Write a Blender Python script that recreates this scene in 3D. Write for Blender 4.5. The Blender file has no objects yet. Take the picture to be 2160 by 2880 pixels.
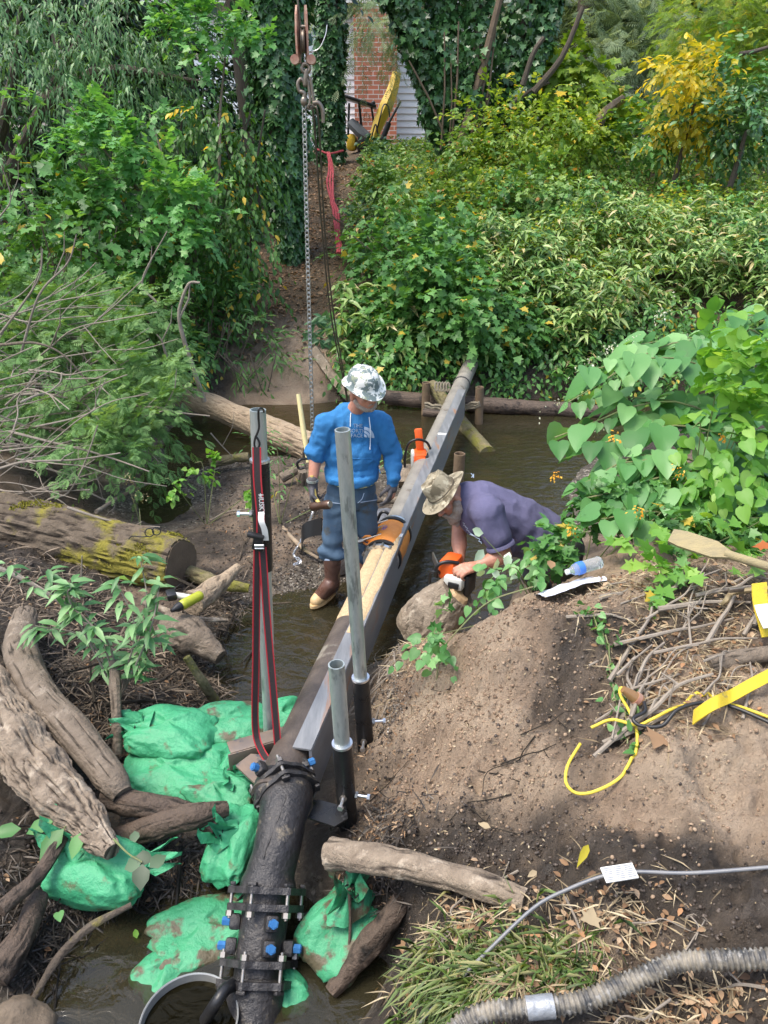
import bpy, bmesh, math, random
import numpy as np
from mathutils import Vector, Matrix
random.seed(7); RS = np.random.RandomState(11)
S = bpy.context.scene; COL = S.collection
# ---------------------------------------------------------------- camera, sky, sun, exposure
PITCH = math.radians(25.0); HC = 3.0; FPX = 2164.0
cam = bpy.data.objects.new('camera', bpy.data.cameras.new('camera')); COL.objects.link(cam)
cam.location = (0, 0, HC); cam.rotation_euler = (math.radians(90) - PITCH, 0, 0)
cam.data.sensor_fit = 'VERTICAL'; cam.data.sensor_height = 36; cam.data.sensor_width = 27
cam.data.lens = 36 * FPX / 2880; cam.data.clip_end = 500; cam.data.clip_start = .05
S.camera = cam
world = bpy.data.worlds.new('World'); S.world = world; world.use_nodes = True
nt = world.node_tree; sky = nt.nodes.new('ShaderNodeTexSky'); sky.sky_type = 'NISHITA'
SUN_EL, SUN_AZ = math.radians(66), math.radians(250)
sky.sun_disc = False; sky.sun_elevation = SUN_EL; sky.sun_rotation = SUN_AZ
sky.air_density = 1.2; sky.dust_density = 3.5; sky.ozone_density = .6
bg = nt.nodes['Background']; bg.inputs[1].default_value = .15
nt.links.new(sky.outputs[0], bg.inputs[0])
sl = bpy.data.lights.new('sun', 'SUN'); sl.energy = 1.5; sl.angle = math.radians(28); sl.color = (1, .95, .86)
so = bpy.data.objects.new('sun', sl); COL.objects.link(so)
sd = Vector((math.sin(SUN_AZ) * math.cos(SUN_EL), math.cos(SUN_AZ) * math.cos(SUN_EL), math.sin(SUN_EL)))
so.rotation_euler = sd.to_track_quat('Z', 'Y').to_euler(); so.location = (0, 0, 30)
S.view_settings.view_transform = 'Standard'; S.view_settings.look = 'None'
S.view_settings.exposure = 1.2; S.view_settings.gamma = 1
try:
    S.cycles.max_bounces = 6; S.cycles.transparent_max_bounces = 8; S.cycles.diffuse_bounces = 3
    S.cycles.glossy_bounces = 3; S.cycles.transmission_bounces = 3
except Exception: pass
# ---------------------------------------------------------------- where things stand: a sight line cut with a level, an upright plane or a depth
CP, SP = math.cos(PITCH), math.sin(PITCH)
def W(u, v, z=None, y=None, t=None):
    a = (u - 1080) / FPX; b = (1440 - v) / FPX
    d = Vector((a, CP + b * SP, -SP + b * CP))
    if z is not None: t = (z - HC) / d.z
    elif y is not None: t = y / d.y
    return Vector((0, 0, HC)) + d * t
def V(*a): return Vector(a)
# ---------------------------------------------------------------- noise
def _h(ix, iy, iz):
    n = (ix * 374761393 + iy * 668265263 + iz * 1274126177) & 0xffffffff
    n = ((n ^ (n >> 13)) * 1274126177) & 0xffffffff
    return ((n ^ (n >> 16)) & 0xffff) / 65535.0
def vnoise(p, s=1.0, seed=0):
    p = np.asarray(p, float) * s + seed * 17.31
    i = np.floor(p).astype(np.int64); f = p - i; f = f * f * (3 - 2 * f); r = 0
    for dx in (0, 1):
        wx = f[..., 0] if dx else 1 - f[..., 0]
        for dy in (0, 1):
            wy = f[..., 1] if dy else 1 - f[..., 1]
            for dz in (0, 1):
                wz = f[..., 2] if dz else 1 - f[..., 2]
                r = r + wx * wy * wz * _h(i[..., 0] + dx, i[..., 1] + dy, i[..., 2] + dz)
    return r * 2 - 1
def fbm(p, s=1.0, o=4, seed=0, g=.5):
    r = 0; a = 1
    for k in range(o): r = r + a * vnoise(p, s * 2 ** k, seed + k); a *= g
    return r
# ---------------------------------------------------------------- materials
def M(name, col, rough=.6, metal=0, col2=None, scale=8, detail=6, bump=0, bscale=None, spec=.5, mid=.5, w=.25, col3=None, s3=2, coords='Object', coat=0, stretch=None, t3=.55):
    m = bpy.data.materials.new(name); m.use_nodes = True; n = m.node_tree; b = n.nodes['Principled BSDF']
    b.inputs['Roughness'].default_value = rough; b.inputs['Metallic'].default_value = metal
    b.inputs['Specular IOR Level'].default_value = spec; b.inputs['Base Color'].default_value = (*col, 1)
    b.inputs['Coat Weight'].default_value = coat; b.inputs['Coat Roughness'].default_value = .15
    tc = n.nodes.new('ShaderNodeTexCoord'); src = tc.outputs[coords]
    if stretch:
        mp = n.nodes.new('ShaderNodeMapping'); mp.inputs['Scale'].default_value = stretch
        n.links.new(src, mp.inputs[0]); src = mp.outputs[0]
    def noise(sc, d=detail, dist=0):
        x = n.nodes.new('ShaderNodeTexNoise'); x.inputs['Scale'].default_value = sc; x.inputs['Detail'].default_value = d
        x.inputs['Distortion'].default_value = dist; x.inputs['Roughness'].default_value = .62; n.links.new(src, x.inputs['Vector']); return x
    def ramp(x, a, c):
        r = n.nodes.new('ShaderNodeMapRange'); r.inputs[1].default_value = a; r.inputs[2].default_value = c
        n.links.new(x.outputs['Fac'], r.inputs[0]); return r
    out = None
    if col2:
        r = ramp(noise(scale, dist=.3), mid - w, mid + w); mx = n.nodes.new('ShaderNodeMix'); mx.data_type = 'RGBA'
        n.links.new(r.outputs[0], mx.inputs[0]); mx.inputs[6].default_value = (*col, 1); mx.inputs[7].default_value = (*col2, 1); out = mx.outputs[2]
        if col3:
            r3 = ramp(noise(s3), t3, t3 + .08); m3 = n.nodes.new('ShaderNodeMix'); m3.data_type = 'RGBA'
            n.links.new(r3.outputs[0], m3.inputs[0]); n.links.new(out, m3.inputs[6]); m3.inputs[7].default_value = (*col3, 1); out = m3.outputs[2]
        n.links.new(out, b.inputs['Base Color'])
        rr = n.nodes.new('ShaderNodeMapRange'); rr.inputs[3].default_value = max(.03, rough - .12); rr.inputs[4].default_value = min(1, rough + .12)
        n.links.new(r.outputs[0], rr.inputs[0]); n.links.new(rr.outputs[0], b.inputs['Roughness'])
    if bump:
        bn = n.nodes.new('ShaderNodeBump'); bn.inputs['Strength'].default_value = min(1, bump); bn.inputs['Distance'].default_value = .02 * max(1, bump)
        n.links.new(noise(bscale or scale * 2, 8).outputs['Fac'], bn.inputs['Height']); n.links.new(bn.outputs[0], b.inputs['Normal'])
    return m
def woodmat(name, a, b, crack, patch=None, rough=.85, t3=.52, s3=4, sc=12, lo=.05, hi=.5, spec=.3):
    "bark or weathered wood: two tones, dark fissures that follow the grain of the log, patches of moss or bare wood"
    m = M(name, a, rough, 0, b, sc, bump=1, bscale=45, col3=patch, s3=s3, t3=t3, spec=spec); n = m.node_tree; bs = n.nodes['Principled BSDF']; src = bs.inputs['Base Color'].links[0].from_socket
    at = n.nodes.new('ShaderNodeAttribute'); at.attribute_name = 'grain'; r = n.nodes.new('ShaderNodeMapRange'); r.inputs[1].default_value = lo; r.inputs[2].default_value = hi; n.links.new(at.outputs['Fac'], r.inputs[0])
    mx = n.nodes.new('ShaderNodeMix'); mx.data_type = 'RGBA'; mx.inputs[6].default_value = (*crack, 1); n.links.new(r.outputs[0], mx.inputs[0]); n.links.new(src, mx.inputs[7]); n.links.new(mx.outputs[2], bs.inputs['Base Color']); return m
def leafmat(name, ca, cb, cc, trans=.3, rough=.45, odd=None, po=.04, spec=.5):
    "per-leaf colour from the rnd attribute; ca dark, cb mid, cc light; odd = the few yellow or brown leaves"
    m = bpy.data.materials.new(name); m.use_nodes = True; n = m.node_tree; b = n.nodes['Principled BSDF']
    at = n.nodes.new('ShaderNodeAttribute'); at.attribute_name = 'rnd'
    r = n.nodes.new('ShaderNodeValToRGB'); e = r.color_ramp.elements
    e[0].color = (*ca, 1); e[1].color = (*cc, 1); e[1].position = 1 - po - .02; k = e.new(.5); k.color = (*cb, 1)
    if odd: k = e.new(1 - po); k.color = (*odd, 1)
    n.links.new(at.outputs['Fac'], r.inputs[0]); n.links.new(r.outputs[0], b.inputs['Base Color'])
    b.inputs['Roughness'].default_value = rough; b.inputs['Specular IOR Level'].default_value = spec
    tr = n.nodes.new('ShaderNodeBsdfTranslucent'); mu = n.nodes.new('ShaderNodeMix'); mu.data_type = 'RGBA'; mu.blend_type = 'MULTIPLY'
    mu.inputs[0].default_value = 1; mu.inputs[7].default_value = (1.5, 1.35, .5, 1)
    n.links.new(r.outputs[0], mu.inputs[6]); n.links.new(mu.outputs[2], tr.inputs[0])
    ms = n.nodes.new('ShaderNodeMixShader'); ms.inputs[0].default_value = trans
    n.links.new(b.outputs[0], ms.inputs[1]); n.links.new(tr.outputs[0], ms.inputs[2])
    n.links.new(ms.outputs[0], n.nodes['Material Output'].inputs[0]); return m
# ---------------------------------------------------------------- geometry collector
class G:
    def __init__(s): s.v = []; s.f = []; s.gr = []
    def add(s, vs, fs, gr=None):
        o = len(s.v); s.gr += list(gr) if gr is not None else [.5] * len(vs); s.v += [tuple(p) for p in vs]; s.f += [tuple(i + o for i in f) for f in fs]; return s
    def box(s, c, d, R=None, bev=0):
        c = Vector(c); h = Vector(d) / 2; R = R or Matrix.Identity(3)
        if bev <= 0:
            vs = [c + R @ Vector((x * h.x, y * h.y, z * h.z)) for x in (-1, 1) for y in (-1, 1) for z in (-1, 1)]
            return s.add(vs, [(0, 1, 3, 2), (4, 6, 7, 5), (0, 4, 5, 1), (2, 3, 7, 6), (0, 2, 6, 4), (1, 5, 7, 3)])
        bm = bmesh.new(); bmesh.ops.create_cube(bm, size=1)
        for q in bm.verts: q.co = Vector((q.co.x * d[0], q.co.y * d[1], q.co.z * d[2]))
        bmesh.ops.bevel(bm, geom=bm.edges[:], offset=bev, segments=2, profile=.5, affect='EDGES')
        bm.verts.index_update()
        s.add([c + R @ q.co for q in bm.verts], [[q.index for q in f.verts] for f in bm.faces]); bm.free(); return s
    def tube(s, pts, r, n=10, cap=True, ry=None, up=None, lump=0, ls=6, seed=0, closed=False, groove=0, gk=5.5, gs=1.1):
        pts = [Vector(p) for p in pts]; N = len(pts)
        r = list(r) if hasattr(r, '__len__') else [r] * N
        k = (ry / r[0]) if ry else 1
        T = []
        for i in range(N):
            a = pts[i - 1] if (i or closed) else pts[0]; c = pts[(i + 1) % N] if (i < N - 1 or closed) else pts[-1]
            d = c - a; T.append(d.normalized() if d.length > 1e-9 else Vector((0, 0, 1)))
        u = Vector(up) if up else (Vector((0, 0, 1)) if abs(T[0].z) < .9 else Vector((1, 0, 0)))
        rings = []
        for i in range(N):
            if up: u = Vector(up)
            u = (u - T[i] * u.dot(T[i]))
            u = u.normalized() if u.length > 1e-6 else T[i].orthogonal().normalized()
            w = T[i].cross(u); rings.append((u.copy(), w))
        vs = []
        for i in range(N):
            u, w = rings[i]
            for j in range(n):
                a = 2 * math.pi * j / n; vs.append(pts[i] + w * (math.cos(a) * r[i]) + u * (math.sin(a) * r[i] * k))
        if lump:
            A = np.array(vs); ctr = np.repeat(np.array(pts), n, 0); d = A - ctr
            A = ctr + d * (1 + lump * fbm(A, ls, 4, seed))[:, None]; vs = [tuple(q) for q in A]
        gr = None
        if groove:
            A = np.array(vs); ctr = np.repeat(np.array(pts), n, 0); ln = np.concatenate([[0], np.cumsum([(pts[i + 1] - pts[i]).length for i in range(N - 1)])]); ss = np.repeat(ln, n); aa = np.tile(np.arange(n) * 2 * math.pi / n, N); R_ = np.repeat(np.array(r), n)
            q = np.stack([np.cos(aa) * gk * R_ * 8, np.sin(aa) * gk * R_ * 8, ss * gs * 2], 1); gg = np.clip(np.abs(fbm(q, 1, 3, seed + 7, .55)) * 3.2, 0, 1); gr = gg; A = ctr + (A - ctr) * (1 + groove * (gg - .8))[:, None]; vs = [tuple(q_) for q_ in A]
        fs = []
        for i in range(N if closed else N - 1):
            o, q = i * n, ((i + 1) % N) * n
            for j in range(n): fs.append((o + j, q + j, q + (j + 1) % n, o + (j + 1) % n))
        if cap and not closed: fs.append(tuple(range(n))); fs.append(tuple(reversed(range((N - 1) * n, N * n))))
        return s.add(vs, fs, gr)
    def cyl(s, a, b, r, r2=None, n=16, cap=True): return s.tube([a, b], [r, r if r2 is None else r2], n, cap)
    def ring(s, c, ax, R, r, n=24, m=8, sq=None):
        "torus, or square-section ring when sq=(width, thickness)"
        ax = Vector(ax).normalized(); u = ax.orthogonal().normalized(); w = ax.cross(u); c = Vector(c)
        return s.tube([c + (u * math.cos(2 * math.pi * i / n) + w * math.sin(2 * math.pi * i / n)) * R for i in range(n)], r, m, closed=True, up=None if True else None)
    def lathe(s, prof, c, ax=(0, 0, 1), n=24, wob=0, u0=None):
        ax = Vector(ax).normalized(); u = (Vector(u0) - ax * Vector(u0).dot(ax)).normalized() if u0 else ax.orthogonal().normalized(); w = ax.cross(u); c = Vector(c); vs = []
        for (r, h) in prof:
            for j in range(n):
                a = 2 * math.pi * j / n; rr = r * (1 + wob * math.sin(3 * a + 1))
                vs.append(c + ax * h + (u * math.cos(a) + w * math.sin(a)) * rr)
        fs = [(i * n + j, i * n + (j + 1) % n, (i + 1) * n + (j + 1) % n, (i + 1) * n + j) for i in range(len(prof) - 1) for j in range(n)]
        if prof[0][0] > 1e-5: fs.append(tuple(reversed(range(n))))
        if prof[-1][0] > 1e-5: fs.append(tuple(range((len(prof) - 1) * n, len(prof) * n)))
        return s.add(vs, fs)
    def ell(s, c, r, R=None, n=16, m=10):
        c = Vector(c); R = R or Matrix.Identity(3); r = r if hasattr(r, '__len__') else (r, r, r)
        vs = [c + R @ Vector((0, 0, -r[2]))]
        for i in range(1, m):
            p = -math.pi / 2 + math.pi * i / m
            for j in range(n):
                a = 2 * math.pi * j / n; vs.append(c + R @ Vector((math.cos(p) * math.cos(a) * r[0], math.cos(p) * math.sin(a) * r[1], math.sin(p) * r[2])))
        vs.append(c + R @ Vector((0, 0, r[2]))); L = len(vs) - 1
        fs = [(0, 1 + (j + 1) % n, 1 + j) for j in range(n)] + [(L, L - n + j, L - n + (j + 1) % n) for j in range(n)]
        fs += [(1 + i * n + j, 1 + i * n + (j + 1) % n, 1 + (i + 1) * n + (j + 1) % n, 1 + (i + 1) * n + j) for i in range(m - 2) for j in range(n)]
        return s.add(vs, fs)
    def cap(s, a, b, ra, rb, n=14):
        "rounded tapered limb"
        a, b = Vector(a), Vector(b); d = b - a; L = d.length or 1e-6; d.normalize(); prof = []
        for i in range(7): q = -math.pi / 2 + math.pi / 2 * i / 6; prof.append((max(1e-6, ra * math.cos(q)), ra * math.sin(q)))
        for i in range(7): q = math.pi / 2 * i / 6; prof.append((max(1e-6, rb * math.cos(q)), L + rb * math.sin(q)))
        return s.lathe(prof, a, d, n)
    def prism(s, poly, axis_pt, R, th):
        "flat outline (2-D points) in the plane of R's x,y, th thick along R's z"
        n = len(poly); o = Vector(axis_pt)
        vs = [o + R @ Vector((p[0], p[1], -th / 2)) for p in poly] + [o + R @ Vector((p[0], p[1], th / 2)) for p in poly]
        return s.add(vs, [tuple(reversed(range(n))), tuple(range(n, 2 * n))] + [(i, (i + 1) % n, n + (i + 1) % n, n + i) for i in range(n)])
    def ribbon(s, pts, w, th, side, ruf=0):
        pts = [Vector(p) for p in pts]; sd = [Vector(q).normalized() for q in side] if hasattr(side[0], '__len__') else [Vector(side).normalized()] * len(pts)
        vs = []
        for i, p in enumerate(pts):
            t = (pts[min(i + 1, len(pts) - 1)] - pts[max(i - 1, 0)]).normalized(); nn = t.cross(sd[i]).normalized() * th / 2; q = sd[i] * w / 2
            vs += [p - q - nn, p + q - nn, p + q + nn, p - q + nn]
        fs = [(4 * i + j, 4 * i + (j + 1) % 4, 4 * i + 4 + (j + 1) % 4, 4 * i + 4 + j) for i in range(len(pts) - 1) for j in range(4)]
        fs += [(3, 2, 1, 0), tuple(4 * (len(pts) - 1) + j for j in range(4))]
        return s.add(vs, fs)
WL = {}
def frame(d, up=(0, 0, 1)):
    "matrix with y along d, z near up"
    y = Vector(d).normalized(); u = Vector(up); z = (u - y * u.dot(y)).normalized(); x = y.cross(z)
    return Matrix((x, y, z)).transposed()
def frameZ(d, up=(0, 0, 1)):
    z = Vector(d).normalized(); u = Vector(up); y = (u - z * u.dot(z)); y = y.normalized() if y.length > 1e-5 else z.orthogonal().normalized(); x = y.cross(z)
    return Matrix((x, y, z)).transposed()
def tag(o, label=None, cat=None, group=None, kind=None):
    if label: o['label'] = label
    if cat: o['category'] = cat
    if group: o['group'] = group
    if kind: o['kind'] = kind
    return o
def thing(name, label, cat, loc, group=None):
    o = bpy.data.objects.new(name, None); COL.objects.link(o); o.location = loc; o.empty_display_size = .05
    WL[o] = Vector(loc); return tag(o, label, cat, group)
def put(name, g, mat, parent=None, smooth=True, label=None, cat=None, group=None, kind=None, ang=None):
    A = np.array(g.v, float); base = Vector(((A[:, 0].min() + A[:, 0].max()) / 2, (A[:, 1].min() + A[:, 1].max()) / 2, A[:, 2].min()))
    me = bpy.data.meshes.new(name); me.from_pydata([tuple(q) for q in (A - np.array(base))], [], g.f)
    me.polygons.foreach_set('use_smooth', [bool(smooth)] * len(me.polygons)); me.materials.append(mat); me.update()
    if len(getattr(g, 'gr', [])) == len(g.v) and g.gr and min(g.gr) != max(g.gr): at = me.attributes.new('grain', 'FLOAT', 'POINT'); at.data.foreach_set('value', g.gr)
    if smooth and ang is not False:
        try: me.set_sharp_from_angle(angle=math.radians(ang or 40))
        except Exception: pass
    o = bpy.data.objects.new(name, me); COL.objects.link(o); WL[o] = base
    if parent is not None: o.parent = parent; o.location = base - WL[parent]
    else: o.location = base
    return tag(o, label, cat, group, kind)
def clone(root, loc, label=None, rz=0, sc=1):
    r = root.copy(); COL.objects.link(r); r.location = loc; r.rotation_euler.z += rz; r.scale = Vector(root.scale) * sc
    if label: r['label'] = label
    for ch in root.children:
        c = ch.copy(); COL.objects.link(c); c.parent = r
        for g in ch.children: d = g.copy(); COL.objects.link(d); d.parent = c
    return r
def smooth_path(pts, n=8):
    pts = [Vector(p) for p in pts]; out = []
    P = [pts[0] * 2 - pts[1]] + pts + [pts[-1] * 2 - pts[-2]]
    for i in range(1, len(P) - 2):
        a, b, c, d = P[i - 1:i + 3]
        for k in range(n):
            t = k / n; out.append(.5 * ((2 * b) + (c - a) * t + (2 * a - 5 * b + 4 * c - d) * t * t + (3 * b - a - 3 * c + d) * t ** 3))
    out.append(pts[-1]); return out
def taper(n, *k):
    return list(np.interp(np.linspace(0, 1, n), np.linspace(0, 1, len(k)), k))
def text_geo(txt, size, origin, R, ext=.002, sy=1):
    c = bpy.data.curves.new('t', 'FONT'); c.body = txt; c.size = size; c.extrude = ext; c.align_x = 'CENTER'; c.align_y = 'CENTER'; c.resolution_u = 2; c.offset = size * .012
    o = bpy.data.objects.new('t', c); COL.objects.link(o); dg = bpy.context.evaluated_depsgraph_get(); dg.update()
    me = bpy.data.meshes.new_from_object(o.evaluated_get(dg)); g = G()
    g.add([Vector(origin) + R @ Vector((q.co.x, q.co.y * sy, q.co.z)) for q in me.vertices], [list(p.vertices) for p in me.polygons])
    bpy.data.objects.remove(o); bpy.data.meshes.remove(me); bpy.data.curves.remove(c); return g
def blend(g, voxel=.01, it=6):
    "merge overlapping closed shapes into one continuous skin"
    me = bpy.data.meshes.new('b'); me.from_pydata(g.v, [], g.f); o = bpy.data.objects.new('b', me); COL.objects.link(o)
    m = o.modifiers.new('r', 'REMESH'); m.mode = 'VOXEL'; m.voxel_size = voxel; m.use_smooth_shade = True
    m = o.modifiers.new('s', 'SMOOTH'); m.factor = .6; m.iterations = it
    dg = bpy.context.evaluated_depsgraph_get(); dg.update(); e = bpy.data.meshes.new_from_object(o.evaluated_get(dg))
    r = G(); A = np.empty(len(e.vertices) * 3); e.vertices.foreach_get('co', A); r.v = [tuple(q) for q in A.reshape(-1, 3)]; r.f = [tuple(p.vertices) for p in e.polygons]
    N = np.empty(len(e.vertices) * 3); e.vertices.foreach_get('normal', N); r.n = N.reshape(-1, 3)
    bpy.data.objects.remove(o); bpy.data.meshes.remove(e); bpy.data.meshes.remove(me); return r
def push(g, h):
    A = np.array(g.v) + g.n * np.asarray(h)[:, None]; g.v = [tuple(q) for q in A]; return g
# ---------------------------------------------------------------- the ground: heights where they are known, one sheet to the horizon
K = []
for u, v, z in [(300,2700,-.14),(500,2850,-.16),(150,2850,-.05),(1050,2780,-.12),(1000,2860,-.12),(600,2600,-.1),(760,2700,-.12),(900,2600,-.05),
    (60,2450,.2),(20,2680,.14),(200,2480,.16),(350,2400,.1),(0,2150,.3),(100,1950,.3),(250,1800,.2),(450,1950,.15),(500,2500,.02),(450,2280,.12),(600,2380,.06),
    (450,2150,.06),(620,2150,.04),(330,2050,.15),(650,1850,-.12),(900,1850,-.14),(800,1950,-.14),(1000,1730,-.1),(850,1700,-.05),(1180,1560,-.12),
    (700,1600,.07),(600,1480,.07),(800,1500,.12),(900,1450,.11),(1000,1400,.1),(820,1370,.12),(550,1350,.04),(650,1320,.06),(760,1290,.06),(950,1300,.06),(470,1430,-.04),(430,1470,-.02),(880,1600,.05),(940,1620,.03),(560,1560,.1),(560,1750,.12),(400,1650,.15),
    (600,1230,-.2),(700,1200,-.22),(560,1290,-.03),(1000,1220,-.2),(1400,1200,-.25),(1500,1300,-.18),(1350,1350,-.08),(1600,1180,-.25),(1220,1250,-.2),(1080,1290,-.02),(1720,1270,.03),
    (100,1300,.3),(300,1200,.2),(0,1500,.3),(250,1500,.22),(0,1700,.3),
    (1060,2060,.16),(1130,1900,.3),(1180,1800,.35),(1040,2250,.2),(1100,2220,.36),(1000,2420,.3),(1280,2000,.7),(1250,2250,.58),(1280,1780,.72),(1500,1740,1.06),(1700,1690,1.1),(1450,1900,.92),(1700,1950,.97),(1900,1750,1.12),(2150,1640,1.25),(2100,1900,1.1),(1900,2150,1.0),(2150,2300,.97),(1550,2200,.82),
    (1250,2450,.5),(1450,2450,.66),(1900,2500,.85),(2150,2700,.9),(1600,2700,.78),(1400,2850,.72),(1260,2650,.55),(1230,2800,.45),(1160,2620,.3),(1150,2500,.38),(1120,2700,.02),(1020,2560,.12)]:
    p = W(u, v, z=z); K.append((p.x, p.y, z))
K += [(.7,4.0,.25),(.9,4.6,.02),(.45,4.2,-.08),(.5,5.4,-.12),(1.4,4.2,.55),(1.25,3.75,.95),(1.9,4.3,.8),(2.6,4.3,.95),(2.3,5.6,.45),(3.2,6.4,.5),(3.8,8.4,.3),(4.2,4.5,1.2),(5,7,.9),(1.5,6,-.08),(.7,3.75,.5),
      (.3,.3,.75),(1.5,.4,.95),(-.3,-.8,.9),(-1.5,.6,.1),(-2.6,1,.4),(3,1,1.1),(4,-2,1.3),(-4,-2,1.2),(0,-4,1.4),(-3.6,3,.7),(-3.4,5.2,.55),(-4.4,7.5,.6),(-3.8,9.2,.4),(-2.6,9.6,.22),(-2.3,7.4,-.05),(-2.8,6.4,.12)]
for x in (-9, -6, -4, -2.6, -1.6, -.6, .8, 2.2, 4, 6, 9):
    k = .12 if x in (-2.6, -1.6) else 0
    K += [(x, 9.9 + (.15 if x > 0 else 0), -.02 + k), (x, 10.4, .36 + k), (x, 11.2, .78), (x, 12.6, 1.15), (x, 14.6, 1.72), (x, 17.5, 2.3), (x, 21.5, 2.86)]
for x in (-60, -25, 0, 25, 60): K += [(x, 32, 3.1), (x, 70, 3.3), (x, -20, 1.6)]
for x in (-14, 14): K += [(x, 5, 1.6), (x, 0, 1.7), (x, 10, 1.5)]
K += [(-40, 5, 2.5), (40, 5, 2.5)]
K = np.array(K); NKP = len(K)
def _phi(a, b): return np.sqrt(((a[:, None, :] - b[None, :, :]) ** 2).sum(2) + 1e-4)
_A = np.zeros((NKP + 3, NKP + 3)); _A[:NKP, :NKP] = _phi(K[:, :2], K[:, :2]) - np.eye(NKP) * .02
_A[:NKP, NKP] = 1; _A[:NKP, NKP + 1:] = K[:, :2]; _A[NKP, :NKP] = 1; _A[NKP + 1:, :NKP] = K[:, :2].T
_c = np.linalg.solve(_A, np.r_[K[:, 2], 0, 0, 0])
# soil kinds: dry tan, dark wet mud (its tone also paints shade under the far bank), gravel, leaf litter
ZN = []
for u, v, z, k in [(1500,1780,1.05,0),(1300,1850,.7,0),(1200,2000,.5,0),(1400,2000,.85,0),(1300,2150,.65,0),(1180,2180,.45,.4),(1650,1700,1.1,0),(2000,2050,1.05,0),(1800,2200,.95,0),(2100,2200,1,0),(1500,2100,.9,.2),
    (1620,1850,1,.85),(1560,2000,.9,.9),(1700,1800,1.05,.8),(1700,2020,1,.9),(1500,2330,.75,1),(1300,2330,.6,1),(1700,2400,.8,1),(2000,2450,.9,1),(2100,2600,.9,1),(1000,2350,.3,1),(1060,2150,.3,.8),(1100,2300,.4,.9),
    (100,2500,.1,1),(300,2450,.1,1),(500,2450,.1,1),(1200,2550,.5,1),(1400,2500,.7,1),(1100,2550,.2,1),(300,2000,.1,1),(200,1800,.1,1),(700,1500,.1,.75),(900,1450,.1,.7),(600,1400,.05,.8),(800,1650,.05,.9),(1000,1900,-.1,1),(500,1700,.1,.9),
    (830,1060,.5,.35),(760,1000,.6,.3),(850,900,.9,.35),(900,600,1.9,.5),(900,500,2.3,.5),(700,900,.9,.6),(500,1200,.2,.9),(1500,2700,.75,.7),(1300,2650,.6,.7),(1800,2700,.8,.9),(1150,1800,.4,.4),(2100,1700,1.2,.6),(1400,1110,.2,1.1),(1600,1115,.2,1.1),(1250,1110,.2,1.1),(1050,1110,.2,1),(1800,1120,.2,1.1),(560,1100,.2,1),(400,1100,.3,1),(1400,1060,.5,1.1),(1650,1060,.5,1.1),(1150,1070,.5,1)]:  # last far bank points darken the soil to paint the undercut's shade
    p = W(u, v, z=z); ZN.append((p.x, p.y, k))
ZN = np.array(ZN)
def base_h(x, y):
    P = np.stack([np.asarray(x, float).ravel(), np.asarray(y, float).ravel()], 1); out = np.empty(len(P))
    for i in range(0, len(P), 20000):
        q = P[i:i + 20000]; out[i:i + 20000] = _phi(q, K[:, :2]) @ _c[:NKP] + _c[NKP] + q @ _c[NKP + 1:]
    return out
def ground_h(x, y):
    z = base_h(x, y); P = np.stack([np.asarray(x, float).ravel(), np.asarray(y, float).ravel(), np.zeros(z.size)], 1)
    dry = np.clip((z + .02) / .3, .12, 1); near = np.clip(1.3 - P[:, 1] / 12, .35, 1)
    n = .07 * fbm(P, 1.7, 3, 3) + .042 * fbm(P, 6, 4, 9) * near
    r = np.abs(fbm(P, 14, 3, 21)); n += -.040 * (r - .35) * near + .020 * fbm(P, 24, 3, 5, .65) * near
    return z + n * dry
def wet(x, y):  # mud share of the soil; on the far bank it carries painted shade
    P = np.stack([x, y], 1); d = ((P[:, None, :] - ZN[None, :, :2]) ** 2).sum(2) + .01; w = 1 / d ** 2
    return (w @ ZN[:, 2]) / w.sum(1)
def gz(x, y): return float(ground_h([x], [y])[0])
def axis(lo, d0, d1, hi, st, gr=1.13):
    a = list(np.arange(d0, d1, st)); s = st; q = d1
    while q < hi: a.append(q); s *= gr; q += s
    a.append(hi); s = st; q = d0 - st; b = []
    while q > lo: b.append(q); s *= gr; q -= s
    b.append(lo); return np.array(sorted(b) + a)
gx = axis(-90, -2.6, 3.0, 90, .021); gy = np.concatenate([axis(-60, .9, 4.2, 4.2, .021)[:-1], np.arange(4.2, 11.5, .045), axis(11.5, 11.5, 14, 160, .12, 1.12)[1:]])
XX, YY = np.meshgrid(gx, gy); nx, ny = len(gx), len(gy)
ZZ = ground_h(XX, YY); xr, yr = XX.ravel(), YY.ravel()
def rawmesh(name, co, idx, per):
    me = bpy.data.meshes.new(name); me.vertices.add(len(co)); me.vertices.foreach_set('co', co.ravel().astype(np.float32))
    nf = len(idx) // per; me.loops.add(len(idx)); me.loops.foreach_set('vertex_index', idx.astype(np.int32))
    me.polygons.add(nf); me.polygons.foreach_set('loop_start', (np.arange(nf) * per).astype(np.int32))
    me.update(calc_edges=True); me.validate(); return me
ii = (np.arange(ny - 1)[:, None] * nx + np.arange(nx - 1)[None, :]).ravel()
quads = np.stack([ii, ii + 1, ii + nx + 1, ii + nx], 1).ravel()
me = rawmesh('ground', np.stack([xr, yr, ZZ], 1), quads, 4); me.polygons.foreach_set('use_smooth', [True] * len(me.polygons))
wt = wet(xr, yr); far = np.clip((yr - 10.7) / 1.0, 0, 1); P3 = np.stack([xr, yr, 0 * xr], 1)
onpath = np.clip(1 - np.abs(xr + 1.55 - .02 * (yr - 11)) / 1.0, 0, 1)
at = me.attributes.new('wet', 'FLOAT', 'POINT'); at.data.foreach_set('value', np.clip(wt + .35 * fbm(P3, 2.2, 5, 2, .65), 0, 1).astype(np.float32))  # real mud, plus the undercut shade painted along the far bank
at = me.attributes.new('litter', 'FLOAT', 'POINT'); at.data.foreach_set('value', (far * .9).astype(np.float32))
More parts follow.
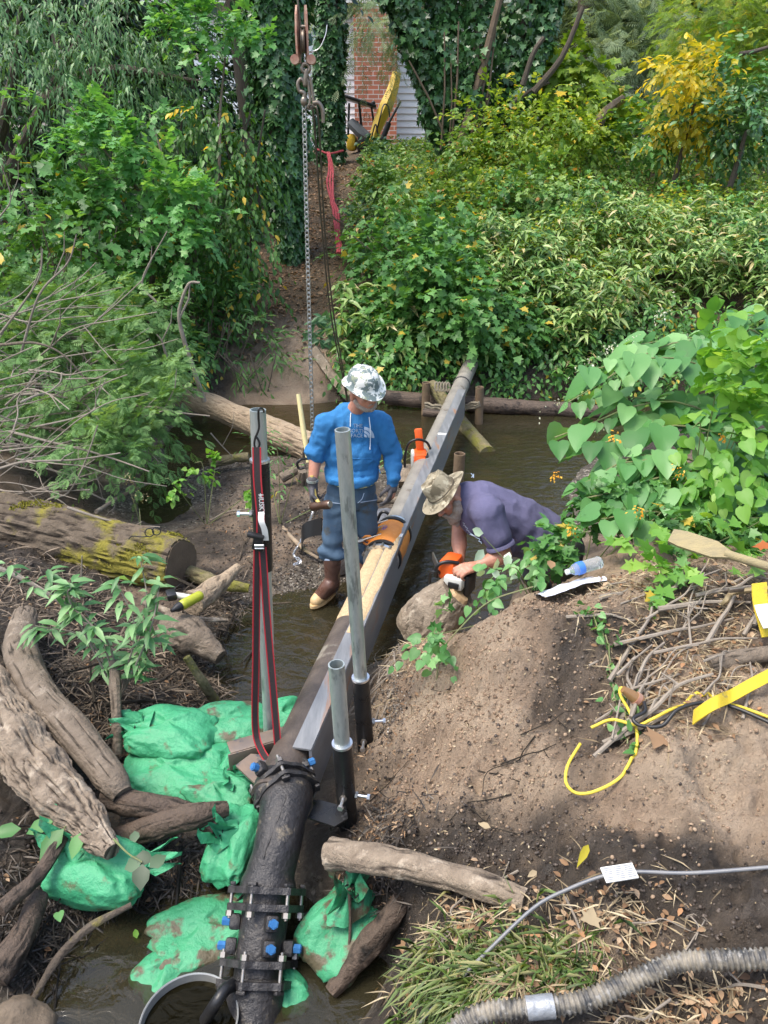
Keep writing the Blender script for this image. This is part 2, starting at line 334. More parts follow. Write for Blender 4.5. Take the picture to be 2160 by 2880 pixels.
gv = np.clip(1.0 - np.abs(ZZ - .0) / .13, 0, 1) * (yr < 9)
at = me.attributes.new('gravel', 'FLOAT', 'POINT'); at.data.foreach_set('value', gv.astype(np.float32))
def ground_mat():
    m = bpy.data.materials.new('soil'); m.use_nodes = True; n = m.node_tree; b = n.nodes['Principled BSDF']; L = n.links.new
    tc = n.nodes.new('ShaderNodeTexCoord').outputs['Object']
    def nz(s, d=8, r=.6):
        x = n.nodes.new('ShaderNodeTexNoise'); x.inputs['Scale'].default_value = s; x.inputs['Detail'].default_value = d; x.inputs['Roughness'].default_value = r; L(tc, x.inputs['Vector']); return x.outputs['Fac']
    def att(a): x = n.nodes.new('ShaderNodeAttribute'); x.attribute_name = a; return x.outputs['Fac']
    def mix(f, a, c, bt='MIX'):
        x = n.nodes.new('ShaderNodeMix'); x.data_type = 'RGBA'; x.blend_type = bt
        for k, s in ((0, f), (6, a), (7, c)):
            if isinstance(s, (float, int)): x.inputs[k].default_value = s
            elif isinstance(s, tuple): x.inputs[k].default_value = (*s, 1)
            else: L(s, x.inputs[k])
        return x.outputs[2]
    def mr(x, a, c, o0=0, o1=1):
        r = n.nodes.new('ShaderNodeMapRange'); L(x, r.inputs[0])
        for k, q in zip((1, 2, 3, 4), (a, c, o0, o1)): r.inputs[k].default_value = q
        return r.outputs[0]
    dry = mix(mr(nz(3), .35, .65), (.33, .235, .16), (.47, .36, .255)); dry = mix(mr(nz(60, 4), .58, .72), dry, (.20, .14, .095))
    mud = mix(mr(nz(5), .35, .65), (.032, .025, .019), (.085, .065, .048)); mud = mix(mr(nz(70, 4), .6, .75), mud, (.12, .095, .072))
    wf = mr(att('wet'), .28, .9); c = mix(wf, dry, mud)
    vo = n.nodes.new('ShaderNodeTexVoronoi'); vo.inputs['Scale'].default_value = 55; L(tc, vo.inputs['Vector'])
    hs = n.nodes.new('ShaderNodeSeparateColor'); L(vo.outputs['Color'], hs.inputs[0])
    peb = mix(hs.outputs[0], (.06, .05, .04), (.24, .21, .16)); peb = mix(mr(hs.outputs[1], .9, .92), peb, (.5, .45, .38))
    gr = n.nodes.new('ShaderNodeMath'); gr.operation = 'MULTIPLY'; L(mr(att('gravel'), .3, .8), gr.inputs[0]); L(mr(nz(1.3), .38, .55), gr.inputs[1])
    c = mix(gr.outputs[0], c, peb)
    lit = mix(mr(nz(16, 6), .4, .6), (.05, .04, .022), (.13, .085, .045)); lit = mix(mr(nz(40, 3), .56, .62), lit, (.26, .16, .08))
    c = mix(att('litter'), c, lit); L(c, b.inputs['Base Color'])
    ro = n.nodes.new('ShaderNodeMath'); ro.operation = 'SUBTRACT'; ro.inputs[0].default_value = .92
    w2 = n.nodes.new('ShaderNodeMath'); w2.operation = 'MULTIPLY'; L(mr(att('wet'), .5, 1, 0, .72), w2.inputs[0]); L(mr(nz(9, 5), .45, .6), w2.inputs[1])
    L(w2.outputs[0], ro.inputs[1]); L(ro.outputs[0], b.inputs['Roughness'])
    h = n.nodes.new('ShaderNodeMath'); h.operation = 'MULTIPLY_ADD'; L(nz(28, 10, .7), h.inputs[0]); h.inputs[1].default_value = 1
    pv = n.nodes.new('ShaderNodeMath'); pv.operation = 'MULTIPLY'; L(vo.outputs['Distance'], pv.inputs[0]); L(gr.outputs[0], pv.inputs[1])
    pm = n.nodes.new('ShaderNodeMath'); pm.operation = 'MULTIPLY'; L(pv.outputs[0], pm.inputs[0]); pm.inputs[1].default_value = -.8; L(pm.outputs[0], h.inputs[2])
    bp = n.nodes.new('ShaderNodeBump'); bp.inputs['Strength'].default_value = 1; bp.inputs['Distance'].default_value = .05; L(h.outputs[0], bp.inputs['Height'])
    b2 = n.nodes.new('ShaderNodeBump'); b2.inputs['Strength'].default_value = .9; b2.inputs['Distance'].default_value = .012; L(nz(110, 6, .7), b2.inputs['Height']); L(bp.outputs[0], b2.inputs['Normal']); L(b2.outputs[0], b.inputs['Normal'])
    return m
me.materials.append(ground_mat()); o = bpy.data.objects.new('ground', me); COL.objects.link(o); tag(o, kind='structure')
# ---------------------------------------------------------------- creek water
wx = np.linspace(-14, 14, 60); wy = np.linspace(-4, 10.9, 40)
g = G(); vs = [(x, y, 0) for y in wy for x in wx]
g.add(vs, [(j * 60 + i, j * 60 + i + 1, (j + 1) * 60 + i + 1, (j + 1) * 60 + i) for j in range(39) for i in range(59)])
def water_mat(name='creek water', tint=(.5, .43, .28), k=1.0):
    m = bpy.data.materials.new(name); m.use_nodes = True; n = m.node_tree; L = n.links.new; n.nodes.remove(n.nodes['Principled BSDF'])
    tc = n.nodes.new('ShaderNodeTexCoord').outputs['Object']; mp = n.nodes.new('ShaderNodeMapping'); mp.inputs['Scale'].default_value = (1, 1.4, 1); L(tc, mp.inputs[0])
    nz = n.nodes.new('ShaderNodeTexNoise'); nz.inputs['Scale'].default_value = 7; nz.inputs['Detail'].default_value = 4; nz.inputs['Distortion'].default_value = .8; L(mp.outputs[0], nz.inputs['Vector'])
    bp = n.nodes.new('ShaderNodeBump'); bp.inputs['Strength'].default_value = .55 * k; bp.inputs['Distance'].default_value = .02; L(nz.outputs['Fac'], bp.inputs['Height'])
    gl = n.nodes.new('ShaderNodeBsdfGlossy'); gl.inputs['Roughness'].default_value = .03; L(bp.outputs[0], gl.inputs['Normal'])
    tr = n.nodes.new('ShaderNodeBsdfTransparent'); tr.inputs[0].default_value = (*tint, 1)
    df = n.nodes.new('ShaderNodeBsdfDiffuse'); df.inputs[0].default_value = (.075, .068, .038, 1)
    m1 = n.nodes.new('ShaderNodeMixShader'); m1.inputs[0].default_value = .3; L(tr.outputs[0], m1.inputs[1]); L(df.outputs[0], m1.inputs[2])
    fr = n.nodes.new('ShaderNodeFresnel'); fr.inputs[0].default_value = 1.5; L(bp.outputs[0], fr.inputs[1])
    m2 = n.nodes.new('ShaderNodeMixShader'); L(fr.outputs[0], m2.inputs[0]); L(m1.outputs[0], m2.inputs[1]); L(gl.outputs[0], m2.inputs[2])
    L(m2.outputs[0], n.nodes['Material Output'].inputs[0]); return m
MW = water_mat(); put('water', g, MW, kind='structure')
# ---------------------------------------------------------------- pipe, beam, posts
m_iron = M('black ductile iron', (.020, .020, .023), .38, .2, (.055, .05, .047), 12, bump=.5, bscale=45, mid=.55, col3=(.15, .125, .09), s3=11, t3=.595)
m_pipe = M('weathered pipe', (.055, .045, .04), .5, .25, (.16, .125, .10), 6, bump=.3, bscale=50, col3=(.28, .25, .2), s3=5, t3=.56)
m_pipefar = M('dusty steel pipe', (.22, .205, .18), .55, .3, (.36, .33, .28), 7, bump=.2, bscale=40, col3=(.13, .1, .07), s3=6, t3=.6)
m_sawdust = M('sawdust', (.62, .47, .27), .95, 0, (.40, .29, .17), 40, bump=.6, bscale=120)
m_beam = M('mill scale steel', (.19, .195, .20), .45, .4, (.33, .335, .34), 5, bump=.12, bscale=40, col3=(.36, .20, .12), s3=1.6, t3=.56, stretch=(6, .8, 6))
m_beamside = m_beam
m_galv = M('galvanised steel', (.56, .60, .58), .38, .6, (.30, .35, .34), 16, bump=.12, bscale=60, col3=(.22, .25, .24), s3=11, t3=.55, stretch=(1.6, 1.6, .4))
m_galvdark = M('pipe bore', (.05, .05, .05), .7, .4)
m_black = M('black steel sleeve', (.012, .012, .013), .3, .3, (.03, .03, .03), 9, bump=.1, bscale=50, col3=(.09, .09, .09), s3=20, t3=.64)
m_bolt = M('bolt steel', (.42, .40, .37), .35, .85, (.22, .19, .16), 60)
m_zinc = M('bright zinc', (.75, .76, .78), .28, .9)
m_blue = M('blue bolt head', (.025, .12, .32), .4, .1, (.05, .20, .45), 40, bump=.1)
m_rust = M('rusty old steel', (.13, .085, .055), .8, .2, (.24, .17, .10), 14, bump=.5, bscale=60, col3=(.10, .12, .045), s3=5, t3=.58)
m_orange = M('orange coupling paint', (.80, .30, .05), .4, 0, (.62, .20, .03), 12, bump=.1, col3=(.75, .5, .3), s3=20, t3=.66)
m_gasket = M('black rubber', (.012, .012, .012), .55)
m_white = M('white paint', (.66, .66, .63), .6); m_blueink = M('blue ink', (.06, .12, .5), .6)
ZP = .40
pa, pb = V(-.432, 2.86, ZP), V(1.24, 10.6, ZP); AX = (pb - pa).normalized(); SD = V(AX.y, -AX.x, 0)
def along(y): return pa + AX * ((y - pa.y) / AX.y)
# long pipe
tp = thing('steel_pipe', 'long steel pipe crossing the creek beside the beam, its far end under leaves', 'pipe', along(6.4))
y0, y1, yc = 2.56, 12.0, 5.02
put('pipe_wall', G().tube([along(y) for y in np.linspace(y0, 4.0, 14)], .099, 32, lump=.01, ls=4), m_pipe, tp, label='dark near length of the pipe')
put('pipe_wall', G().tube([along(y) for y in np.linspace(4.0, 9.3, 40)], .0985, 32, lump=.012, ls=5), m_pipefar, tp)
put('pipe_wall', G().tube([along(y) + V(0, 0, .004 + max(0, y - 11.2) * .05) for y in np.linspace(9.3, y1, 16)], .098, 32, lump=.02, ls=5), m_pipefar, tp)
g = G().ring(along(9.3), AX, .098, .013, 32, 8); put('joint_band', g, m_galvdark, tp)
def shell(ya, yb, r, a0, a1, th, n=14, wob=.0, nl=26):
    "thin crust of sawdust lying on the upper side of the pipe"
    g = G(); vs = []
    for i in range(nl):
        y = ya + (yb - ya) * i / (nl - 1); c = along(y); e = .25 * math.sin(i * 1.3) + .2 * math.sin(i * .47 + 2)
        for j in range(n):
            a = math.radians(a0 - e * 12 + (a1 - a0 + e * 20) * j / (n - 1)); ed = min(j, n - 1 - j, 2, i, nl - 1 - i) / 2
            vs.append(c + SD * (math.cos(a) * (r + th * ed)) + V(0, 0, math.sin(a) * (r + th * ed)))
    return g.add(vs, [(i * n + j, i * n + j + 1, (i + 1) * n + j + 1, (i + 1) * n + j) for i in range(nl - 1) for j in range(n - 1)])
put('sawdust_layer', shell(3.9, 4.85, .0995, 70, 150, .006), m_sawdust, tp)
# angle beam
tb = thing('steel_beam', 'long grey steel angle beam lying along the right side of the pipe', 'beam', along(5.6))
bt = ZP + .104; fw = .09; web = .30
def bpt(y, s, z): return along(y) + SD * s + V(0, 0, z - ZP)
def slab(ya, yb, s0, s1, z0, z1, n=24):
    g = G(); vs = []
    for i in range(n):
        y = ya + (yb - ya) * i / (n - 1)
        vs += [bpt(y, s0, z0), bpt(y, s1, z0), bpt(y, s1, z1), bpt(y, s0, z1)]
    return g.add(vs, [(4 * i + j, 4 * i + (j + 1) % 4, 4 * i + 4 + (j + 1) % 4, 4 * i + 4 + j) for i in range(n - 1) for j in range(4)] + [(3, 2, 1, 0), tuple(4 * (n - 1) + j for j in range(4))])
put('top_flange', slab(2.78, 8.75, .025, .025 + fw, bt - .010, bt), m_beam, tb, False)
put('web', slab(2.782, 8.7, .025 + fw - .012, .025 + fw + .0025, bt - web, bt - .0105), m_beam, tb, False)
for yy in (7.15, 4.95):
    put('chalk_mark', slab(yy, yy + .05, .03, .023 + fw, bt + .0005, bt + .003, 3), m_white, tb, False)
g = G(); n = 9; vs = []
for i in range(30):
    y = 3.72 + 1.25 * i / 29; e = .012 * math.sin(i * 1.1) + .01 * math.sin(i * .6)
    for j in range(n):
        ed = min(j, n - 1 - j, 2, i, 29 - i) / 2; vs.append(bpt(y, .030 + (fw - .014 + e * .3) * j / (n - 1) * (1 - max(0, 4 - i) * .13), bt + .001 + .007 * ed))
g.add(vs, [(i * n + j, i * n + j + 1, (i + 1) * n + j + 1, (i + 1) * n + j) for i in range(29) for j in range(n - 1)])
put('sawdust_layer', g, m_sawdust, tb)
# orange repair coupling
to = thing('repair_coupling', 'orange bolted repair coupling clamped round the pipe near the standing man', 'coupling', along(5.02))
y = 5.0
def onp(y, a, r): a = math.radians(a); r *= .88; return along(y) + SD * (math.cos(a) * r) + V(0, 0, math.sin(a) * r)
put('sleeve_body', G().lathe([(q_[0] * .88, q_[1]) for q_ in [(.1145, -.17), (.150, -.165), (.157, -.12), (.152, -.1), (.162, 0), (.152, .1), (.157, .12), (.150, .165), (.1145, .17)]], along(y), AX, 40), m_orange, to)
for s in (-1, 1):
    put('gasket', G().lathe([(.1, -.02), (.137, -.018), (.141, 0), (.137, .018), (.1, .02)], along(y + s * .19), AX, 40), m_gasket, to)
    put('clamp_band', G().lathe([(.1, -.014), (.128, -.013), (.128, .013), (.1, .014)], along(y + s * .235), AX, 40), m_zinc, to)
for k, yy in enumerate((y - .1, y + .04, y + .13)):
    c = onp(yy, 148, .175); put('clamp_lug', G().ring(c, AX, .034, .012, 16, 8).cap(onp(yy, 140, .15), c, .016, .014), m_orange, to)
    a, b = c + V(-.1, -.03, -.01), c + V(.1, .0, .045)
    bo = put('clamp_bolt', G().cyl(a, b, .009, n=10), m_bolt, to)
    put('nut', G().cyl(a + (b - a) * .18, a + (b - a) * .36, .018, n=6), m_bolt, bo)
for a in (60, 85, 110, 135, 160):
    c = onp(y - .245, a, .15); put('band_bolt', G().cyl(c - AX * .02, c + AX * .02, .011, n=6), m_bolt, to)
g = G()
for k in range(3):
    base = 96 + k * 5
    pts = [onp(y - .035 + .02 * q, base + 2 * math.sin(q * 2.2), .1635) for q in np.linspace(0, 3.5, 8)]
    g.tube(pts, .0018, 5)
put('printed_mark', g, m_blueink, to)
g = G(); vs = [onp(y - .045, 91, .1618), onp(y - .045, 110, .1618), onp(y + .05, 110, .1622), onp(y + .05, 91, .1622)]
# ---------- elbow fitting with two flanged joints
c0 = None; path = [along(2.66), along(2.60), W(806, 2228, z=.40), W(797, 2290, z=.385), W(778, 2390, z=.325), W(762, 2450, z=.272), W(752, 2505, z=.222)]
te = thing('pipe_elbow', 'black cast iron pipe elbow with bolted joints at both ends', 'pipe elbow', path[3] - V(0, 0, .2))
ep = smooth_path(path, 6); rad = np.interp(np.linspace(0, 1, len(ep)), [0, .2, .3, .42, .55, .72, .86, .93, 1], [.10, .102, .118, .114, .102, .099, .103, .116, .119])
put('elbow_body', G().tube(ep, list(rad), 40, lump=.012, ls=9), m_iron, te)
seam = [p + V(-.008 - .02 * math.sin(i * .3), 0, 0) + V(0, -.45, .9).normalized() * (rad[i] * .985) for i, p in enumerate(ep)][8:-8]
put('casting_seam', G().tube(seam, [.0035 + .002 * math.sin(i * 1.7) for i in range(len(seam))], 6), m_iron, te)
def flange(c, ax, R, r, th, nb, parent, phase=0, bl=.1, mat=m_iron, lobes=True, blue=(), bolt=m_bolt, gland=.06, dirn=-1, ang0=0):
    ax = Vector(ax).normalized(); u = V(ax.y, -ax.x, 0).normalized(); w = u.cross(ax); w = w if w.z > 0 else -w
    n = 72; prof = []
    def ringpts(h, rr, lob):
        return [c + ax * h + (u * math.cos(q) + w * math.sin(q)) * (rr + (lob * max(0, math.cos(nb * (q - phase))) ** 2 if lobes else 0)) for q in [2 * math.pi * j / n for j in range(n)]]
    def disc(h0, h1, rr, lob, nm):
        vs = ringpts(h0, r, 0) + ringpts(h0, rr, lob) + ringpts(h1, rr, lob) + ringpts(h1, r, 0)
        put(nm, G().add(vs, [(i * n + j, i * n + (j + 1) % n, (i + 1) * n + (j + 1) % n, (i + 1) * n + j) for i in range(3) for j in range(n)]), mat, parent, ang=30)
    disc(-th / 2, th / 2, R - .008, .022, 'flange_plate')
    g1 = dirn * gland; disc(g1 - th / 2, g1 + th / 2, R - .012, .022, 'gland_ring')
    for k in range(nb):
        q = phase + 2 * math.pi * k / nb; d = u * math.cos(q) + w * math.sin(q); p = c + d * (R - .004)
        if d.z < -.75: continue
        b0 = put('bolt', G().cyl(p - ax * dirn * .028, p + ax * dirn * (bl), .0078, n=12), bolt, parent)
        hd = p - ax * dirn * (.022); put('bolt_head', G().box(hd, (.038, .015, .022), frame(ax, d), .004), mat, b0)
        nu = p + ax * dirn * (gland + th / 2 + .012); put('nut', G().cyl(nu - ax * .010, nu + ax * .010, .0175, n=6), bolt, b0, False)
    for q in blue:
        q = math.radians(q); d = u * math.cos(q) + w * math.sin(q); p = c + ax * dirn * (gland + .055) + d * (r + .018)
        lg = put('wedge_lug', G().box(p, (.052, .06, .045), frame(ax, d), .010), mat, parent)
        put('blue_bolt_head', G().cyl(p + d * .022, p + d * .050, .0185, n=6).cyl(p + d * .0501, p + d * .053, .013, n=6), m_blue, lg, False)
# rear joint, where elbow meets the long pipe
ja = (path[3] - path[1]).normalized(); rc = path[2] + ja * .01
flange(rc, ja, .140, .10, .02, 4, te, math.radians(86), .11, blue=(42, 170), gland=.055, dirn=-1)
# front joint of the elbow
jb = V(-.04, -.78, -.62).normalized(); fc = path[6]
flange(fc, jb, .148, .10, .026, 6, te, math.radians(75), .105, blue=(113, 10), gland=.062, dirn=1)
# spool pipe below the elbow
e2 = W(724, 2748, z=.03); tsp = thing('pipe_spool', 'short black iron pipe between the elbow and the lower joint', 'pipe', (fc + e2) / 2)
put('pipe_wall', G().tube([fc + jb * .0, fc + jb * .1, (fc * .5 + e2 * .5), e2, e2 + jb * .1], .096, 36, lump=.008), m_iron, tsp)
tl = thing('pipe_coupling', 'black iron pipe coupling at the bottom of the picture with upright bolts and blue heads', 'coupling', e2)
flange(e2 + jb * .02, jb, .148, .10, .026, 6, tl, math.radians(77), .115, blue=(115, 10, 174), gland=.07, dirn=-1)
put('hub', G().lathe([(.101, -.02), (.117, 0), (.119, .05), (.116, .10), (.12, .13), (.12, .14), (.098, .145)], e2 + jb * .02, jb, 40), m_iron, tl)
put('lower_pipe', G().tube([e2 + jb * .15, e2 + jb * .8], .096, 36), m_pipefar, tl, label='pale grey lower pipe')
# bracket plate on right of the elbow
tk = thing('bracket_plate', 'dark steel angle bracket under the blue bolt right of the elbow', 'bracket', W(925, 2310, z=.2))
R0 = Matrix.Rotation(math.radians(-18), 3, 'Z')
put('top_plate', G().prism([(-.08, -.05), (.05, -.06), (.09, .0), (.06, .06), (-.08, .06)], W(925, 2290, z=.34), R0, .01), m_black, tk, False)
put('side_plate', G().box(W(925, 2290, z=.275) + R0 @ V(0, .0, 0), (.15, .01, .12), R0), m_black, tk, False)
m_plate = M('rusting steel plate', (.13, .11, .10), .5, .3, (.24, .17, .12), 9, bump=.2, col3=(.08, .08, .09), s3=12)
# cross angle and plate on the sandbags
ta = thing('angle_iron', 'short rusty blue steel angle laid across the sandbags behind the strapped post', 'steel angle', W(780, 2090, z=.2))
a, b = W(668, 2110, z=.36), W(880, 2050, z=.36); d = (b - a).normalized(); pr = V(d.y, -d.x, 0)
R1 = Matrix((d, V(-d.y, d.x, 0), V(0, 0, 1))).transposed(); c = (a + b) / 2
put('top_leg', G().box(c + V(0, .035, 0), ((b - a).length + .1, .085, .009), R1, .002), m_plate, ta)
put('front_leg', G().box(c + pr * .012 + V(0, 0, -.05), ((b - a).length + .1, .009, .1), R1, .002), m_plate, ta)
g = G().prism([(-.13, -.02), (-.1, .07), (.0, .1), (.14, .02), (.12, -.1), (.02, -.08)], W(735, 2170, z=.34), Matrix.Rotation(.1, 3, 'X') @ Matrix.Rotation(-.4, 3, 'Z'), .012)
put('steel_plate', g, m_plate, None, False, 'flat rusty steel plate resting on green sandbags left of the pipe', 'steel plate')
# ---------- posts
def post(name, label, top, bot, r, sl0, sl1, rs, bolts, matp=m_galv, group='steel posts driven beside the pipe'):
    t = thing(name, label, 'post', bot, group); d = (bot - top).normalized(); L = (bot - top).length
    prof = [(r - .006, -.06), (r - .006, 0), (r, 0), (r, L)]
    put('tube', G().lathe([(r, 0), (r, L)] if False else [(r - .006, .35), (r - .006, 0), (r, .0005), (r, L)], top, d, 32), matp, t, ang=50)
    if sl0 is not None:
        s = put('sleeve', G().lathe([(r + .001, sl0), (rs, sl0 + .001), (rs, sl1), (r + .001, sl1)], top, d, 32), m_black, t, ang=50)
        put('sleeve_rim', G().lathe([(r + .0015, sl0 - .004), (rs + .0015, sl0 - .004), (rs + .0015, sl0 + .007), (r + .0015, sl0 + .007)], top, d, 32), m_zinc, s)
        for (h, az) in bolts:
            q = math.radians(az); o_ = V(math.cos(q), math.sin(q), 0); p = top + d * h + o_ * rs
            bb = put('set_bolt', G().cyl(p, p + o_ * .055, .0075, n=10), m_zinc, t)
            put('bolt_head', G().cyl(p + o_ * .055, p + o_ * .068, .0135, n=6), m_zinc, bb, False); put('nut', G().cyl(p + o_ * .001, p + o_ * .013, .0165, n=6), m_bolt, bb, False)
    return t
A0, A1 = W(725, 1152, y=3.14), W(762, 2110, y=3.12)
def atv(a, b, v):
    "distance down the post whose picture row is v"
    best = min(range(400), key=lambda i: abs(_row(a.lerp(b, i / 399)) - v)); return (b - a).length * best / 399
def _row(p):
    q = p - V(0, 0, HC); t = q.y * CP - q.z * SP; h = q.y * SP + q.z * CP; return 1440 - h / t * FPX
post('strapped_post', 'tall galvanised post left of the pipe with a strap hooked over its top', A0, A1, .0345, atv(A0, A1, 1292), atv(A0, A1, 1600), .0425, [(atv(A0, A1, 1445), 180)])
B0, B1 = W(963, 1208, y=3.05), W(1032, 2150, y=3.12)
post('leaning_post', 'tall leaning galvanised post in front of the man in the blue hoodie', B0, B1, .033, atv(B0, B1, 1905), (B1 - B0).length, .043, [(atv(B0, B1, 2068), -95), (atv(B0, B1, 2030), 5)])
C0, C1 = W(946, 1868, y=2.6), W(985, 2400, y=2.62)
post('short_post', 'short galvanised post in a black sleeve at the near end of the beam', C0, C1, .0345, atv(C0, C1, 2090), (C1 - C0).length, .044, [(atv(C0, C1, 2222), -100), (atv(C0, C1, 2232), -12)])
def oldpost(label, u, vt, vb, Y, r):
    a = W(u, vt, y=Y); b = W(u - 4, vb, y=Y); t = thing('old_post', label, 'post', b, 'old rusty pipe posts standing in the creek')
    put('tube', G().lathe([(r - .01, .35), (r - .01, .004), (r - .004, 0), (r, .003), (r, (b - a).length + .1)], a, b - a, 26, wob=.02), m_rust, t, ang=50)
oldpost('old brown pipe post left of the far pipe with a brace leaning on it', 1199, 1075, 1225, 9.35, .052)
oldpost('old greenish pipe post right of the far pipe under the bank leaves', 1349, 1088, 1232, 9.0, .05)
oldpost('short rusty pipe stub behind the bent man beside the beam', 1293, 1275, 1345, 6.1, .048)
m_mossw = woodmat('mossy wood', (.25, .20, .12), (.12, .12, .05), (.05, .04, .02), (.20, .19, .04), s3=5, t3=.52)
m_greywood = woodmat('grey weathered wood', (.34, .28, .21), (.20, .16, .12), (.09, .07, .05), (.42, .36, .28), s3=9, t3=.56)
m_darkwood = woodmat('dark wet wood', (.075, .055, .042), (.13, .095, .07), (.012, .010, .008), (.04, .03, .024), rough=.55, s3=6)
m_bark = M('mossy bark', (.12, .095, .07), .85, 0, (.055, .042, .032), 14, bump=1.2, bscale=28, col3=(.24, .21, .03), s3=2.6, t3=.5)
def log(name, pts, r, mat, label, cat='log', group=None, n=26, lump=.1, ls=5, cut=None, seed=0, sub=7, kind=None, cutmat=None, gv_=.07):
    sub = int(sub * 1.7) if n > 4 else sub; n = int(n * 1.6) if n > 4 else n
    p = smooth_path(pts, sub) if len(pts) > 2 else [Vector(pts[0]).lerp(Vector(pts[1]), i / 16) for i in range(17)]
    rr = taper(len(p), *(r if hasattr(r, '__len__') else [r]))
    if not cut: return put(name, G().tube(p, rr, n, lump=lump, ls=ls, seed=seed, groove=gv_), mat, None, label=label, cat=cat, group=group)
    t = thing(name, label, cat, p[len(p) // 2] - V(0, 0, rr[0]), group)
    put('trunk', G().tube(p, rr, n, lump=lump, ls=ls, seed=seed, groove=gv_), mat, t)
    for e in cut:
        q, d = (p[-1], p[-1] - p[-2]) if e else (p[0], p[0] - p[1]); d.normalize()
        put('cut_face', G().tube([q - d * .002, q + d * .006], [rr[-1 if e else 0] * .94] * 2, n, lump=lump, ls=ls, seed=seed), cutmat or m_cut, t)
    return t
m_cut = M('cut wood face', (.10, .07, .045), .85, 0, (.19, .14, .09), 9, bump=.5, bscale=70)
m_cutpale = M('fresh cut wood', (.52, .36, .20), .8, 0, (.38, .25, .14), 12, bump=.4, bscale=60)
log('brace_pole', [W(1212, 1082, y=9.5), W(1290, 1180, y=9.0), W(1372, 1278, z=-.03)], [.075, .085, .09], m_mossw, 'mossy round pole slanting from the old post down into the water', 'pole', n=20, lump=.06)
log('fallen_log', [W(1085, 1118, z=.13), W(1350, 1138, z=.1), W(1560, 1150, z=.07), W(1700, 1160, z=.05)], [.09, .1, .1, .08], m_darkwood, 'dark soaked log lying along the far waterline behind the posts', lump=.12)
log('ledge_plank', [W(1190, 1160, z=.3), W(1270, 1165, z=.3)], [.05, .05], m_darkwood, 'short dark timber laid level between the old brown post and the brace', 'timber', n=12)
g = G()
for s in range(3):
    a, b = W(1195, 1130 + 8 * s, y=9.3), W(1350, 1125 + 6 * s, y=8.95); pts = [a.lerp(b, i / 14) + V(0, 0, -.02 - .05 * math.sin(math.pi * i / 14) + .012 * math.sin(i * 2.2 + s)) + (V(0, 0, .0)) for i in range(15)]
    g.tube(pts, .017, 8, lump=.2, ls=30)
for s in range(5): g.tube([along(9.1) + SD * (-.14 - .035 * s) + V(.02 * math.cos(q), .02 * math.sin(q) + .0, .02 + .05 * math.sin(q)) for q in np.linspace(0, 6.1, 9)], .013, 7)
put('rope_lashing', g, M('weathered rope', (.30, .26, .19), .95, 0, (.17, .15, .11), 30, bump=.8, bscale=90), None, True, 'weathered rope lashing tying the far pipe between two old posts', 'rope')
log('plank', [W(885, 985, y=10.6), W(935, 1055, y=10.2), W(985, 1120, y=9.8)], [.085, .085, .09], m_greywood, 'grey weathered board sloping down behind the man in the camouflage hard hat', 'board', n=4, lump=.03)
# ---------------------------------------------------------------- the two men
from mathutils.bvhtree import BVHTree
RT, UPS, TOC = V(1, 0, 0), V(0, SP, CP), V(0, -CP, SP)
def scr(r, u, c): return (RT * r + UPS * u + TOC * c).normalized()
def decal(g, onto, d, off=.002, thick=None):
    bv = BVHTree.FromPolygons([Vector(q) for q in onto.v], onto.f); d = Vector(d).normalized(); out = []
    for p in g.v:
        p = Vector(p); h = bv.ray_cast(p - d * .4, d); out.append((h[0] - d * off) if h[0] is not None else p)
    g.v = [tuple(q) for q in out]; return g
m_skin = M('skin', (.50, .25, .17), .5, 0, (.40, .17, .11), 14, bump=.12, bscale=90); m_skin.node_tree.nodes['Principled BSDF'].inputs['Subsurface Weight'].default_value = .12
m_skin.node_tree.nodes['Principled BSDF'].inputs['Subsurface Radius'].default_value = (.01, .004, .002)
m_hood = M('blue cotton', (.018, .135, .33), .92, 0, (.03, .18, .42), 10, bump=.35, bscale=120); m_print = M('grey print', (.42, .52, .66), .8)
m_denim = M('worn denim', (.035, .075, .13), .85, 0, (.075, .125, .185), 6, bump=.3, bscale=160, col3=(.07, .075, .07), s3=5, t3=.58)
m_boot = M('brown rubber', (.10, .045, .03), .32, 0, (.15, .085, .065), 9, bump=.15, bscale=40); m_cream = M('cream rubber', (.62, .45, .24), .5, 0, (.50, .34, .16), 20)
m_glove = M('grey knit glove', (.11, .105, .115), .8, 0, (.045, .042, .045), 12, bump=.4, bscale=140)
m_camo = M('snow camouflage', (.66, .67, .64), .38, 0, (.13, .17, .17), 20, mid=.52, w=.02, bump=0, col3=(.24, .27, .18), s3=26, t3=.55, detail=3)
m_camo2 = M('brown camouflage cloth', (.30, .26, .18), .9, 0, (.12, .10, .065), 12, mid=.5, w=.06, bump=.3, bscale=150, col3=(.42, .38, .28), s3=16, t3=.55, detail=3)
m_beard = M('grey beard', (.33, .24, .19), .9, 0, (.50, .44, .38), 60, bump=1, bscale=160)
m_purple = M('faded purple cotton', (.085, .082, .155), .92, 0, (.125, .12, .215), 7, bump=.3, bscale=120); m_pants = M('dark work trousers', (.06, .06, .065), .9, 0, (.10, .10, .10), 8)
m_cord = M('white cord', (.7, .75, .8), .8); m_eye = M('eye', (.05, .04, .035), .2)
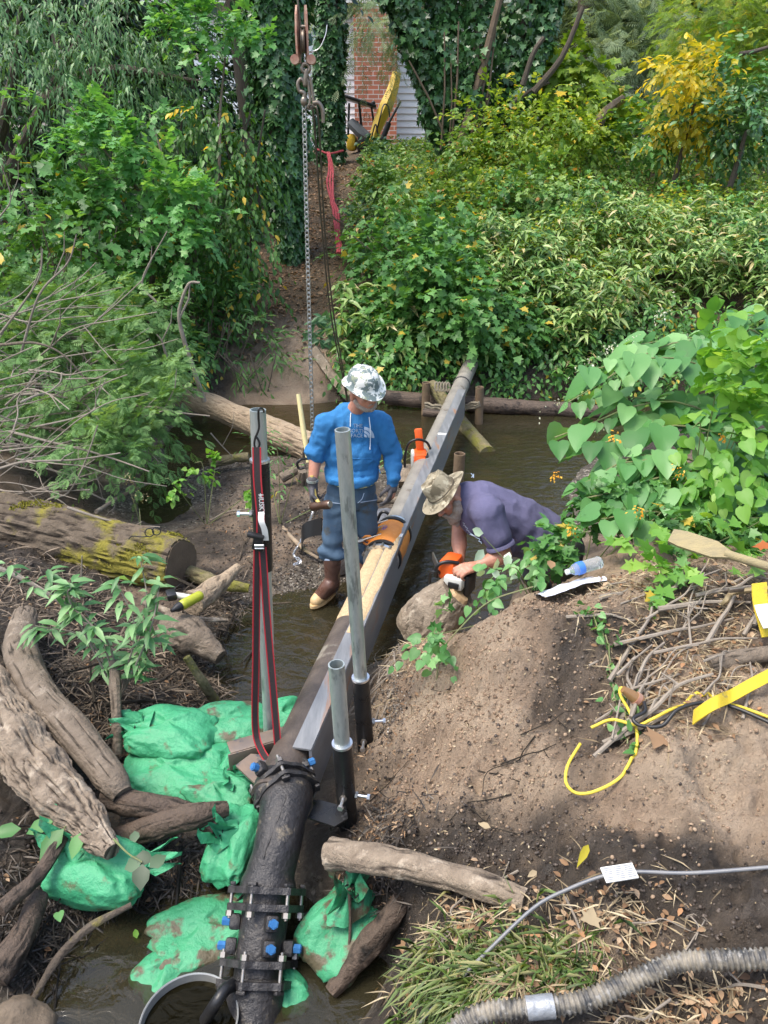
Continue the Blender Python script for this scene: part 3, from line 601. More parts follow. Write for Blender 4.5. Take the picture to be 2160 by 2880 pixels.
def headprims(g, c, R, s=1.0):
    "face towards R's -y, crown towards +z"
    q = lambda x, y, z: c + R @ (V(x, y, z) * s)
    g.ell(q(0, .012, .03), (.077 * s, .096 * s, .092 * s), R, 20, 14).ell(q(0, -.022, -.03), (.062 * s, .068 * s, .075 * s), R, 20, 12)
    g.ell(q(0, -.055, -.085), (.034 * s, .03 * s, .024 * s), R)                       # chin
    for k in (-1, 1):
        g.ell(q(.036 * k, -.058, -.018), (.025 * s, .022 * s, .024 * s), R).cap(q(.012 * k, -.082, .018), q(.048 * k, -.066, .016), .011 * s, .011 * s)
        g.ell(q(.079 * k, .012, -.012), (.011 * s, .020 * s, .033 * s), R)
        g.cap(q(.05 * k, -.02, -.06), q(.03 * k, -.05, -.08), .026 * s, .02 * s)
        g.ell(q(.013 * k, -.098, -.026), (.011 * s, .012 * s, .010 * s), R)
    g.cap(q(0, -.084, .012), q(0, -.112, -.022), .009 * s, .015 * s).cap(q(-.017, -.083, -.052), q(.017, -.083, -.052), .009 * s, .009 * s).cap(q(-.014, -.079, -.064), q(.014, -.079, -.064), .009 * s, .009 * s)
    return q
def handprims(g, w, d, pn, th, curl=.9, s=1.0, fat=1.0, splay=.1, cu=None):
    "w wrist, d towards the fingers, pn out of the palm, th towards the thumb side"
    d = Vector(d).normalized(); pn = Vector(pn); pn = (pn - d * pn.dot(d)).normalized(); sd = d.cross(pn); sd = sd if sd.dot(Vector(th)) > 0 else -sd
    P = lambda a, b, c: w + (d * a + sd * b + pn * c) * s
    g.cap(w - d * .02 * s, P(.03, 0, 0), .027 * s * fat, .030 * s * fat)
    for k in range(4): g.cap(P(.02, .018 - .012 * k, 0), P(.085 - .004 * abs(k - 1), .032 - .021 * k, -.002), .018 * s * fat, .0115 * s * fat)
    for k, L in enumerate((.92, 1.05, .98, .78)):
        p = P(.086 - .004 * abs(k - 1), .032 - .021 * k, -.002); a = .35 + .12 * k * curl; b = splay * (1.5 - k)
        for j, l in enumerate((.042, .027, .021)):
            dr = (d * math.cos(a) + pn * math.sin(a) + sd * b * .5).normalized(); q = p + dr * l * L * s
            r = (.0098, .0088, .0078, .0068); g.cap(p, q, r[j] * s * fat, r[j + 1] * s * fat, 10); p = q; a += (cu or curl) * (.95, .75, .5)[j]
    p = P(.02, .026, .008); q = P(.052, .052, .022); r_ = P(.078, .05, .045); e = P(.098, .036, .058)
    g.cap(p, q, .017 * s * fat, .012 * s * fat).cap(q, r_, .0115 * s * fat, .0098 * s * fat).cap(r_, e, .0098 * s * fat, .0078 * s * fat)
def folds(g, amp, s, stretch=(1, 1, 1), seed=1, extra=None):
    A = np.array(g.v) * np.array(stretch); n = fbm(A, s, 3, seed); h = amp * (1 - 2 * np.abs(n)) + amp * .5 * fbm(A, s * .45, 2, seed + 4)
    if extra is not None: h = h + extra(np.array(g.v))
    return push(g, h)
# ---- standing man
p1 = thing('person', 'standing man in bright blue hooded sweatshirt, camouflage hard hat and jeans, holding a hammer', 'person', W(960, 1680, y=4.9))
Y = 4.95
sh_r, el_r, wr_r = W(920, 1190, y=Y), W(888, 1282, y=4.93), W(879, 1362, y=4.84)
sh_l, el_l, wr_l = W(1068, 1190, y=5.0), W(1107, 1280, y=5.0), W(1106, 1362, y=4.9)
hip_r, kn_r, an_r = W(950, 1410, y=Y), W(938, 1515, y=4.86), W(934, 1640, y=4.84)
hip_l, kn_l, an_l = W(1022, 1410, y=5.0), W(1034, 1510, y=5.0), V(.0 - .17, 5.12, .08)
nk, hc = W(986, 1160, y=5.0), W(1022, 1104, y=4.86)
yaw, pit = math.radians(36), math.radians(6)
RH = Matrix.Rotation(yaw, 3, 'Z') @ Matrix.Rotation(pit, 3, 'X') @ Matrix.Rotation(math.radians(-6), 3, 'Y')
g = G(); q = headprims(g, hc, RH, 1.04)
g.cap(nk - V(0, 0, .04), hc - V(0, -.03, .03), .062, .055).cap(sh_r, sh_l, .07, .07).ell(nk - V(0, 0, .25), (.17, .12, .24)).ell(nk - V(0, 0, .50), (.16, .12, .2))
for a, b, c in ((sh_r, el_r, wr_r), (sh_l, el_l, wr_l)): g.cap(a, b, .055, .045).cap(b, c, .047, .031)
g.cap(wr_r, W(880, 1390, y=4.84), .03, .03).cap(wr_l, W(1100, 1392, y=4.88), .03, .03)
for a, b, c in ((hip_r, kn_r, an_r), (hip_l, kn_l, an_l)): g.cap(a, b, .085, .06).cap(b, c, .055, .04)
body = blend(g, .0065, 3); put('body', body, m_skin, p1, ang=False)
bd = G()
for k in (-1, 1):
    pts = [q(.071 * k, -.012, -.035), q(.062 * k, -.034, -.062), q(.038 * k, -.064, -.083), q(.0, -.082, -.090)]
    for a, b in zip(pts, pts[1:]): bd.cap(a, b, .015, .016)
    bd.cap(q(.004 * k, -.098, -.043), q(.027 * k, -.086, -.056), .005, .005)
bd = blend(bd, .005, 3); push(bd, .003 * fbm(np.array(bd.v), 90, 2, 2)); put('beard', bd, m_beard, p1, ang=False)
for k in (-1, 1): put('eye', G().ell(q(.03 * k, -.078, .003), .011, RH), m_eye, p1)
# hard hat with a full brim
RQ = RH @ Matrix.Rotation(math.radians(14), 3, 'X'); hq = lambda x, y, z: hc + RQ @ V(x, y, z + .002)
hat = G(); n = 48; prof = [(.149, .134, .058, -.01), (.152, .137, .056, .0), (.142, .128, .062, 0), (.122, .112, .076, 0), (.114, .102, .09, 0), (.111, .099, .112, 0), (.101, .09, .137, 0), (.08, .071, .158, 0), (.047, .04, .170, 0), (.001, .001, .174, 0)]
vs = []
for i, (ry, rx, z, e) in enumerate(prof):
    for j in range(n):
        a = 2 * math.pi * j / n; c, s_ = math.cos(a), math.sin(a); fr = (1.12 if (s_ < 0 and i < 3) else 1.0); rip = (.006 * math.sin(a * 2) if i < 3 else 0)
        rdg = .006 * max(0, 1 - abs(c) * 5) * (1 if i > 4 else 0)
        vs.append(hq(c * (rx + rdg), s_ * ry * fr + .012, z - (.018 * abs(s_) if i < 3 else 0) + rip + rdg + (.02 * abs(c) ** 2 if i < 3 else 0)))
fs = [(i * n + j, i * n + (j + 1) % n, (i + 1) * n + (j + 1) % n, (i + 1) * n + j) for i in range(len(prof) - 1) for j in range(n)]
hat.add(vs, fs); put('hard_hat', hat, m_camo, p1, ang=60)
# sweatshirt
g = G(); c0_ = W(990, 1210, y=4.99); c1_ = W(990, 1280, y=4.97); c2_ = W(988, 1322, y=4.96); hem = W(987, 1346, y=4.96)
g.cap(sh_r + V(.02, 0, .0), sh_l - V(.02, 0, .0), .075, .075).ell(c0_, (.195, .13, .19)).ell(c1_, (.192, .14, .18)).ell(c2_, (.188, .138, .075))
g.cap(sh_r, nk + V(-.03, 0, -.03), .075, .06).cap(sh_l, nk + V(.05, 0, -.03), .075, .06)
g.lathe([(.001, 0), (.178, 0), (.184, .012), (.184, .05), (.001, .06)], hem - V(0, 0, .0), V(0, 0, 1), 36)
g.cap(sh_r, el_r + V(0, 0, .02), .076, .063).cap(el_r + V(-.003, 0, .035), el_r + V(0, -.002, .005), .068, .062)
g.cap(sh_l, el_l, .076, .060).cap(el_l, wr_l + V(0, 0, .05), .060, .050).cap(wr_l + V(0, 0, .06), wr_l + V(0, 0, .012), .043, .041)
for i in range(14):
    a = 2 * math.pi * i / 14; r1 = nk + V(.092 * math.cos(a) + .0, .08 * math.sin(a) + .02, -.05 + .05 * math.sin(a)); a2 = 2 * math.pi * (i + 1) / 14
    r2 = nk + V(.092 * math.cos(a2), .08 * math.sin(a2) + .02, -.05 + .05 * math.sin(a2)); g.cap(r1, r2, .026, .026)
g.ell(nk + V(0, .12, -.07), (.13, .07, .1))
hd = blend(g, .0085, 4)
def armfold(A):
    o = np.zeros(len(A))
    for a, b, k, ph in ((sh_r, el_r, 70, 0), (el_l, wr_l, 75, 1), (sh_l, el_l, 45, 2)):
        a_, d_ = np.array(a), np.array(b - a); L = np.linalg.norm(d_); d_ = d_ / L; rel = A - a_; t = rel @ d_; dist = np.linalg.norm(rel - t[:, None] * d_, axis=1)
        w_ = np.clip((.11 - dist) / .04, 0, 1) * np.clip((t / L - .15) * 2.2, 0, 1) * (t < L + .06); o += w_ * .0028 * np.sin(t * k + ph + 2.5 * fbm(A, 9, 2, 5) + rel[:, 0] * 14)
    tx = A[:, 0] - c1_.x; low = np.clip((c1_.z + .02 - A[:, 2]) * 6, 0, 1) * (np.abs(tx) < .23)
    o += low * .0012 * np.sin(A[:, 2] * 50 + 9 * np.abs(tx) + 2 * fbm(A, 6, 2, 3))
    return o
hd = folds(hd, .010, 7.5, (1.1, 1.1, .42), 3, armfold); push(hd, .005 * (1 - 2 * np.abs(fbm(np.array(hd.v), 16, 2, 9)))); hoodie = put('hooded_sweatshirt', hd, m_hood, p1, ang=False)
view = -TOC
def on_chest(u, v): return W(u, v, y=4.7)
def strip(pts, r, m, nm, par=hoodie, off=.002, onto=hd):
    pp = smooth_path([on_chest(*a) for a in pts], 5); g = G().tube(pp, .0001, 6); ctr = decal(type('o', (), {'v': [tuple(x) for x in pp]})(), onto, view, off)
    return put(nm, G().tube([Vector(x) for x in ctr.v], r, 6), m, par)
strip([(983, 1148), (982, 1165), (982, 1192)], .0032, m_cord, 'drawstring', off=.004); strip([(1036, 1160), (1040, 1200), (1039, 1258)], .0032, m_cord, 'drawstring', off=.004)
strip([(945, 1330), (965, 1290), (1000, 1286), (1050, 1288), (1066, 1320), (1070, 1332)], .0035, m_hood, 'pocket_edge', off=.0)
Rc = Matrix((V(1, 0, 0), UPS, TOC)).transposed()
for txt, u, v, sz in (('THE', 1004, 1189, .034), ('NORTH', 1000, 1204, .034), ('FACE', 1001, 1218, .034)):
    g = text_geo(txt, sz, on_chest(u, v), Rc, 0.0005); put('printed_word', decal(g, hd, view, .0025), m_print, hoodie, False)
for k, (ra, rb) in enumerate(((.068, .048), (.042, .026), (.020, .004))):
    o_ = on_chest(1022, 1222); vs = []; n = 12
    for i in range(n): a = math.pi / 2 * i / (n - 1) + .0; vs += [o_ + Rc @ V(ra * math.cos(a) - .0, ra * math.sin(a), 0), o_ + Rc @ V(rb * math.cos(a), rb * math.sin(a), 0)]
    put('printed_arc', decal(G().add(vs, [(2 * i, 2 * i + 1, 2 * i + 3, 2 * i + 2) for i in range(n - 1)]), hd, view, .0025), m_print, hoodie, False)
# shirt tail, jeans, boots
put('shirt_tail', G().lathe([(.166, .012), (.170, .02), (.172, .04), (.165, .04)], hem - V(-.01, .0, .019), V(.04, 0, 1), 36), M('pale green shirt', (.55, .6, .3), .9), p1)
g = G().ell(W(987, 1378, y=4.97), (.172, .13, .14)).cap(hip_r, kn_r, .098, .076).cap(kn_r, W(930, 1556, y=4.84), .074, .070).cap(W(914, 1556, y=4.83), W(950, 1556, y=4.82), .052, .054).cap(hip_l, kn_l, .098, .076).cap(kn_l, W(1028, 1562, y=5.03), .074, .068)
def kneefold(A):
    o = 0
    for c, k in ((kn_r, 58), (kn_l, 55)):
        d = A - np.array(c); w_ = np.exp(-((d[:, 2] + .10) / .13) ** 2) * (np.abs(d[:, 0]) < .14); o = o + w_ * .010 * np.sin(d[:, 2] * k + d[:, 0] * 16 + 2.2 * fbm(A, 7, 2, 8))
    d = A - np.array(W(987, 1430, y=4.9)); return o + .005 * np.exp(-(d[:, 2] / .07) ** 2) * np.sin(d[:, 2] * 80 + np.abs(d[:, 0]) * 25)
jn = folds(blend(g, .0085, 3), .0085, 6, (1, 1, .5), 6, kneefold); jeans = put('jeans', jn, m_denim, p1, ang=False)
strip([(905, 1408), (930, 1413), (958, 1416)], .003, m_print, 'faded_seam', jeans, 0, jn); strip([(1012, 1412), (1035, 1408), (1058, 1404)], .003, m_print, 'faded_seam', jeans, 0, jn); strip([(1022, 1385), (1016, 1402), (1004, 1414)], .003, m_print, 'faded_seam', jeans, 0, jn)
def boot(top, ank, heel, toe, nm='rubber_boot'):
    f = (toe - heel); f.z = 0; f.normalize(); g = G()
    g.cap(top, ank + V(0, 0, .04), .068, .052).cap(ank + V(0, 0, .05), ank - f * .015, .054, .056).cap(ank - f * .01, heel + V(0, 0, .055), .054, .045).cap(ank + f * .03, toe - f * .085 + V(0, 0, .055), .055, .047).cap(heel + V(0, 0, .05), toe - f * .07 + V(0, 0, .045), .04, .045)
    b = blend(g, .007, 4); b = folds(b, .003, 8, (1, 1, 1.6), 9); bo = put(nm, b, m_boot, p1, ang=False)
    t = G().cap(toe - f * .085 + V(0, 0, .048), toe - f * .045 + V(0, 0, .040), .052, .046); put('toe_cap', blend(t, .006, 3), m_cream, bo, ang=False)
    s = G()
    sd = V(f.y, -f.x, 0); out = []
    for i in range(28):
        a = 2 * math.pi * i / 28; L = (toe - heel).length / 2 + .018; w_ = .052 if math.cos(a) > 0 else .044; out.append((heel + toe) / 2 + f * math.cos(a) * L + sd * math.sin(a) * w_)
    R = Matrix((f, V(-f.y, f.x, 0), V(0, 0, 1))).transposed(); o_ = (heel + toe) / 2
    pol = [((p - o_).dot(f), (p - o_).dot(V(-f.y, f.x, 0))) for p in out]; s.prism(pol, o_ + V(0, 0, .012), R, .022); put('sole', s, m_cream, bo)
    return bo, b
heel, toe = W(938, 1668, z=.015), W(893, 1712, z=-.02); toe.z = heel.z
bo, bm_ = boot(W(934, 1565, y=4.84), W(934, 1640, y=4.85), heel, heel + (toe - heel).normalized() * .25)
lp = [W(u, v, y=4.6) for u, v in ((903, 1568), (922, 1568), (922, 1582), (903, 1582))]; R = Rc
gq = G(); gv_ = [lp[0].lerp(lp[1], i / 6).lerp(lp[3].lerp(lp[2], i / 6), j / 4) for j in range(5) for i in range(7)]; gq.add(gv_, [(j * 7 + i, j * 7 + i + 1, (j + 1) * 7 + i + 1, (j + 1) * 7 + i) for j in range(4) for i in range(6)])
put('size_label', decal(gq, bm_, view, .003), m_print, bo, False)
boot(V(-.14, 5.08, .36), V(-.15, 5.12, .10), V(-.13, 5.2, -.0), V(-.17, 4.95, 0.0))
# gloves
g = G(); handprims(g, wr_r + V(0, 0, -.005), W(884, 1400, y=4.83) - wr_r, V(.75, -.35, 0), V(.2, -1, 0), 1.15, 1.04, 1.14)
gl = put('glove', blend(g.cap(wr_r + V(0, 0, .025), wr_r, .037, .036), .0042, 2), m_glove, p1, ang=False)
put('cuff', G().tube([wr_r + V(0, 0, .035), wr_r + V(0, 0, .02)], .041, 20), m_galv, gl)
g = G(); handprims(g, wr_l + V(0, 0, -.0), W(1098, 1400, y=4.86) - wr_l, V(-.7, .35, 0), V(-.3, -1, 0), .42, 1.04, 1.14); put('glove', blend(g, .0042, 2), m_glove, p1, ang=False)
# hammer in his hand
hw = W(886, 1398, y=4.79); hh = W(902, 1422, y=4.72); th_ = thing('hammer', 'short sledge hammer with a brown steel head held in the standing man\'s gloved hand', 'hammer', hh)
ha = scr(.8, .1, .62); put('handle', G().tube([hw + V(-.02, .05, .14), hw + V(-.01, .03, .06), hw, hh], [.014, .013, .014, .013], 12), M('yellow handle', (.55, .42, .12), .6), th_)
put('head', G().lathe([(.024, -.085), (.031, -.075), (.031, -.035), (.026, -.02), (.026, .02), (.031, .035), (.031, .075), (.024, .085)], hh, ha, 20), M('brown forged steel', (.10, .05, .03), .5, .4, (.06, .035, .025), 20), th_)
put('striking_face', G().lathe([(.0245, .0), (.022, .004), (.0, .0045)], hh + ha * .085, ha, 20), m_bolt, th_)
# ---- bending man
p2 = thing('person', 'bearded man in purple T-shirt and camouflage sun hat bending over a chainsaw', 'person', V(1.05, 4.5, 0))
nh = scr(-.70, .62, .36); fh = scr(-.55, -.80, .12); fh = (fh - nh * fh.dot(nh)).normalized()
RB = Matrix((nh.cross(fh) * 1.0, -fh, nh)).transposed()
if RB.determinant() < 0: RB = Matrix((-nh.cross(fh), -fh, nh)).transposed()
hb = W(1240, 1378, y=4.42); hcb = hb - nh * .075
sN, eN, wN = W(1372, 1440, y=4.27), W(1418, 1562, y=4.2), W(1338, 1592, y=4.16)
sF, eF, wF = W(1300, 1425, y=4.62), W(1291, 1505, y=4.5), W(1293, 1574, y=4.32)
hipc, chest, bel = W(1548, 1520, y=4.55), W(1350, 1425, y=4.47), W(1450, 1465, y=4.5)
g = G(); q2 = headprims(g, hcb, RB, 1.05); g.cap(hcb, W(1310, 1400, y=4.46), .06, .07).cap(W(1310, 1400, y=4.46), chest, .08, .13).cap(chest, bel, .14, .15).cap(bel, hipc, .15, .15)
for a, b, c in ((sN, eN, wN), (sF, eF, wF)): g.cap(chest.lerp(a, .3), a, .08, .07).cap(a, b, .062, .05).cap(b, b.lerp(c, .4), .05, .052).cap(b.lerp(c, .4), c, .05, .031)
handprims(g, wN, W(1290, 1606, y=4.12) - wN, V(-.1, .3, -1), V(-.4, -.1, .3), 1.1, 1.08, 1.08); handprims(g, wF, W(1286, 1600, y=4.28) - wF, V(-.2, .2, -1), V(1, -.2, 0), 1.1, 1.05, 1.05)
fts = [(V(1.2, 4.85, -.02), -1), (V(1.5, 4.55, .2), 1)]
for f, k in fts: g.cap(hipc + V(0, .08 * -k, 0), hipc.lerp(f, .5) + V(-.12, 0, 0), .085, .065).cap(hipc.lerp(f, .5) + V(-.12, 0, 0), f, .06, .045)
put('body', blend(g, .006, 3), m_skin, p2, ang=False)
bd = G()
for k in (-1, 1):
    pts = [q2(.074 * k, -.01, -.03), q2(.064 * k, -.036, -.065), q2(.040 * k, -.068, -.095), q2(0, -.085, -.112)]
    for a, b in zip(pts, pts[1:]): bd.cap(a, b, .026, .034)
    bd.cap(q2(.004 * k, -.104, -.046), q2(.034 * k, -.09, -.07), .011, .011)
bd.cap(q2(0, -.08, -.11), q2(0, -.085, -.15), .035, .02)
bd = blend(bd, .005, 3); push(bd, .004 * fbm(np.array(bd.v), 70, 2, 2)); put('beard', bd, m_beard, p2, ang=False)
for k in (-1, 1): put('eye', G().ell(q2(.03 * k, -.078, .003), .011, RB), m_eye, p2)
hb2 = hcb + nh * .055; n = 48; vs = []; prof = [(.178, .155, .0), (.18, .157, .004), (.14, .125, .006), (.108, .094, .008), (.102, .088, .012), (.098, .084, .05), (.092, .078, .095), (.082, .068, .118), (.060, .048, .108), (.03, .022, .095), (.001, .001, .092)]
for i, (ry, rx, z) in enumerate(prof):
    for j in range(n):
        a = 2 * math.pi * j / n; c, s_ = math.cos(a), math.sin(a); wv = .012 * math.sin(2 * a + .8) + .006 * math.sin(3 * a) if i < 3 else 0
        pinch = (.014 * max(0, -s_) * (abs(c) < .7)) if 5 < i < 9 else 0; cr = .006 * math.sin(5 * a + i) if i > 5 else 0
        vs.append(hb2 + RB @ V(c * (rx - pinch), s_ * ry, z + wv + cr - (.012 * c * c if i < 2 else 0)))
ht = put('sun_hat', G().add(vs, [(i * n + j, i * n + (j + 1) % n, (i + 1) * n + (j + 1) % n, (i + 1) * n + j) for i in range(len(prof) - 1) for j in range(n)]), m_camo2, p2, ang=60)
put('hat_cord', G().tube([hb2 + RB @ V(math.cos(a) * .106, math.sin(a) * .110 * .93, .022) for a in np.linspace(0, 6.28, 36)][:-1], .004, 6, closed=True), M('dark cord', (.08, .065, .045), .9), ht)
g = G().cap(W(1316, 1396, y=4.47), chest, .098, .165).cap(chest, bel, .165, .17).cap(bel, hipc + V(-.02, 0, .0), .17, .18).cap(chest + V(.0, 0, -.05), bel + V(.02, 0, -.1), .14, .15)
g.cap(chest.lerp(sN, .4), sN, .11, .10).cap(sN, sN.lerp(eN, .55), .098, .088).cap(chest.lerp(sF, .4), sF, .11, .088).cap(sF, sF.lerp(eF, .35), .088, .075)
def shirtfold(A):
    d = A - np.array(bel); along_ = (hipc - chest).normalized(); a_ = np.array(along_); t = d @ a_; lo = np.clip((-(d[:, 2] - .08)) * 5, 0, 1) * np.clip(1 - np.abs(t + .02) * 3.2, 0, 1)
    return lo * .013 * np.sin(t * 62 + d[:, 2] * 10 + 2 * fbm(A, 5, 2, 4))
ts = folds(blend(g, .0085, 4), .009, 6, (1, 1, .55), 12, shirtfold); tsh = put('t_shirt', ts, m_purple, p2, ang=False)
ce = sN.lerp(eN, .55); dd = (eN - sN).normalized(); put('sleeve_hem', G().lathe([(.0885, .055), (.0915, .06), (.0915, .075), (.085, .077), (.06, .05)], ce, dd, 32), m_purple, tsh)
Rs = Matrix((V(-1, 0, 0) * .9 + UPS * .2, -UPS, TOC)).transposed()
g = text_geo('K', .034, W(1329, 1337, y=4.2), Rs, .0004); put('printed_letter', decal(g, ts, view, .003), m_print, tsh, False)
Rw = Matrix((scr(.50, -.75, 0), scr(.75, .50, 0), TOC)).transposed(); g = text_geo('MSA', .05, W(1338, 1500, y=4.1), Rw, .0004, 1)
g = G()
for k in range(4):
    u, v = 1316 + k * 9.5, 1472 + k * 14; g.tube([W(u + a, v + b, y=4.1) for a, b in ((0, 0), (5, 3), (2, 8), (8, 10), (10, 15))], .0025, 5)
put('printed_script', decal(g, ts, view, .003), m_print, tsh, False)
g = G().cap(hipc + V(.02, 0, -.02), hipc + V(.05, 0, -.08), .185, .18)
for f, k in fts: g.cap(hipc + V(0, .1 * -k, 0), hipc.lerp(f, .5) + V(-.12, 0, 0), .11, .08).cap(hipc.lerp(f, .5) + V(-.12, 0, 0), f + V(0, 0, .1), .08, .07)
put('trousers', folds(blend(g, .01, 3), .008, 5, (1, 1, .6), 15), m_pants, p2, ang=False)
for f, k in fts: put('boot', blend(G().cap(f + V(0, 0, .2), f + V(0, 0, .0), .065, .05).cap(f, f + V(-.16, -.02, -.03), .05, .045), .01, 3), m_boot, p2, ang=False)
# ---- chainsaws
m_osaw = M('orange plastic', (.80, .13, .02), .38, 0, (.68, .10, .015), 20, col3=(.4, .12, .04), s3=30, t3=.66); m_grsaw = M('pale grey plastic', (.62, .62, .58), .45, 0, (.45, .45, .42), 14); m_blk = M('black plastic', (.015, .015, .016), .4)
def rbox(c, d, R, bev, mat, nm, par, **k): return put(nm, G().box(c, d, R, bev), mat, par, True, **k)
c = W(1182, 1290, y=6.62); t = thing('chainsaw', 'orange chainsaw with an upright orange bar cover standing on the grey timber block', 'chainsaw', W(1178, 1312, y=6.62))
k1 = Matrix.Identity(3); rbox(c + V(.0, 0, .0), (.125, .2, .15), k1, .03, m_osaw, 'motor_housing', t); rbox(c + V(-.068, .01, .0), (.035, .17, .13), k1, .015, m_grsaw, 'side_cover', t)
rbox(c + V(.0, -.105, .01), (.09, .02, .08), k1, .008, m_osaw, 'front_panel', t); rbox(c + V(.055, -.06, .0), (.03, .1, .13), k1, .01, m_blk, 'clutch_cover', t)
bs, be = c + V(.0, .03, .07), W(1176, 1205, y=6.68); R = frame(be - bs, TOC); put('bar_cover', G().box((bs + be) / 2, (.072, (be - bs).length, .035), R, .014), m_osaw, t)
put('front_handle', G().tube(smooth_path([W(1138, 1312, y=6.6), W(1140, 1280, y=6.58), W(1150, 1247, y=6.55), W(1175, 1236, y=6.55), W(1200, 1244, y=6.6), W(1210, 1262, y=6.65)], 6), .012, 10), m_blk, t)
put('throttle_wire', G().tube(smooth_path([c + V(.05, -.05, .06), c + V(.07, -.06, .12), c + V(.04, -.05, .15)], 6), .004, 6), m_cream, t)
c = W(1272, 1606, y=4.22); t = thing('chainsaw', 'orange and grey chainsaw gripped by the bending man over the pale log', 'chainsaw', c - V(0, 0, .1))
R = Matrix.Rotation(math.radians(-28), 3, 'Z'); rbox(c + R @ V(-.02, .02, .02), (.11, .17, .13), R, .025, m_osaw, 'motor_housing', t); rbox(c + R @ V(.045, -.055, -.03), (.13, .1, .085), R, .02, m_grsaw, 'starter_cover', t)
rbox(c + R @ V(.055, -.11, -.035), (.07, .012, .04), R, .004, m_blk, 'fan_grille', t); rbox(c + R @ V(.12, .0, -.05), (.04, .13, .15), R, .015, m_blk, 'rear_handle', t)
put('front_handle', G().tube(smooth_path([W(1228, 1622, y=4.2), W(1226, 1600, y=4.18), W(1238, 1585, y=4.17), W(1262, 1580, y=4.17), W(1290, 1584, y=4.18)], 6), .012, 10), m_blk, t)
put('hand_guard', G().tube(smooth_path([W(1208, 1640, y=4.25), W(1210, 1612, y=4.2), W(1224, 1607, y=4.18), W(1238, 1612, y=4.2), W(1240, 1640, y=4.25)], 5), .010, 8), m_blk, t)
b0 = c + V(-.05, .05, -.05); put('guide_bar', G().box(b0 + V(-.02, .16, -.05), (.012, .36, .06), Matrix.Rotation(.15, 3, 'Z'), .004), m_bolt, t)
log('timber_block', [W(1120, 1340, y=6.62), W(1190, 1338, y=6.62)], [.12, .12], m_greywood, 'grey squared timber block under the upright chainsaw', 'timber', n=4, lump=.03)
# ---------------------------------------------------------------- logs and driftwood
m_pale = woodmat('pale barkless wood', (.42, .33, .23), (.28, .21, .145), (.13, .10, .07), (.19, .17, .06), s3=3, t3=.6)
m_mossy = woodmat('moss covered bark', (.16, .125, .09), (.09, .07, .05), (.03, .022, .016), (.21, .185, .03), s3=2.2, t3=.50, hi=.6)
m_drift = woodmat('grey driftwood', (.235, .19, .145), (.14, .11, .082), (.035, .028, .02), (.30, .25, .195), s3=8, t3=.58)
m_flaky = woodmat('flaking pale bark', (.34, .275, .205), (.15, .115, .085), (.035, .026, .02), (.42, .35, .27), s3=10, t3=.56, sc=16, hi=.62)
m_moss = M('moss', (.20, .19, .02), .95, 0, (.09, .10, .015), 30, bump=2, bscale=70)
log('fallen_log', [W(440, 1082, z=.42), W(590, 1140, z=.30), W(720, 1195, z=.24), W(880, 1262, z=.16)], [.11, .135, .145, .165], m_pale, 'long pale barkless log lying across the water behind the standing man', n=44, lump=.10, ls=3, cut=[1], sub=16)
MOSSLOG = log('log', [W(-90, 1452, z=.34), W(150, 1500, z=.33), W(350, 1550, z=.31), W(510, 1585, z=.30)], [.24, .225, .21, .2], m_mossy, 'thick mossy sawn log at the left with its dark cut end facing right', n=56, lump=.12, ls=5, cut=[1], sub=20, seed=3, gv_=.10)
log('curved_log', [W(70, 1735, z=.50), W(58, 1830, z=.52), W(110, 1950, z=.5), W(210, 2060, z=.46), W(310, 2185, z=.40), W(345, 2235, z=.36)], [.075, .088, .086, .08, .07, .045], m_drift, 'curved smooth grey driftwood log bending down to the green sandbags', n=36, lump=.09, ls=6, sub=12, seed=4)
log('flaking_log', [W(-40, 1900, z=.5), W(20, 2030, z=.5), W(110, 2170, z=.44), W(220, 2290, z=.38), W(315, 2395, z=.36)], [.09, .12, .118, .10, .04], m_flaky, 'thick log with pale flaking bark at the left edge above a green sandbag', n=54, lump=.18, ls=11, sub=18, seed=5, gv_=.13)
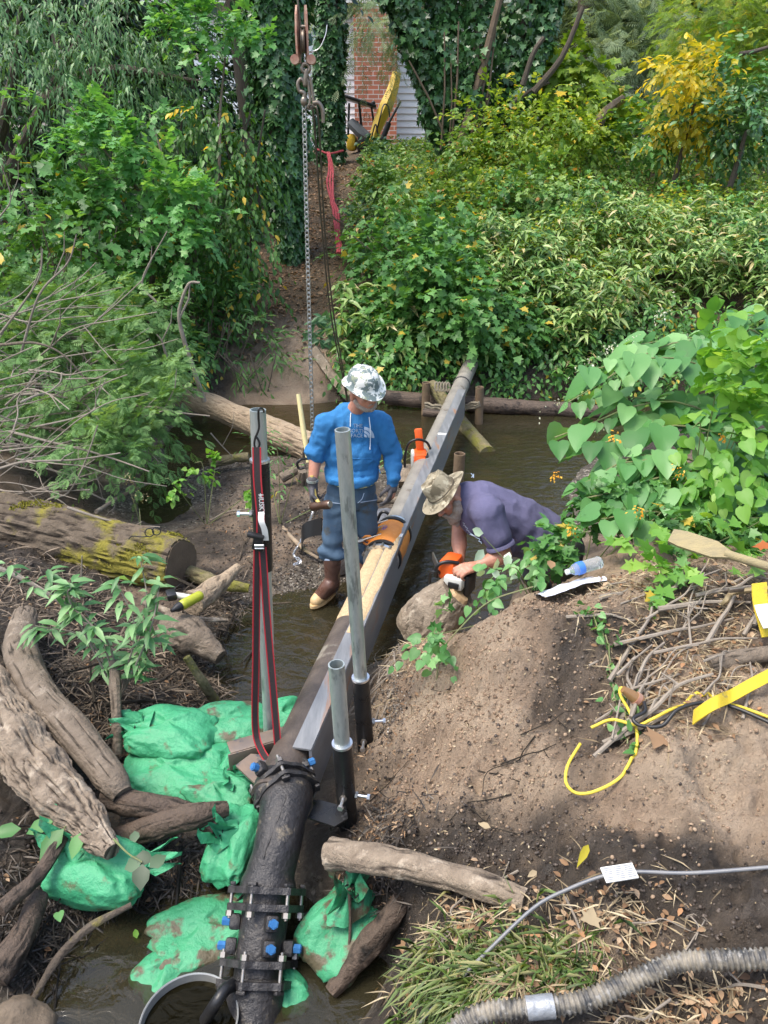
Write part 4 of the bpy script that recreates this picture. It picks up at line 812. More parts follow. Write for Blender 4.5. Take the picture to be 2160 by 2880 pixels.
for lab, pts, r, mt in [('upright grey broken stick between driftwood and green sandbags', [(322, 1860, .55), (326, 1990, .4), (332, 2120, .2)], [.028, .03, .024], m_drift),
    ('dark crooked driftwood limb lying on the lower sandbags', [(300, 2245, .3), (420, 2265, .32), (520, 2285, .3), (610, 2330, .28)], [.06, .055, .05, .035], m_darkwood), ('dark knotted limb under the crooked driftwood', [(330, 2360, .2), (450, 2320, .28), (560, 2290, .34), (640, 2275, .32)], [.05, .06, .055, .03], m_darkwood),
    ('long bent brown root running up from the bottom left water', [(80, 2835, .04), (160, 2700, .12), (250, 2610, .2), (370, 2545, .22)], [.013, .018, .017, .012], m_bark), ('dark root leaning along the mud at bottom left', [(0, 2560, .3), (100, 2470, .3), (160, 2380, .35), (230, 2290, .3)], [.03, .032, .028, .02], m_darkwood),
    ('black slimy root at the far bottom left', [(-20, 2750, .15), (60, 2640, .18), (110, 2520, .2)], [.06, .05, .04], m_darkwood), ('short mossy stick leaning into the pool above the sandbags', [(525, 1848, .42), (570, 1920, .25), (622, 1995, -.02)], [.022, .03, .028], m_mossw),
    ('split pale timber splinter beside the cordless drill', [(540, 1700, .36), (610, 1650, .36), (672, 1592, .42)], [.09, .065, .03], m_pale), ('brown wet timber beside the cut end of the mossy log', [(530, 1610, .18), (610, 1640, .2), (700, 1655, .16)], [.06, .05, .03], m_mossw),
    ('lumpy grey root stump sitting above the mid pool', [(470, 1760, .3), (540, 1790, .28), (620, 1850, .2)], [.10, .11, .05], m_drift), ('pale stick lying below the drill', [(400, 1690, .42), (520, 1735, .35), (640, 1745, .25)], [.022, .02, .012], m_greywood),
    ('pale broken log patched with brown bark across the mud right of the elbow', [(930, 2400, .42), (1060, 2420, .5), (1250, 2460, .57), (1380, 2500, .62), (1480, 2535, .64)], [.06, .056, .052, .048, .04], m_flaky), ('wet dark split branch rising from the water right of the spool pipe', [(930, 2790, .02), (1010, 2690, .1), (1080, 2610, .2), (1130, 2530, .3)], [.03, .05, .05, .035], m_darkwood),
    ('thin dark twig standing before the sandbag right of the spool', [(978, 2730, .05), (985, 2600, .2), (982, 2500, .36)], [.006, .006, .008], m_darkwood), ('pale cut branch on the brush at the right edge', [(1995, 1872, 1.13), (2080, 1850, 1.16), (2175, 1835, 1.18)], [.036, .033, .03], m_drift),
    ('pale straight stick crossing the mud below the fallen log', [(590, 1465, .1), (640, 1440, .12), (720, 1430, .14)], [.009, .009, .007], m_greywood), ('broken forked stick on the mud left of the standing man', [(795, 1485, .12), (850, 1540, .14), (895, 1570, .1)], [.02, .016, .01], m_pale),
    ('short cut log stub on the gravel by the pale fallen log', [(590, 1305, .14), (650, 1290, .18), (700, 1285, .2)], [.05, .05, .045], m_mossw), ('cut branch stub behind the standing man to his left', [(790, 1345, .2), (830, 1322, .26), (858, 1310, .3)], [.05, .045, .04], m_drift), ('short upright stub beside the cant hook', [(848, 1370, .1), (850, 1325, .28)], [.045, .04], m_drift),
    ('grey branch propped over the mud bar behind the mossy log', [(270, 1440, .4), (350, 1390, .35), (450, 1345, .25)], [.016, .015, .01], m_greywood), ('slender stick crossing the far bank left of the path', [(590, 900, .7), (500, 850, .95), (420, 870, 1.0)], [.02, .025, .02], m_drift), ('dead root curling across the bank above the fallen log', [(620, 880, .9), (560, 870, .9), (480, 800, 1.2), (440, 740, 1.5)], [.03, .035, .03, .02], m_drift),
    ('cut pole between mud and log jam behind the hoodie man', [(1180, 1390, .12), (1125, 1405, .15), (1080, 1410, .16)], [.03, .032, .03], m_greywood), ('dark tree limb arching up from the left bank', [(360, 780, 1.1), (400, 690, 1.6), (455, 600, 2.1)], [.05, .04, .03], m_bkl2 := M('limb bark', (.20, .16, .12), .9, 0, (.10, .08, .06), 8, bump=1, bscale=20)), ('crooked limb bending right above the left bank', [(520, 800, 1.1), (550, 720, 1.5), (500, 640, 1.9)], [.055, .05, .03], m_bkl2)]:
    g = G(); p = smooth_path([W(a, b, z=z) if z < 1.25 or a > 1900 else W(a, b, y=10.6) for a, b, z in pts], 10); rr = taper(len(p), *r)
    if 'limb' in lab and 'driftwood' not in lab and 'sandbag' not in lab: p = smooth_path([W(a, b, y=10.6) for a, b, z in pts], 10)
    g.tube(p, rr, 32 if r[0] > .03 else 10, lump=.16, ls=12, seed=len(lab), groove=.10); put('branch' if r[0] < .045 else 'driftwood', g, mt, None, label=lab, cat='branch' if r[0] < .045 else 'driftwood')
# pale cut log in front of the bending man
t = thing('cut_log', 'short pale weathered log below the bending man, its top freshly sawn', 'log', W(1220, 1740, z=.1)); a, b = W(1288, 1668, z=.52), W(1160, 1775, z=.20)
put('trunk', G().tube([a.lerp(b, i / 20) for i in range(21)], taper(21, .125, .16, .165, .13), 56, lump=.2, ls=4, groove=.10), m_greywood, t); n_ = (a - b).normalized(); put('cut_face', G().tube([a - n_ * .01, a + n_ * .02], [.085, .06], 40, lump=.35, ls=12), m_cutpale, t)
# ---------------------------------------------------------------- sandbags
def bagmat(nm, a, b, dirt, t3): return M(nm, a, .5, 0, b, 7, bump=.9, bscale=14, col3=dirt, s3=9, t3=t3, spec=.5)
m_bag = bagmat('green woven plastic', (.035, .27, .12), (.07, .38, .19), (.09, .13, .06), .57); m_bag2 = bagmat('muddy green woven plastic', (.035, .25, .11), (.07, .35, .18), (.10, .085, .05), .50)
def sandbag(label, c, L, w, h, rot, tilt=(0, 0), neck=None, mat=m_bag, seed=0, flat=1):
    R = Matrix.Rotation(rot, 3, 'Z') @ Matrix.Rotation(tilt[0], 3, 'X') @ Matrix.Rotation(tilt[1], 3, 'Y'); n, m = 96, 60; vs = []
    for i in range(1, m):
        ph = -math.pi / 2 + math.pi * i / m
        for j in range(n):
            a = 2 * math.pi * j / n; sp = lambda x, e: math.copysign(abs(x) ** e, x)
            vs.append((sp(math.cos(ph), .65) * sp(math.cos(a), .55) * L / 2, sp(math.cos(ph), .65) * sp(math.sin(a), .55) * w / 2, sp(math.sin(ph), .9) * h / 2 * (1 - .25 * math.cos(a) ** 6)))
    A = np.array(vs); e = np.clip(np.abs(A[:, 0]) / (L / 2) - .45, 0, 1) + np.clip(np.abs(A[:, 1]) / (w / 2) - .6, 0, 1) * .7; q_ = A * np.array([5, 16, 8]) + seed * 3
    cr = (1 - 2 * np.abs(fbm(q_, 1, 3, seed))); fine = 1 - 2 * np.abs(fbm(A * np.array([.6, 1.5, 1]) + seed, 17, 2, seed + 5)); k = 1 + .06 * fbm(A + seed, 5, 3, seed + 1) + (.05 + .13 * e) * cr * .6 + (.030 + .05 * e) * fine; A = A * k[:, None]; A[:, 2] += .035 * fbm(A + seed, 4, 2, seed + 2)
    vs = [tuple(Vector(c) + R @ Vector(p)) for p in A]; o = len(vs); mm = m - 1; vs += [tuple(Vector(c) + R @ V(0, 0, -h / 2)), tuple(Vector(c) + R @ V(0, 0, h / 2))]
    fs = [(i * n + j, i * n + (j + 1) % n, (i + 1) * n + (j + 1) % n, (i + 1) * n + j) for i in range(mm - 1) for j in range(n)] + [(o, (j + 1) % n, j) for j in range(n)] + [(o + 1, (mm - 1) * n + j, (mm - 1) * n + (j + 1) % n) for j in range(n)]
    t = thing('sandbag', label, 'sandbag', Vector(c) - V(0, 0, h / 2), 'green sandbags piled round the pipe'); put('bag_body', G().add(vs, fs), mat, t, ang=False)
    if neck:
        for (u, v, z, ln, sx) in neck:
            p0 = Vector(c) + (W(u, v, z=z) - Vector(c)) * .45; p1 = W(u, v, z=z); d = (p1 - p0).normalized(); sd = d.orthogonal().normalized(); w2 = d.cross(sd); vs = []; n = 36; pr = [(0, .085), (.3, .06), (.5, .034), (.58, .020), (.64, .026), (.75, .042), (.88, .055), (1.0, .060)]
            for i, (h_, r_) in enumerate(pr):
                for j in range(n):
                    a = 2 * math.pi * j / n; rr = r_ * sx * (1 + (.06 + .035 * i) * math.sin(7 * a + seed) + .03 * i * math.sin(13 * a + i * .7)); vs.append(p0 + d * (h_ * (p1 - p0).length + .012 * math.sin(4 * a + seed) * i) + (sd * math.cos(a) + w2 * math.sin(a) * .6) * rr)
            put('bag_neck', G().add(vs, [(i * n + j, i * n + (j + 1) % n, (i + 1) * n + (j + 1) % n, (i + 1) * n + j) for i in range(len(pr) - 1) for j in range(n)]), mat, t, ang=False)
            put('tie_string', G().ring(p0 + d * .58 * (p1 - p0).length, d, .024 * sx, .004, 16, 6), m_blk, t)
sandbag('large smooth green sandbag on top of the pile left of the strapped post', W(480, 2062, z=.27), .44, .31, .20, -.15, (.15, 0), [(352, 2040, .32, 1, 1.1)], seed=1)
sandbag('green sandbag with brown dirt smears behind the strapped post', W(640, 2045, z=.20), .42, .30, .17, .3, (.1, 0), mat=m_bag2, seed=2)
sandbag('small green sandbag between the strapped post and the pipe', W(790, 2030, z=.14), .30, .24, .16, .4, (.1, 0), seed=3)
sandbag('green sandbag in the second row beside the driftwood tips', W(480, 2180, z=.16), .50, .34, .19, -.1, (.2, 0), seed=4)
sandbag('crumpled green sandbag with its tied neck under the steel plate', W(640, 2150, z=.14), .40, .26, .18, .9, (.2, 0), [(655, 2180, .24, 1, 1)], seed=5)
sandbag('plump green sandbag just left of the upper pipe joint', W(610, 2235, z=.15), .38, .26, .2, -.5, (.2, 0), mat=m_bag2, seed=6)
sandbag('upright green sandbag tied in the middle with black string beside the elbow', W(655, 2370, z=.16), .36, .21, .22, 1.3, (0, -.3), [(600, 2330, .3, 1, 1)], seed=7)
sandbag('lone bulging green sandbag at the lower left under the flaking log', W(280, 2455, z=.17), .40, .27, .24, -.2, (.25, .1), [(150, 2335, .38, 1, 1.1), (455, 2410, .22, 1, .9)], seed=8)
sandbag('half sunk green sandbag under water left of the spool pipe', W(570, 2620, z=-.01), .42, .3, .12, .5, (.05, 0), mat=m_bag2, seed=9)
sandbag('half sunk sandbag corner near the metal bucket', W(470, 2730, z=-.03), .26, .2, .1, .9, (.05, 0), mat=m_bag2, seed=10)
sandbag('torn muddy green sandbag right of the spool pipe', W(985, 2600, z=.08), .42, .30, .17, .9, (.25, 0), [(985, 2480, .35, 1, 1.4)], mat=m_bag2, seed=11)
sandbag('limp green sandbag scrap at the bottom right of the lower pipe', W(808, 2790, z=-.03), .2, .15, .10, -.8, (.2, 0), seed=12)
# ---------------------------------------------------------------- strap on the tall post
m_redw = M('red webbing edge', (.42, .02, .03), .75); m_blkw = M('black webbing', (.025, .02, .022), .8, bump=.3, bscale=200, col2=(.045, .03, .03), scale=90)
t = thing('ratchet_strap', 'red edged black ratchet strap hooked over the tall post and pulled down to the pipe', 'strap', W(775, 2170, z=.5))
def web(path, w=.034, face=(0, -1, 0), nm='webbing'):
    p = smooth_path(path, 6); side = [ (p[min(i + 1, len(p) - 1)] - p[max(i - 1, 0)]).cross(Vector(face)).normalized() for i in range(len(p))]
    o = put(nm, G().ribbon(p, w, .003, side), m_blkw, t); g = G()
    for k in (-1, 1): g.ribbon([q_ + side[i] * k * w * .44 for i, q_ in enumerate(p)], w * .16, .0042, side)
    put('red_edge', g, m_redw, o); return p, side
hk = [W(735, 1170, y=3.16), W(742, 1158, y=3.12), W(738, 1150, y=3.08), W(728, 1152, y=3.06), W(727, 1175, y=3.07), W(728, 1205, y=3.07), W(717, 1235, y=3.07), W(716, 1255, y=3.07), W(724, 1262, y=3.07), W(730, 1250, y=3.07), W(727, 1238, y=3.07), W(718, 1225, y=3.07)]
put('wire_hook', G().tube(smooth_path(hk, 6), .0048, 8), m_blk, t)
p, sd_ = web([W(722, 1258, y=3.06), W(724, 1350, y=3.04), W(732, 1440, y=3.03), W(733, 1500, y=3.03)], .036)
Rt = Matrix((V(0, 0, -1), V(1, 0, 0), V(0, -1, 0))).transposed()
put('printed_word', text_geo('HUSKY', .030, W(735, 1418, y=3.024), Rt, .0004), m_white, t, False); put('printed_logo', G().prism([(-.008, 0), (0, .007), (.009, .003), (.006, -.006)], W(732, 1392, y=3.024), Rt, .001), m_white, t, False)
p = smooth_path([W(735, 1440, y=3.02), W(735, 1465, y=2.99), W(744, 1490, y=2.99), W(748, 1520, y=3.0)], 6); put('care_tag', G().ribbon(p, .026, .0015, (1, 0, 0)), m_white, t)
c = W(724, 1508, y=3.01); R = Matrix.Rotation(.25, 3, 'Y'); rt = put('ratchet', G().box(c + V(0, 0, -.03), (.045, .03, .07), R, .006).box(c + V(.012, -.012, -.05), (.03, .03, .03), R, .004), m_blk, t)
put('ratchet_handle', G().box(c + V(-.004, -.02, .012), (.075, .03, .022), R, .008), m_blk, t); put('ratchet_pin', G().cyl(c + V(-.01, -.03, -.03), c + V(.03, -.03, -.03), .006).cyl(c + V(-.01, -.03, -.045), c + V(.03, -.03, -.045), .004), m_zinc, rt)
web([W(724, 1540, y=3.02), W(722, 1650, y=3.0), W(720, 1850, y=2.97), W(718, 2040, y=2.93), W(735, 2110, y=2.88), W(778, 2168, y=2.82)], .034, (.45, -1, 0)); web([W(738, 1540, y=3.02), W(752, 1750, y=2.97), W(770, 1960, y=2.9), W(785, 2140, y=2.83)], .034, (.3, -1, 0))
# ---------------------------------------------------------------- hoist gear hanging from above
m_redp = M('chipped red paint', (.30, .06, .035), .55, .2, (.50, .38, .28), 16, bump=.2, mid=.47); m_hook = M('worn steel hook', (.30, .25, .20), .42, .7, (.16, .13, .10), 25); m_wire = M('wire rope', (.16, .14, .11), .5, .6, (.09, .08, .06), 200)
HY = 5.6; t = thing('pulley_block', 'red and white snatch block hanging from a cable at top, left of the brick house', 'pulley', W(853, 190, y=HY))
for s in (-1, 1):
    pl = [(-.02, -.0), (.02, 0), (.035, .05), (.04, .16), (.03, .26), (.012, .31), (-.012, .31), (-.03, .26), (-.04, .16), (-.035, .05)]; c = W(853, 178, y=HY)
    put('side_plate', G().prism(pl, c + V(s * .026, 0, 0), Matrix((V(.25 * s, -1, 0).normalized(), V(0, 0, 1), V(1, .25 * s, 0).normalized())).transposed(), .012), m_redp, t, False)
    put('pivot_lug', G().cyl(W(853 + s * 23, 168, y=HY) + V(0, -.03, 0), W(853 + s * 23, 168, y=HY) + V(0, .03, 0), .028, n=16), m_redp, t)
put('sheave', G().lathe([(.07, -.012), (.06, -.004), (.06, .004), (.07, .012)], W(853, 115, y=HY), (1, 0, 0), 28), m_hook, t); put('cross_pin', G().cyl(W(846, 75, y=HY), W(862, 75, y=HY), .01), m_hook, t)
put('hoist_cable', G().tube([W(848, 160, y=HY), W(846, 80, y=HY), W(834, -30, y=HY), W(815, -200, y=HY)], .006, 8), m_wire, t)
t = thing('hoist_hook', 'worn steel swivel hook and shackles below the red pulley block', 'hook', W(862, 260, y=HY)); g = G()
g.ring(W(860, 192, y=HY), (0, 1, 0), .024, .012, 20, 10).cap(W(862, 200, y=HY), W(858, 238, y=HY), .016, .015); g.tube(smooth_path([W(858, 236, y=HY), W(847, 222, y=HY), W(838, 235, y=HY), W(842, 255, y=HY), W(855, 262, y=HY), W(856, 275, y=HY)], 6), [.012] * 20 + [.014] * 11, 10)
put('swivel_hook', g, m_hook, t); put('swivel_eye', G().ell(W(855, 285, y=HY), (.022, .022, .03)), m_hook, t)
put('shackle', G().tube(smooth_path([W(862, 215, y=HY), W(868, 240, y=HY), W(872, 285, y=HY), W(866, 300, y=HY), W(876, 305, y=HY), W(882, 292, y=HY), W(876, 240, y=HY), W(872, 215, y=HY)], 6), .009, 8), m_hook, t)
put('grab_arm', G().tube(smooth_path([W(880, 290, y=HY), W(896, 290, y=HY), W(907, 310, y=HY), W(909, 345, y=HY)], 6), taper(19, .014, .014, .012), 10), m_hook, t); put('safety_wire', G().tube(smooth_path([W(872, 148, y=HY), W(898, 135, y=HY), W(915, 100, y=HY), W(920, 70, y=HY)], 6), .003, 6), m_zinc, t)
def chain(name, label, pts, L, r, mat, group=None):
    p = smooth_path(pts, 10); D = [0]
    for a, b in zip(p, p[1:]): D.append(D[-1] + (b - a).length)
    g = G(); s = 0; k = 0; pitch = L * .74
    while s < D[-1] - L:
        i = max(j for j in range(len(D)) if D[j] <= s); a = p[i].lerp(p[min(i + 1, len(p) - 1)], (s - D[i]) / max(1e-6, D[min(i + 1, len(D) - 1)] - D[i])); d = (p[min(i + 1, len(p) - 1)] - p[i]).normalized()
        u = d.orthogonal().normalized(); w = d.cross(u); q_ = u if k % 2 else w; q_ = (q_ + (w if k % 2 else u) * .5).normalized(); hw = L * .3
        pt = []
        for j in range(12):
            an = 2 * math.pi * j / 12; pt.append(a + d * (L / 2 + math.copysign(min(abs(math.cos(an)) * .5, .5), math.cos(an)) * L) + q_ * math.sin(an) * hw)
        g.tube(pt, r, 6, closed=True); s += pitch; k += 1
    return put(name, g, mat, None, label=label, cat='chain', group=group)
m_chain = M('galvanised chain', (.50, .50, .47), .35, .8, (.28, .27, .24), 40)
chain('hoist_chain', 'long galvanised chain hanging from the steel hook to behind the standing man', [W(855, 290, y=HY), W(862, 600, y=HY), W(870, 900, y=HY), W(878, 1180, y=HY), W(880, 1345, y=HY)], .040, .0041, m_chain)
chain('loose_chain', 'short silver chain lying on the mud left of the brown boot', [W(880, 1440, z=.5), W(862, 1485, z=.25), W(842, 1530, z=.15), W(826, 1560, z=.14), W(845, 1578, z=.13), W(822, 1590, z=.13)], .034, .004, m_zinc)
g = G()
for k in (0, 1): g.tube(smooth_path([W(868 + k * 12, 300, y=HY), W(882 + k * 14, 330 + 10 * k, y=HY), W(905 + k * 8, 640, y=6.1), W(930 + k * 8, 880, y=6.6), W(966 + k * 4, 1070, y=7.1), W(985, 1180, y=7.4)], 8), .0065, 8)
put('wire_sling', g, m_wire, None, label='pair of dark wire rope slings running from the hook down behind the camouflage hard hat', cat='wire rope')
g = G(); m_red = M('red webbing', (.40, .06, .07), .8, 0, (.25, .03, .04), 30)
for k in range(3): g.tube(smooth_path([W(920 + 3 * k, 428, y=19.5), W(926 + 5 * k, 470, y=18.6), W(920 + 8 * k, 515, y=17), W(930 + 4 * k, 560, y=15.8), W(938 + 7 * k, 600, y=14.8), W(944 + 5 * k, 650, y=13.8), W(950 + 6 * k, 712, y=12.9)], 8), .019, 6, lump=.6, ls=9, seed=k)
g.tube(smooth_path([W(892, 420, y=20), W(925, 432, y=19.6), W(965, 424, y=20)], 6), .025, 6); put('red_strap', g, m_red, None, label='tangled red strap trailing down the dirt trail from the second ivy trunk', cat='strap')
t = thing('cant_hook', 'log turning tool with a long pale yellow handle leaning on the fallen log', 'cant hook', W(868, 1300, z=.3)); m_yh = M('pale yellow fibreglass', (.62, .52, .22), .5, 0, (.72, .64, .36), 20)
put('handle', G().tube([W(839, 1108, y=5.75), W(852, 1200, y=5.68), W(868, 1300, y=5.6)], [.017, .021, .019], 14), m_yh, t); put('hook', G().tube(smooth_path([W(865, 1290, y=5.55), W(845, 1293, y=5.5), W(836, 1305, y=5.5), W(842, 1318, y=5.5), W(856, 1315, y=5.5)], 6), .010, 8), m_blk, t)
p = smooth_path([W(848, 1540, z=.14), W(852, 1500, z=.3), W(880, 1485, z=.36), W(905, 1482, z=.40)], 6); put('rubber_flap', G().ribbon(p, .13, .006, (0, .3, 1)), m_blk, None, label='black rubber strap curling on the mud behind the brown boot', cat='strap')
# grey tool bag and blocks behind the coupling
t = thing('tool_bag', 'grey and black tool bag on the mud behind the orange coupling', 'bag', W(1075, 1480, z=.1)); put('bag_body', G().box(W(1080, 1482, z=.22), (.22, .3, .24), Matrix.Rotation(.3, 3, 'Z'), .05), M('grey nylon', (.16, .17, .19), .8, 0, (.08, .08, .09), 20, bump=.4), t); put('bag_handle', G().tube(smooth_path([W(1058, 1470, z=.34), W(1075, 1440, z=.46), W(1100, 1455, z=.42), W(1095, 1500, z=.3)], 6), .012, 8), m_blk, t)
put('concrete_block', G().box(W(958, 1580, z=.11), (.17, .14, .16), Matrix.Rotation(.5, 3, 'Z'), .008), M('concrete', (.26, .25, .23), .9, 0, (.17, .16, .15), 20, bump=.5), None, label='grey concrete block beside the brown boot under the coupling', cat='block')
# cordless drill, sunglasses
t = thing('cordless_drill', 'yellow green and grey cordless drill lying on the splintered wood', 'drill', W(510, 1690, z=.42)); c = W(538, 1688, z=.47); d = (W(575, 1668, z=.47) - c).normalized(); sdv = V(d.y, -d.x, 0)
m_lime = M('lime plastic', (.42, .45, .03), .4, 0, (.30, .33, .03), 30); put('motor_body', G().cap(c - d * .06, c + d * .06, .034, .032), m_lime, t); put('chuck', G().lathe([(.03, 0), (.026, .03), (.014, .055), (.012, .07)], c - d * .085, -d, 18), m_blk, t)
put('grip', G().cap(c + d * .03 - sdv * .0, c + d * .0 + V(-.11, .03, .02), .019, .019), m_grsaw, t); put('battery', G().box(c + V(-.13, .03, .02), (.06, .09, .045), Matrix.Rotation(.4, 3, 'Z'), .01), m_blk, t)
t = thing('safety_glasses', 'black framed glasses resting on the mossy log near its cut end', 'glasses', W(408, 1500, z=.53)); put('temple', G().tube(smooth_path([W(362, 1516, z=.53), W(372, 1508, z=.55), W(400, 1510, z=.55), W(418, 1508, z=.55)], 4), .004, 6), m_blk, t); put('frame', G().ring(W(420, 1498, z=.55), (.2, -1, .3), .03, .004, 18, 6).ring(W(440, 1494, z=.55), (.2, -1, .3), .028, .004, 18, 6), m_blk, t)
# bucket
c = W(532, 2872, z=.06); t = thing('bucket', 'round metal bucket holding dark water at the bottom left edge', 'bucket', c - V(0, 0, .24)); m_tin = M('pale enamelled metal', (.40, .41, .40), .35, .3, (.25, .25, .24), 12)
put('wall', G().lathe([(.165, -.25), (.180, 0), (.183, .004), (.184, .008), (.181, .010), (.177, .006), (.160, -.25)], c, (0, 0, 1), 56), m_tin, t); put('held_water', G().lathe([(.0001, -.03), (.1745, -.03)], c, (0, 0, 1), 56), water_mat('bucket water', (.35, .33, .26)), t)
put('bottom', G().lathe([(.0001, -.24), (.16, -.24)], c, (0, 0, 1), 40), m_blk, t)
p = smooth_path([W(655, 2770, z=.1), W(632, 2785, z=.14), W(605, 2825, z=.12), W(570, 2880, z=.0)], 14); put('drain_hose', G().tube(p, [.020 + .004 * (i % 2) for i in range(len(p))], 14), m_blk, None, ang=False, label='short black ribbed hose dipping into the metal bucket', cat='hose')
# ribbed suction hose, cable with tag
hp = [W(1265, 2915, z=.78), W(1310, 2872, z=.80), W(1373, 2846, z=.82), W(1484, 2836, z=.84), W(1633, 2817, z=.86), W(1764, 2765, z=.89), W(1894, 2710, z=.93), W(1991, 2700, z=.96), W(2100, 2698, z=.98), W(2220, 2695, z=1.0)]
def resample(p, st):
    out = [p[0]]; 
    for a, b in zip(p, p[1:]):
        L = (b - a).length; k = 0
        while True:
            r = (b - out[-1]).length
            if r < st: break
            out.append(out[-1] + (b - out[-1]) * (st / r))
    return out
p = resample(smooth_path(hp, 20), .0036); m_hose = M('muddy ribbed hose', (.045, .045, .045), .5, 0, (.26, .23, .18), 16, bump=.2, mid=.54, w=.12, col3=(.25, .24, .22), s3=40, t3=.55)
t = thing('suction_hose', 'long grey ribbed hose snaking across the bottom right corner', 'hose', hp[4]); put('ribbed_tube', G().tube(p, [.0265 + .003 * (1 if i % 4 < 2 else -1) for i in range(len(p))], 22), m_hose, t, ang=False)
i0 = min(range(len(p)), key=lambda i: (p[i] - W(1480, 2836, z=.84)).length); put('tape_wrap', G().tube(p[i0:i0 + 22], .0315, 24, lump=.03, ls=40), M('silver tape', (.33, .35, .37), .35, .3, (.25, .26, .28), 30, bump=.3), t)
def gpath(pts, off=.01): return [V(q_.x, q_.y, gz(q_.x, q_.y) + off) for q_ in pts]
cp = smooth_path([W(1160, 2900, z=.45), W(1260, 2790, z=.56), W(1373, 2674, z=.66), W(1503, 2552, z=.75), W(1600, 2500, z=.80), W(1700, 2463, z=.85), W(1790, 2452, z=.88), W(1950, 2455, z=.92), W(2200, 2436, z=1.0)], 16); cp = [V(q_.x, q_.y, max(q_.z, gz(q_.x, q_.y) + .005)) for q_ in cp]
t = thing('power_cable', 'thin grey power cable with a paper warning tag crossing the wet mud at right', 'cable', cp[60]); put('cable', G().tube(cp, .0062, 10), M('grey cable', (.12, .13, .15), .4, 0, (.2, .2, .2), 20), t)
c = W(1742, 2455, z=.93); R = Matrix((V(1, .16, .02).normalized(), V(-.16, 1, .15).normalized(), V(0, -.15, 1).normalized())).transposed(); tg = put('paper_tag', G().box(c, (.108, .052, .006), R, .0015), m_white, t); g = G(); m_ink = M('grey ink', (.25, .26, .28), .8)
for r_ in range(7):
    for k in range(3):
        if RS.rand() < .9: g.box(c + R @ V(-.034 + .034 * k + RS.uniform(-.002, .002), .019 - .0062 * r_, .0036), (.029 * RS.uniform(.7, 1), .0034, .0008), R)
put('printed_lines', g, m_ink, tg, False)
# yellow rope, black cord, yellow sling
m_yel = M('yellow rope', (.62, .46, .03), .55, 0, (.72, .58, .08), 60, bump=.4, bscale=160); m_ysl = M('yellow webbing', (.62, .47, .02), .75, 0, (.50, .36, .03), 12, bump=.4, bscale=200, col3=(.28, .22, .08), s3=14, t3=.58)
def onground(pts, r, nm, lab, mat, cat, lift=0): p = smooth_path([W(u, v, z=z) for u, v, z in pts], 10); p = [V(q_.x, q_.y, max(q_.z + lift, gz(q_.x, q_.y) + r * .8)) for q_ in p]; return put(nm, G().tube(p, r, 10), mat, None, label=lab, cat=cat)
onground([(1632, 2092, .92), (1598, 2150, .9), (1592, 2200, .88), (1620, 2230, .86), (1672, 2226, .88), (1740, 2190, .92), (1782, 2135, .95), (1792, 2065, 1.0), (1772, 2005, 1.02), (1745, 1955, 1.06), (1748, 1935, 1.08), (1770, 1945, 1.06)], .0062, 'yellow_rope', 'yellow rope in a big open loop on the dirt at right', m_yel, 'rope')
onground([(1662, 2052, .96), (1720, 2030, 1.0), (1790, 2045, 1.02), (1830, 2030, 1.04), (1900, 1995, 1.06), (1970, 1977, 1.08), (2060, 1988, 1.1), (2180, 2030, 1.1)], .0062, 'yellow_rope', 'yellow rope running from the knot to the right edge beside the black cord', m_yel, 'rope', .01)
onground([(1810, 1985, 1.05), (1812, 2010, 1.05), (1780, 2030, 1.04), (1800, 2050, 1.03), (1860, 2050, 1.04), (1905, 2005, 1.08), (1980, 1985, 1.1), (2060, 1998, 1.1), (2180, 2050, 1.1)], .0075, 'black_cord', 'black cord twisted with the yellow rope at the right', m_blk, 'cord', .016)
p = smooth_path([W(1950, 2018, z=1.08), W(1975, 2000, z=1.12), W(2015, 1975, z=1.16), W(2060, 1955, z=1.15), W(2120, 1922, z=1.19), W(2200, 1880, z=1.22)], 6); put('yellow_sling', G().ribbon(p, .058, .005, (.3, .9, .5)), m_ysl, None, label='wide yellow lifting sling laid across the brush at the right edge', cat='sling')
t = thing('packaged_sling', 'folded yellow sling with a white paper label at the right edge', 'sling', W(2150, 1720, z=1.25)); put('webbing', G().ribbon(smooth_path([W(2135, 1640, z=1.35), W(2140, 1700, z=1.3), W(2165, 1790, z=1.24)], 5), .07, .006, (1, .2, 0)), m_ysl, t); put('paper_label', G().ribbon(smooth_path([W(2140, 1700, z=1.325), W(2150, 1730, z=1.31), W(2166, 1765, z=1.3)], 5), .06, .003, (1, .2, 0)), m_white, t)
# bottle, towel, paddle, hook
m_clear = M('clear plastic', (.85, .9, .92), .08); bs_ = m_clear.node_tree.nodes['Principled BSDF']; bs_.inputs['Transmission Weight'].default_value = .82; bs_.inputs['IOR'].default_value = 1.2
b0, b1 = W(1597, 1608, z=1.13), W(1690, 1580, z=1.15); d = (b1 - b0).normalized(); L = .2; t = thing('water_bottle', 'clear plastic water bottle with a blue label lying on the white cloth', 'bottle', b0)
put('bottle_body', G().lathe([(.0, 0), (.028, .002), (.032, .01)] + [(.032 - .002 * (k % 2), .02 + k * .009) for k in range(14)] + [(.028, .155), (.014, .178), (.012, .195), (.0, .196)], b1, (b0 - b1).normalized(), 24), m_clear, t, ang=False); put('label_band', G().lathe([(.0325, .105), (.033, .108), (.033, .135), (.0325, .138)], b1, (b0 - b1).normalized(), 24), M('blue label', (.05, .18, .6), .5), t); put('cap', G().lathe([(.0, .2), (.0135, .2), (.0135, .185)], b1, (b0 - b1).normalized(), 20), m_white, t)
N_ = 40; vs = []; o_ = W(1608, 1642, z=1.09)
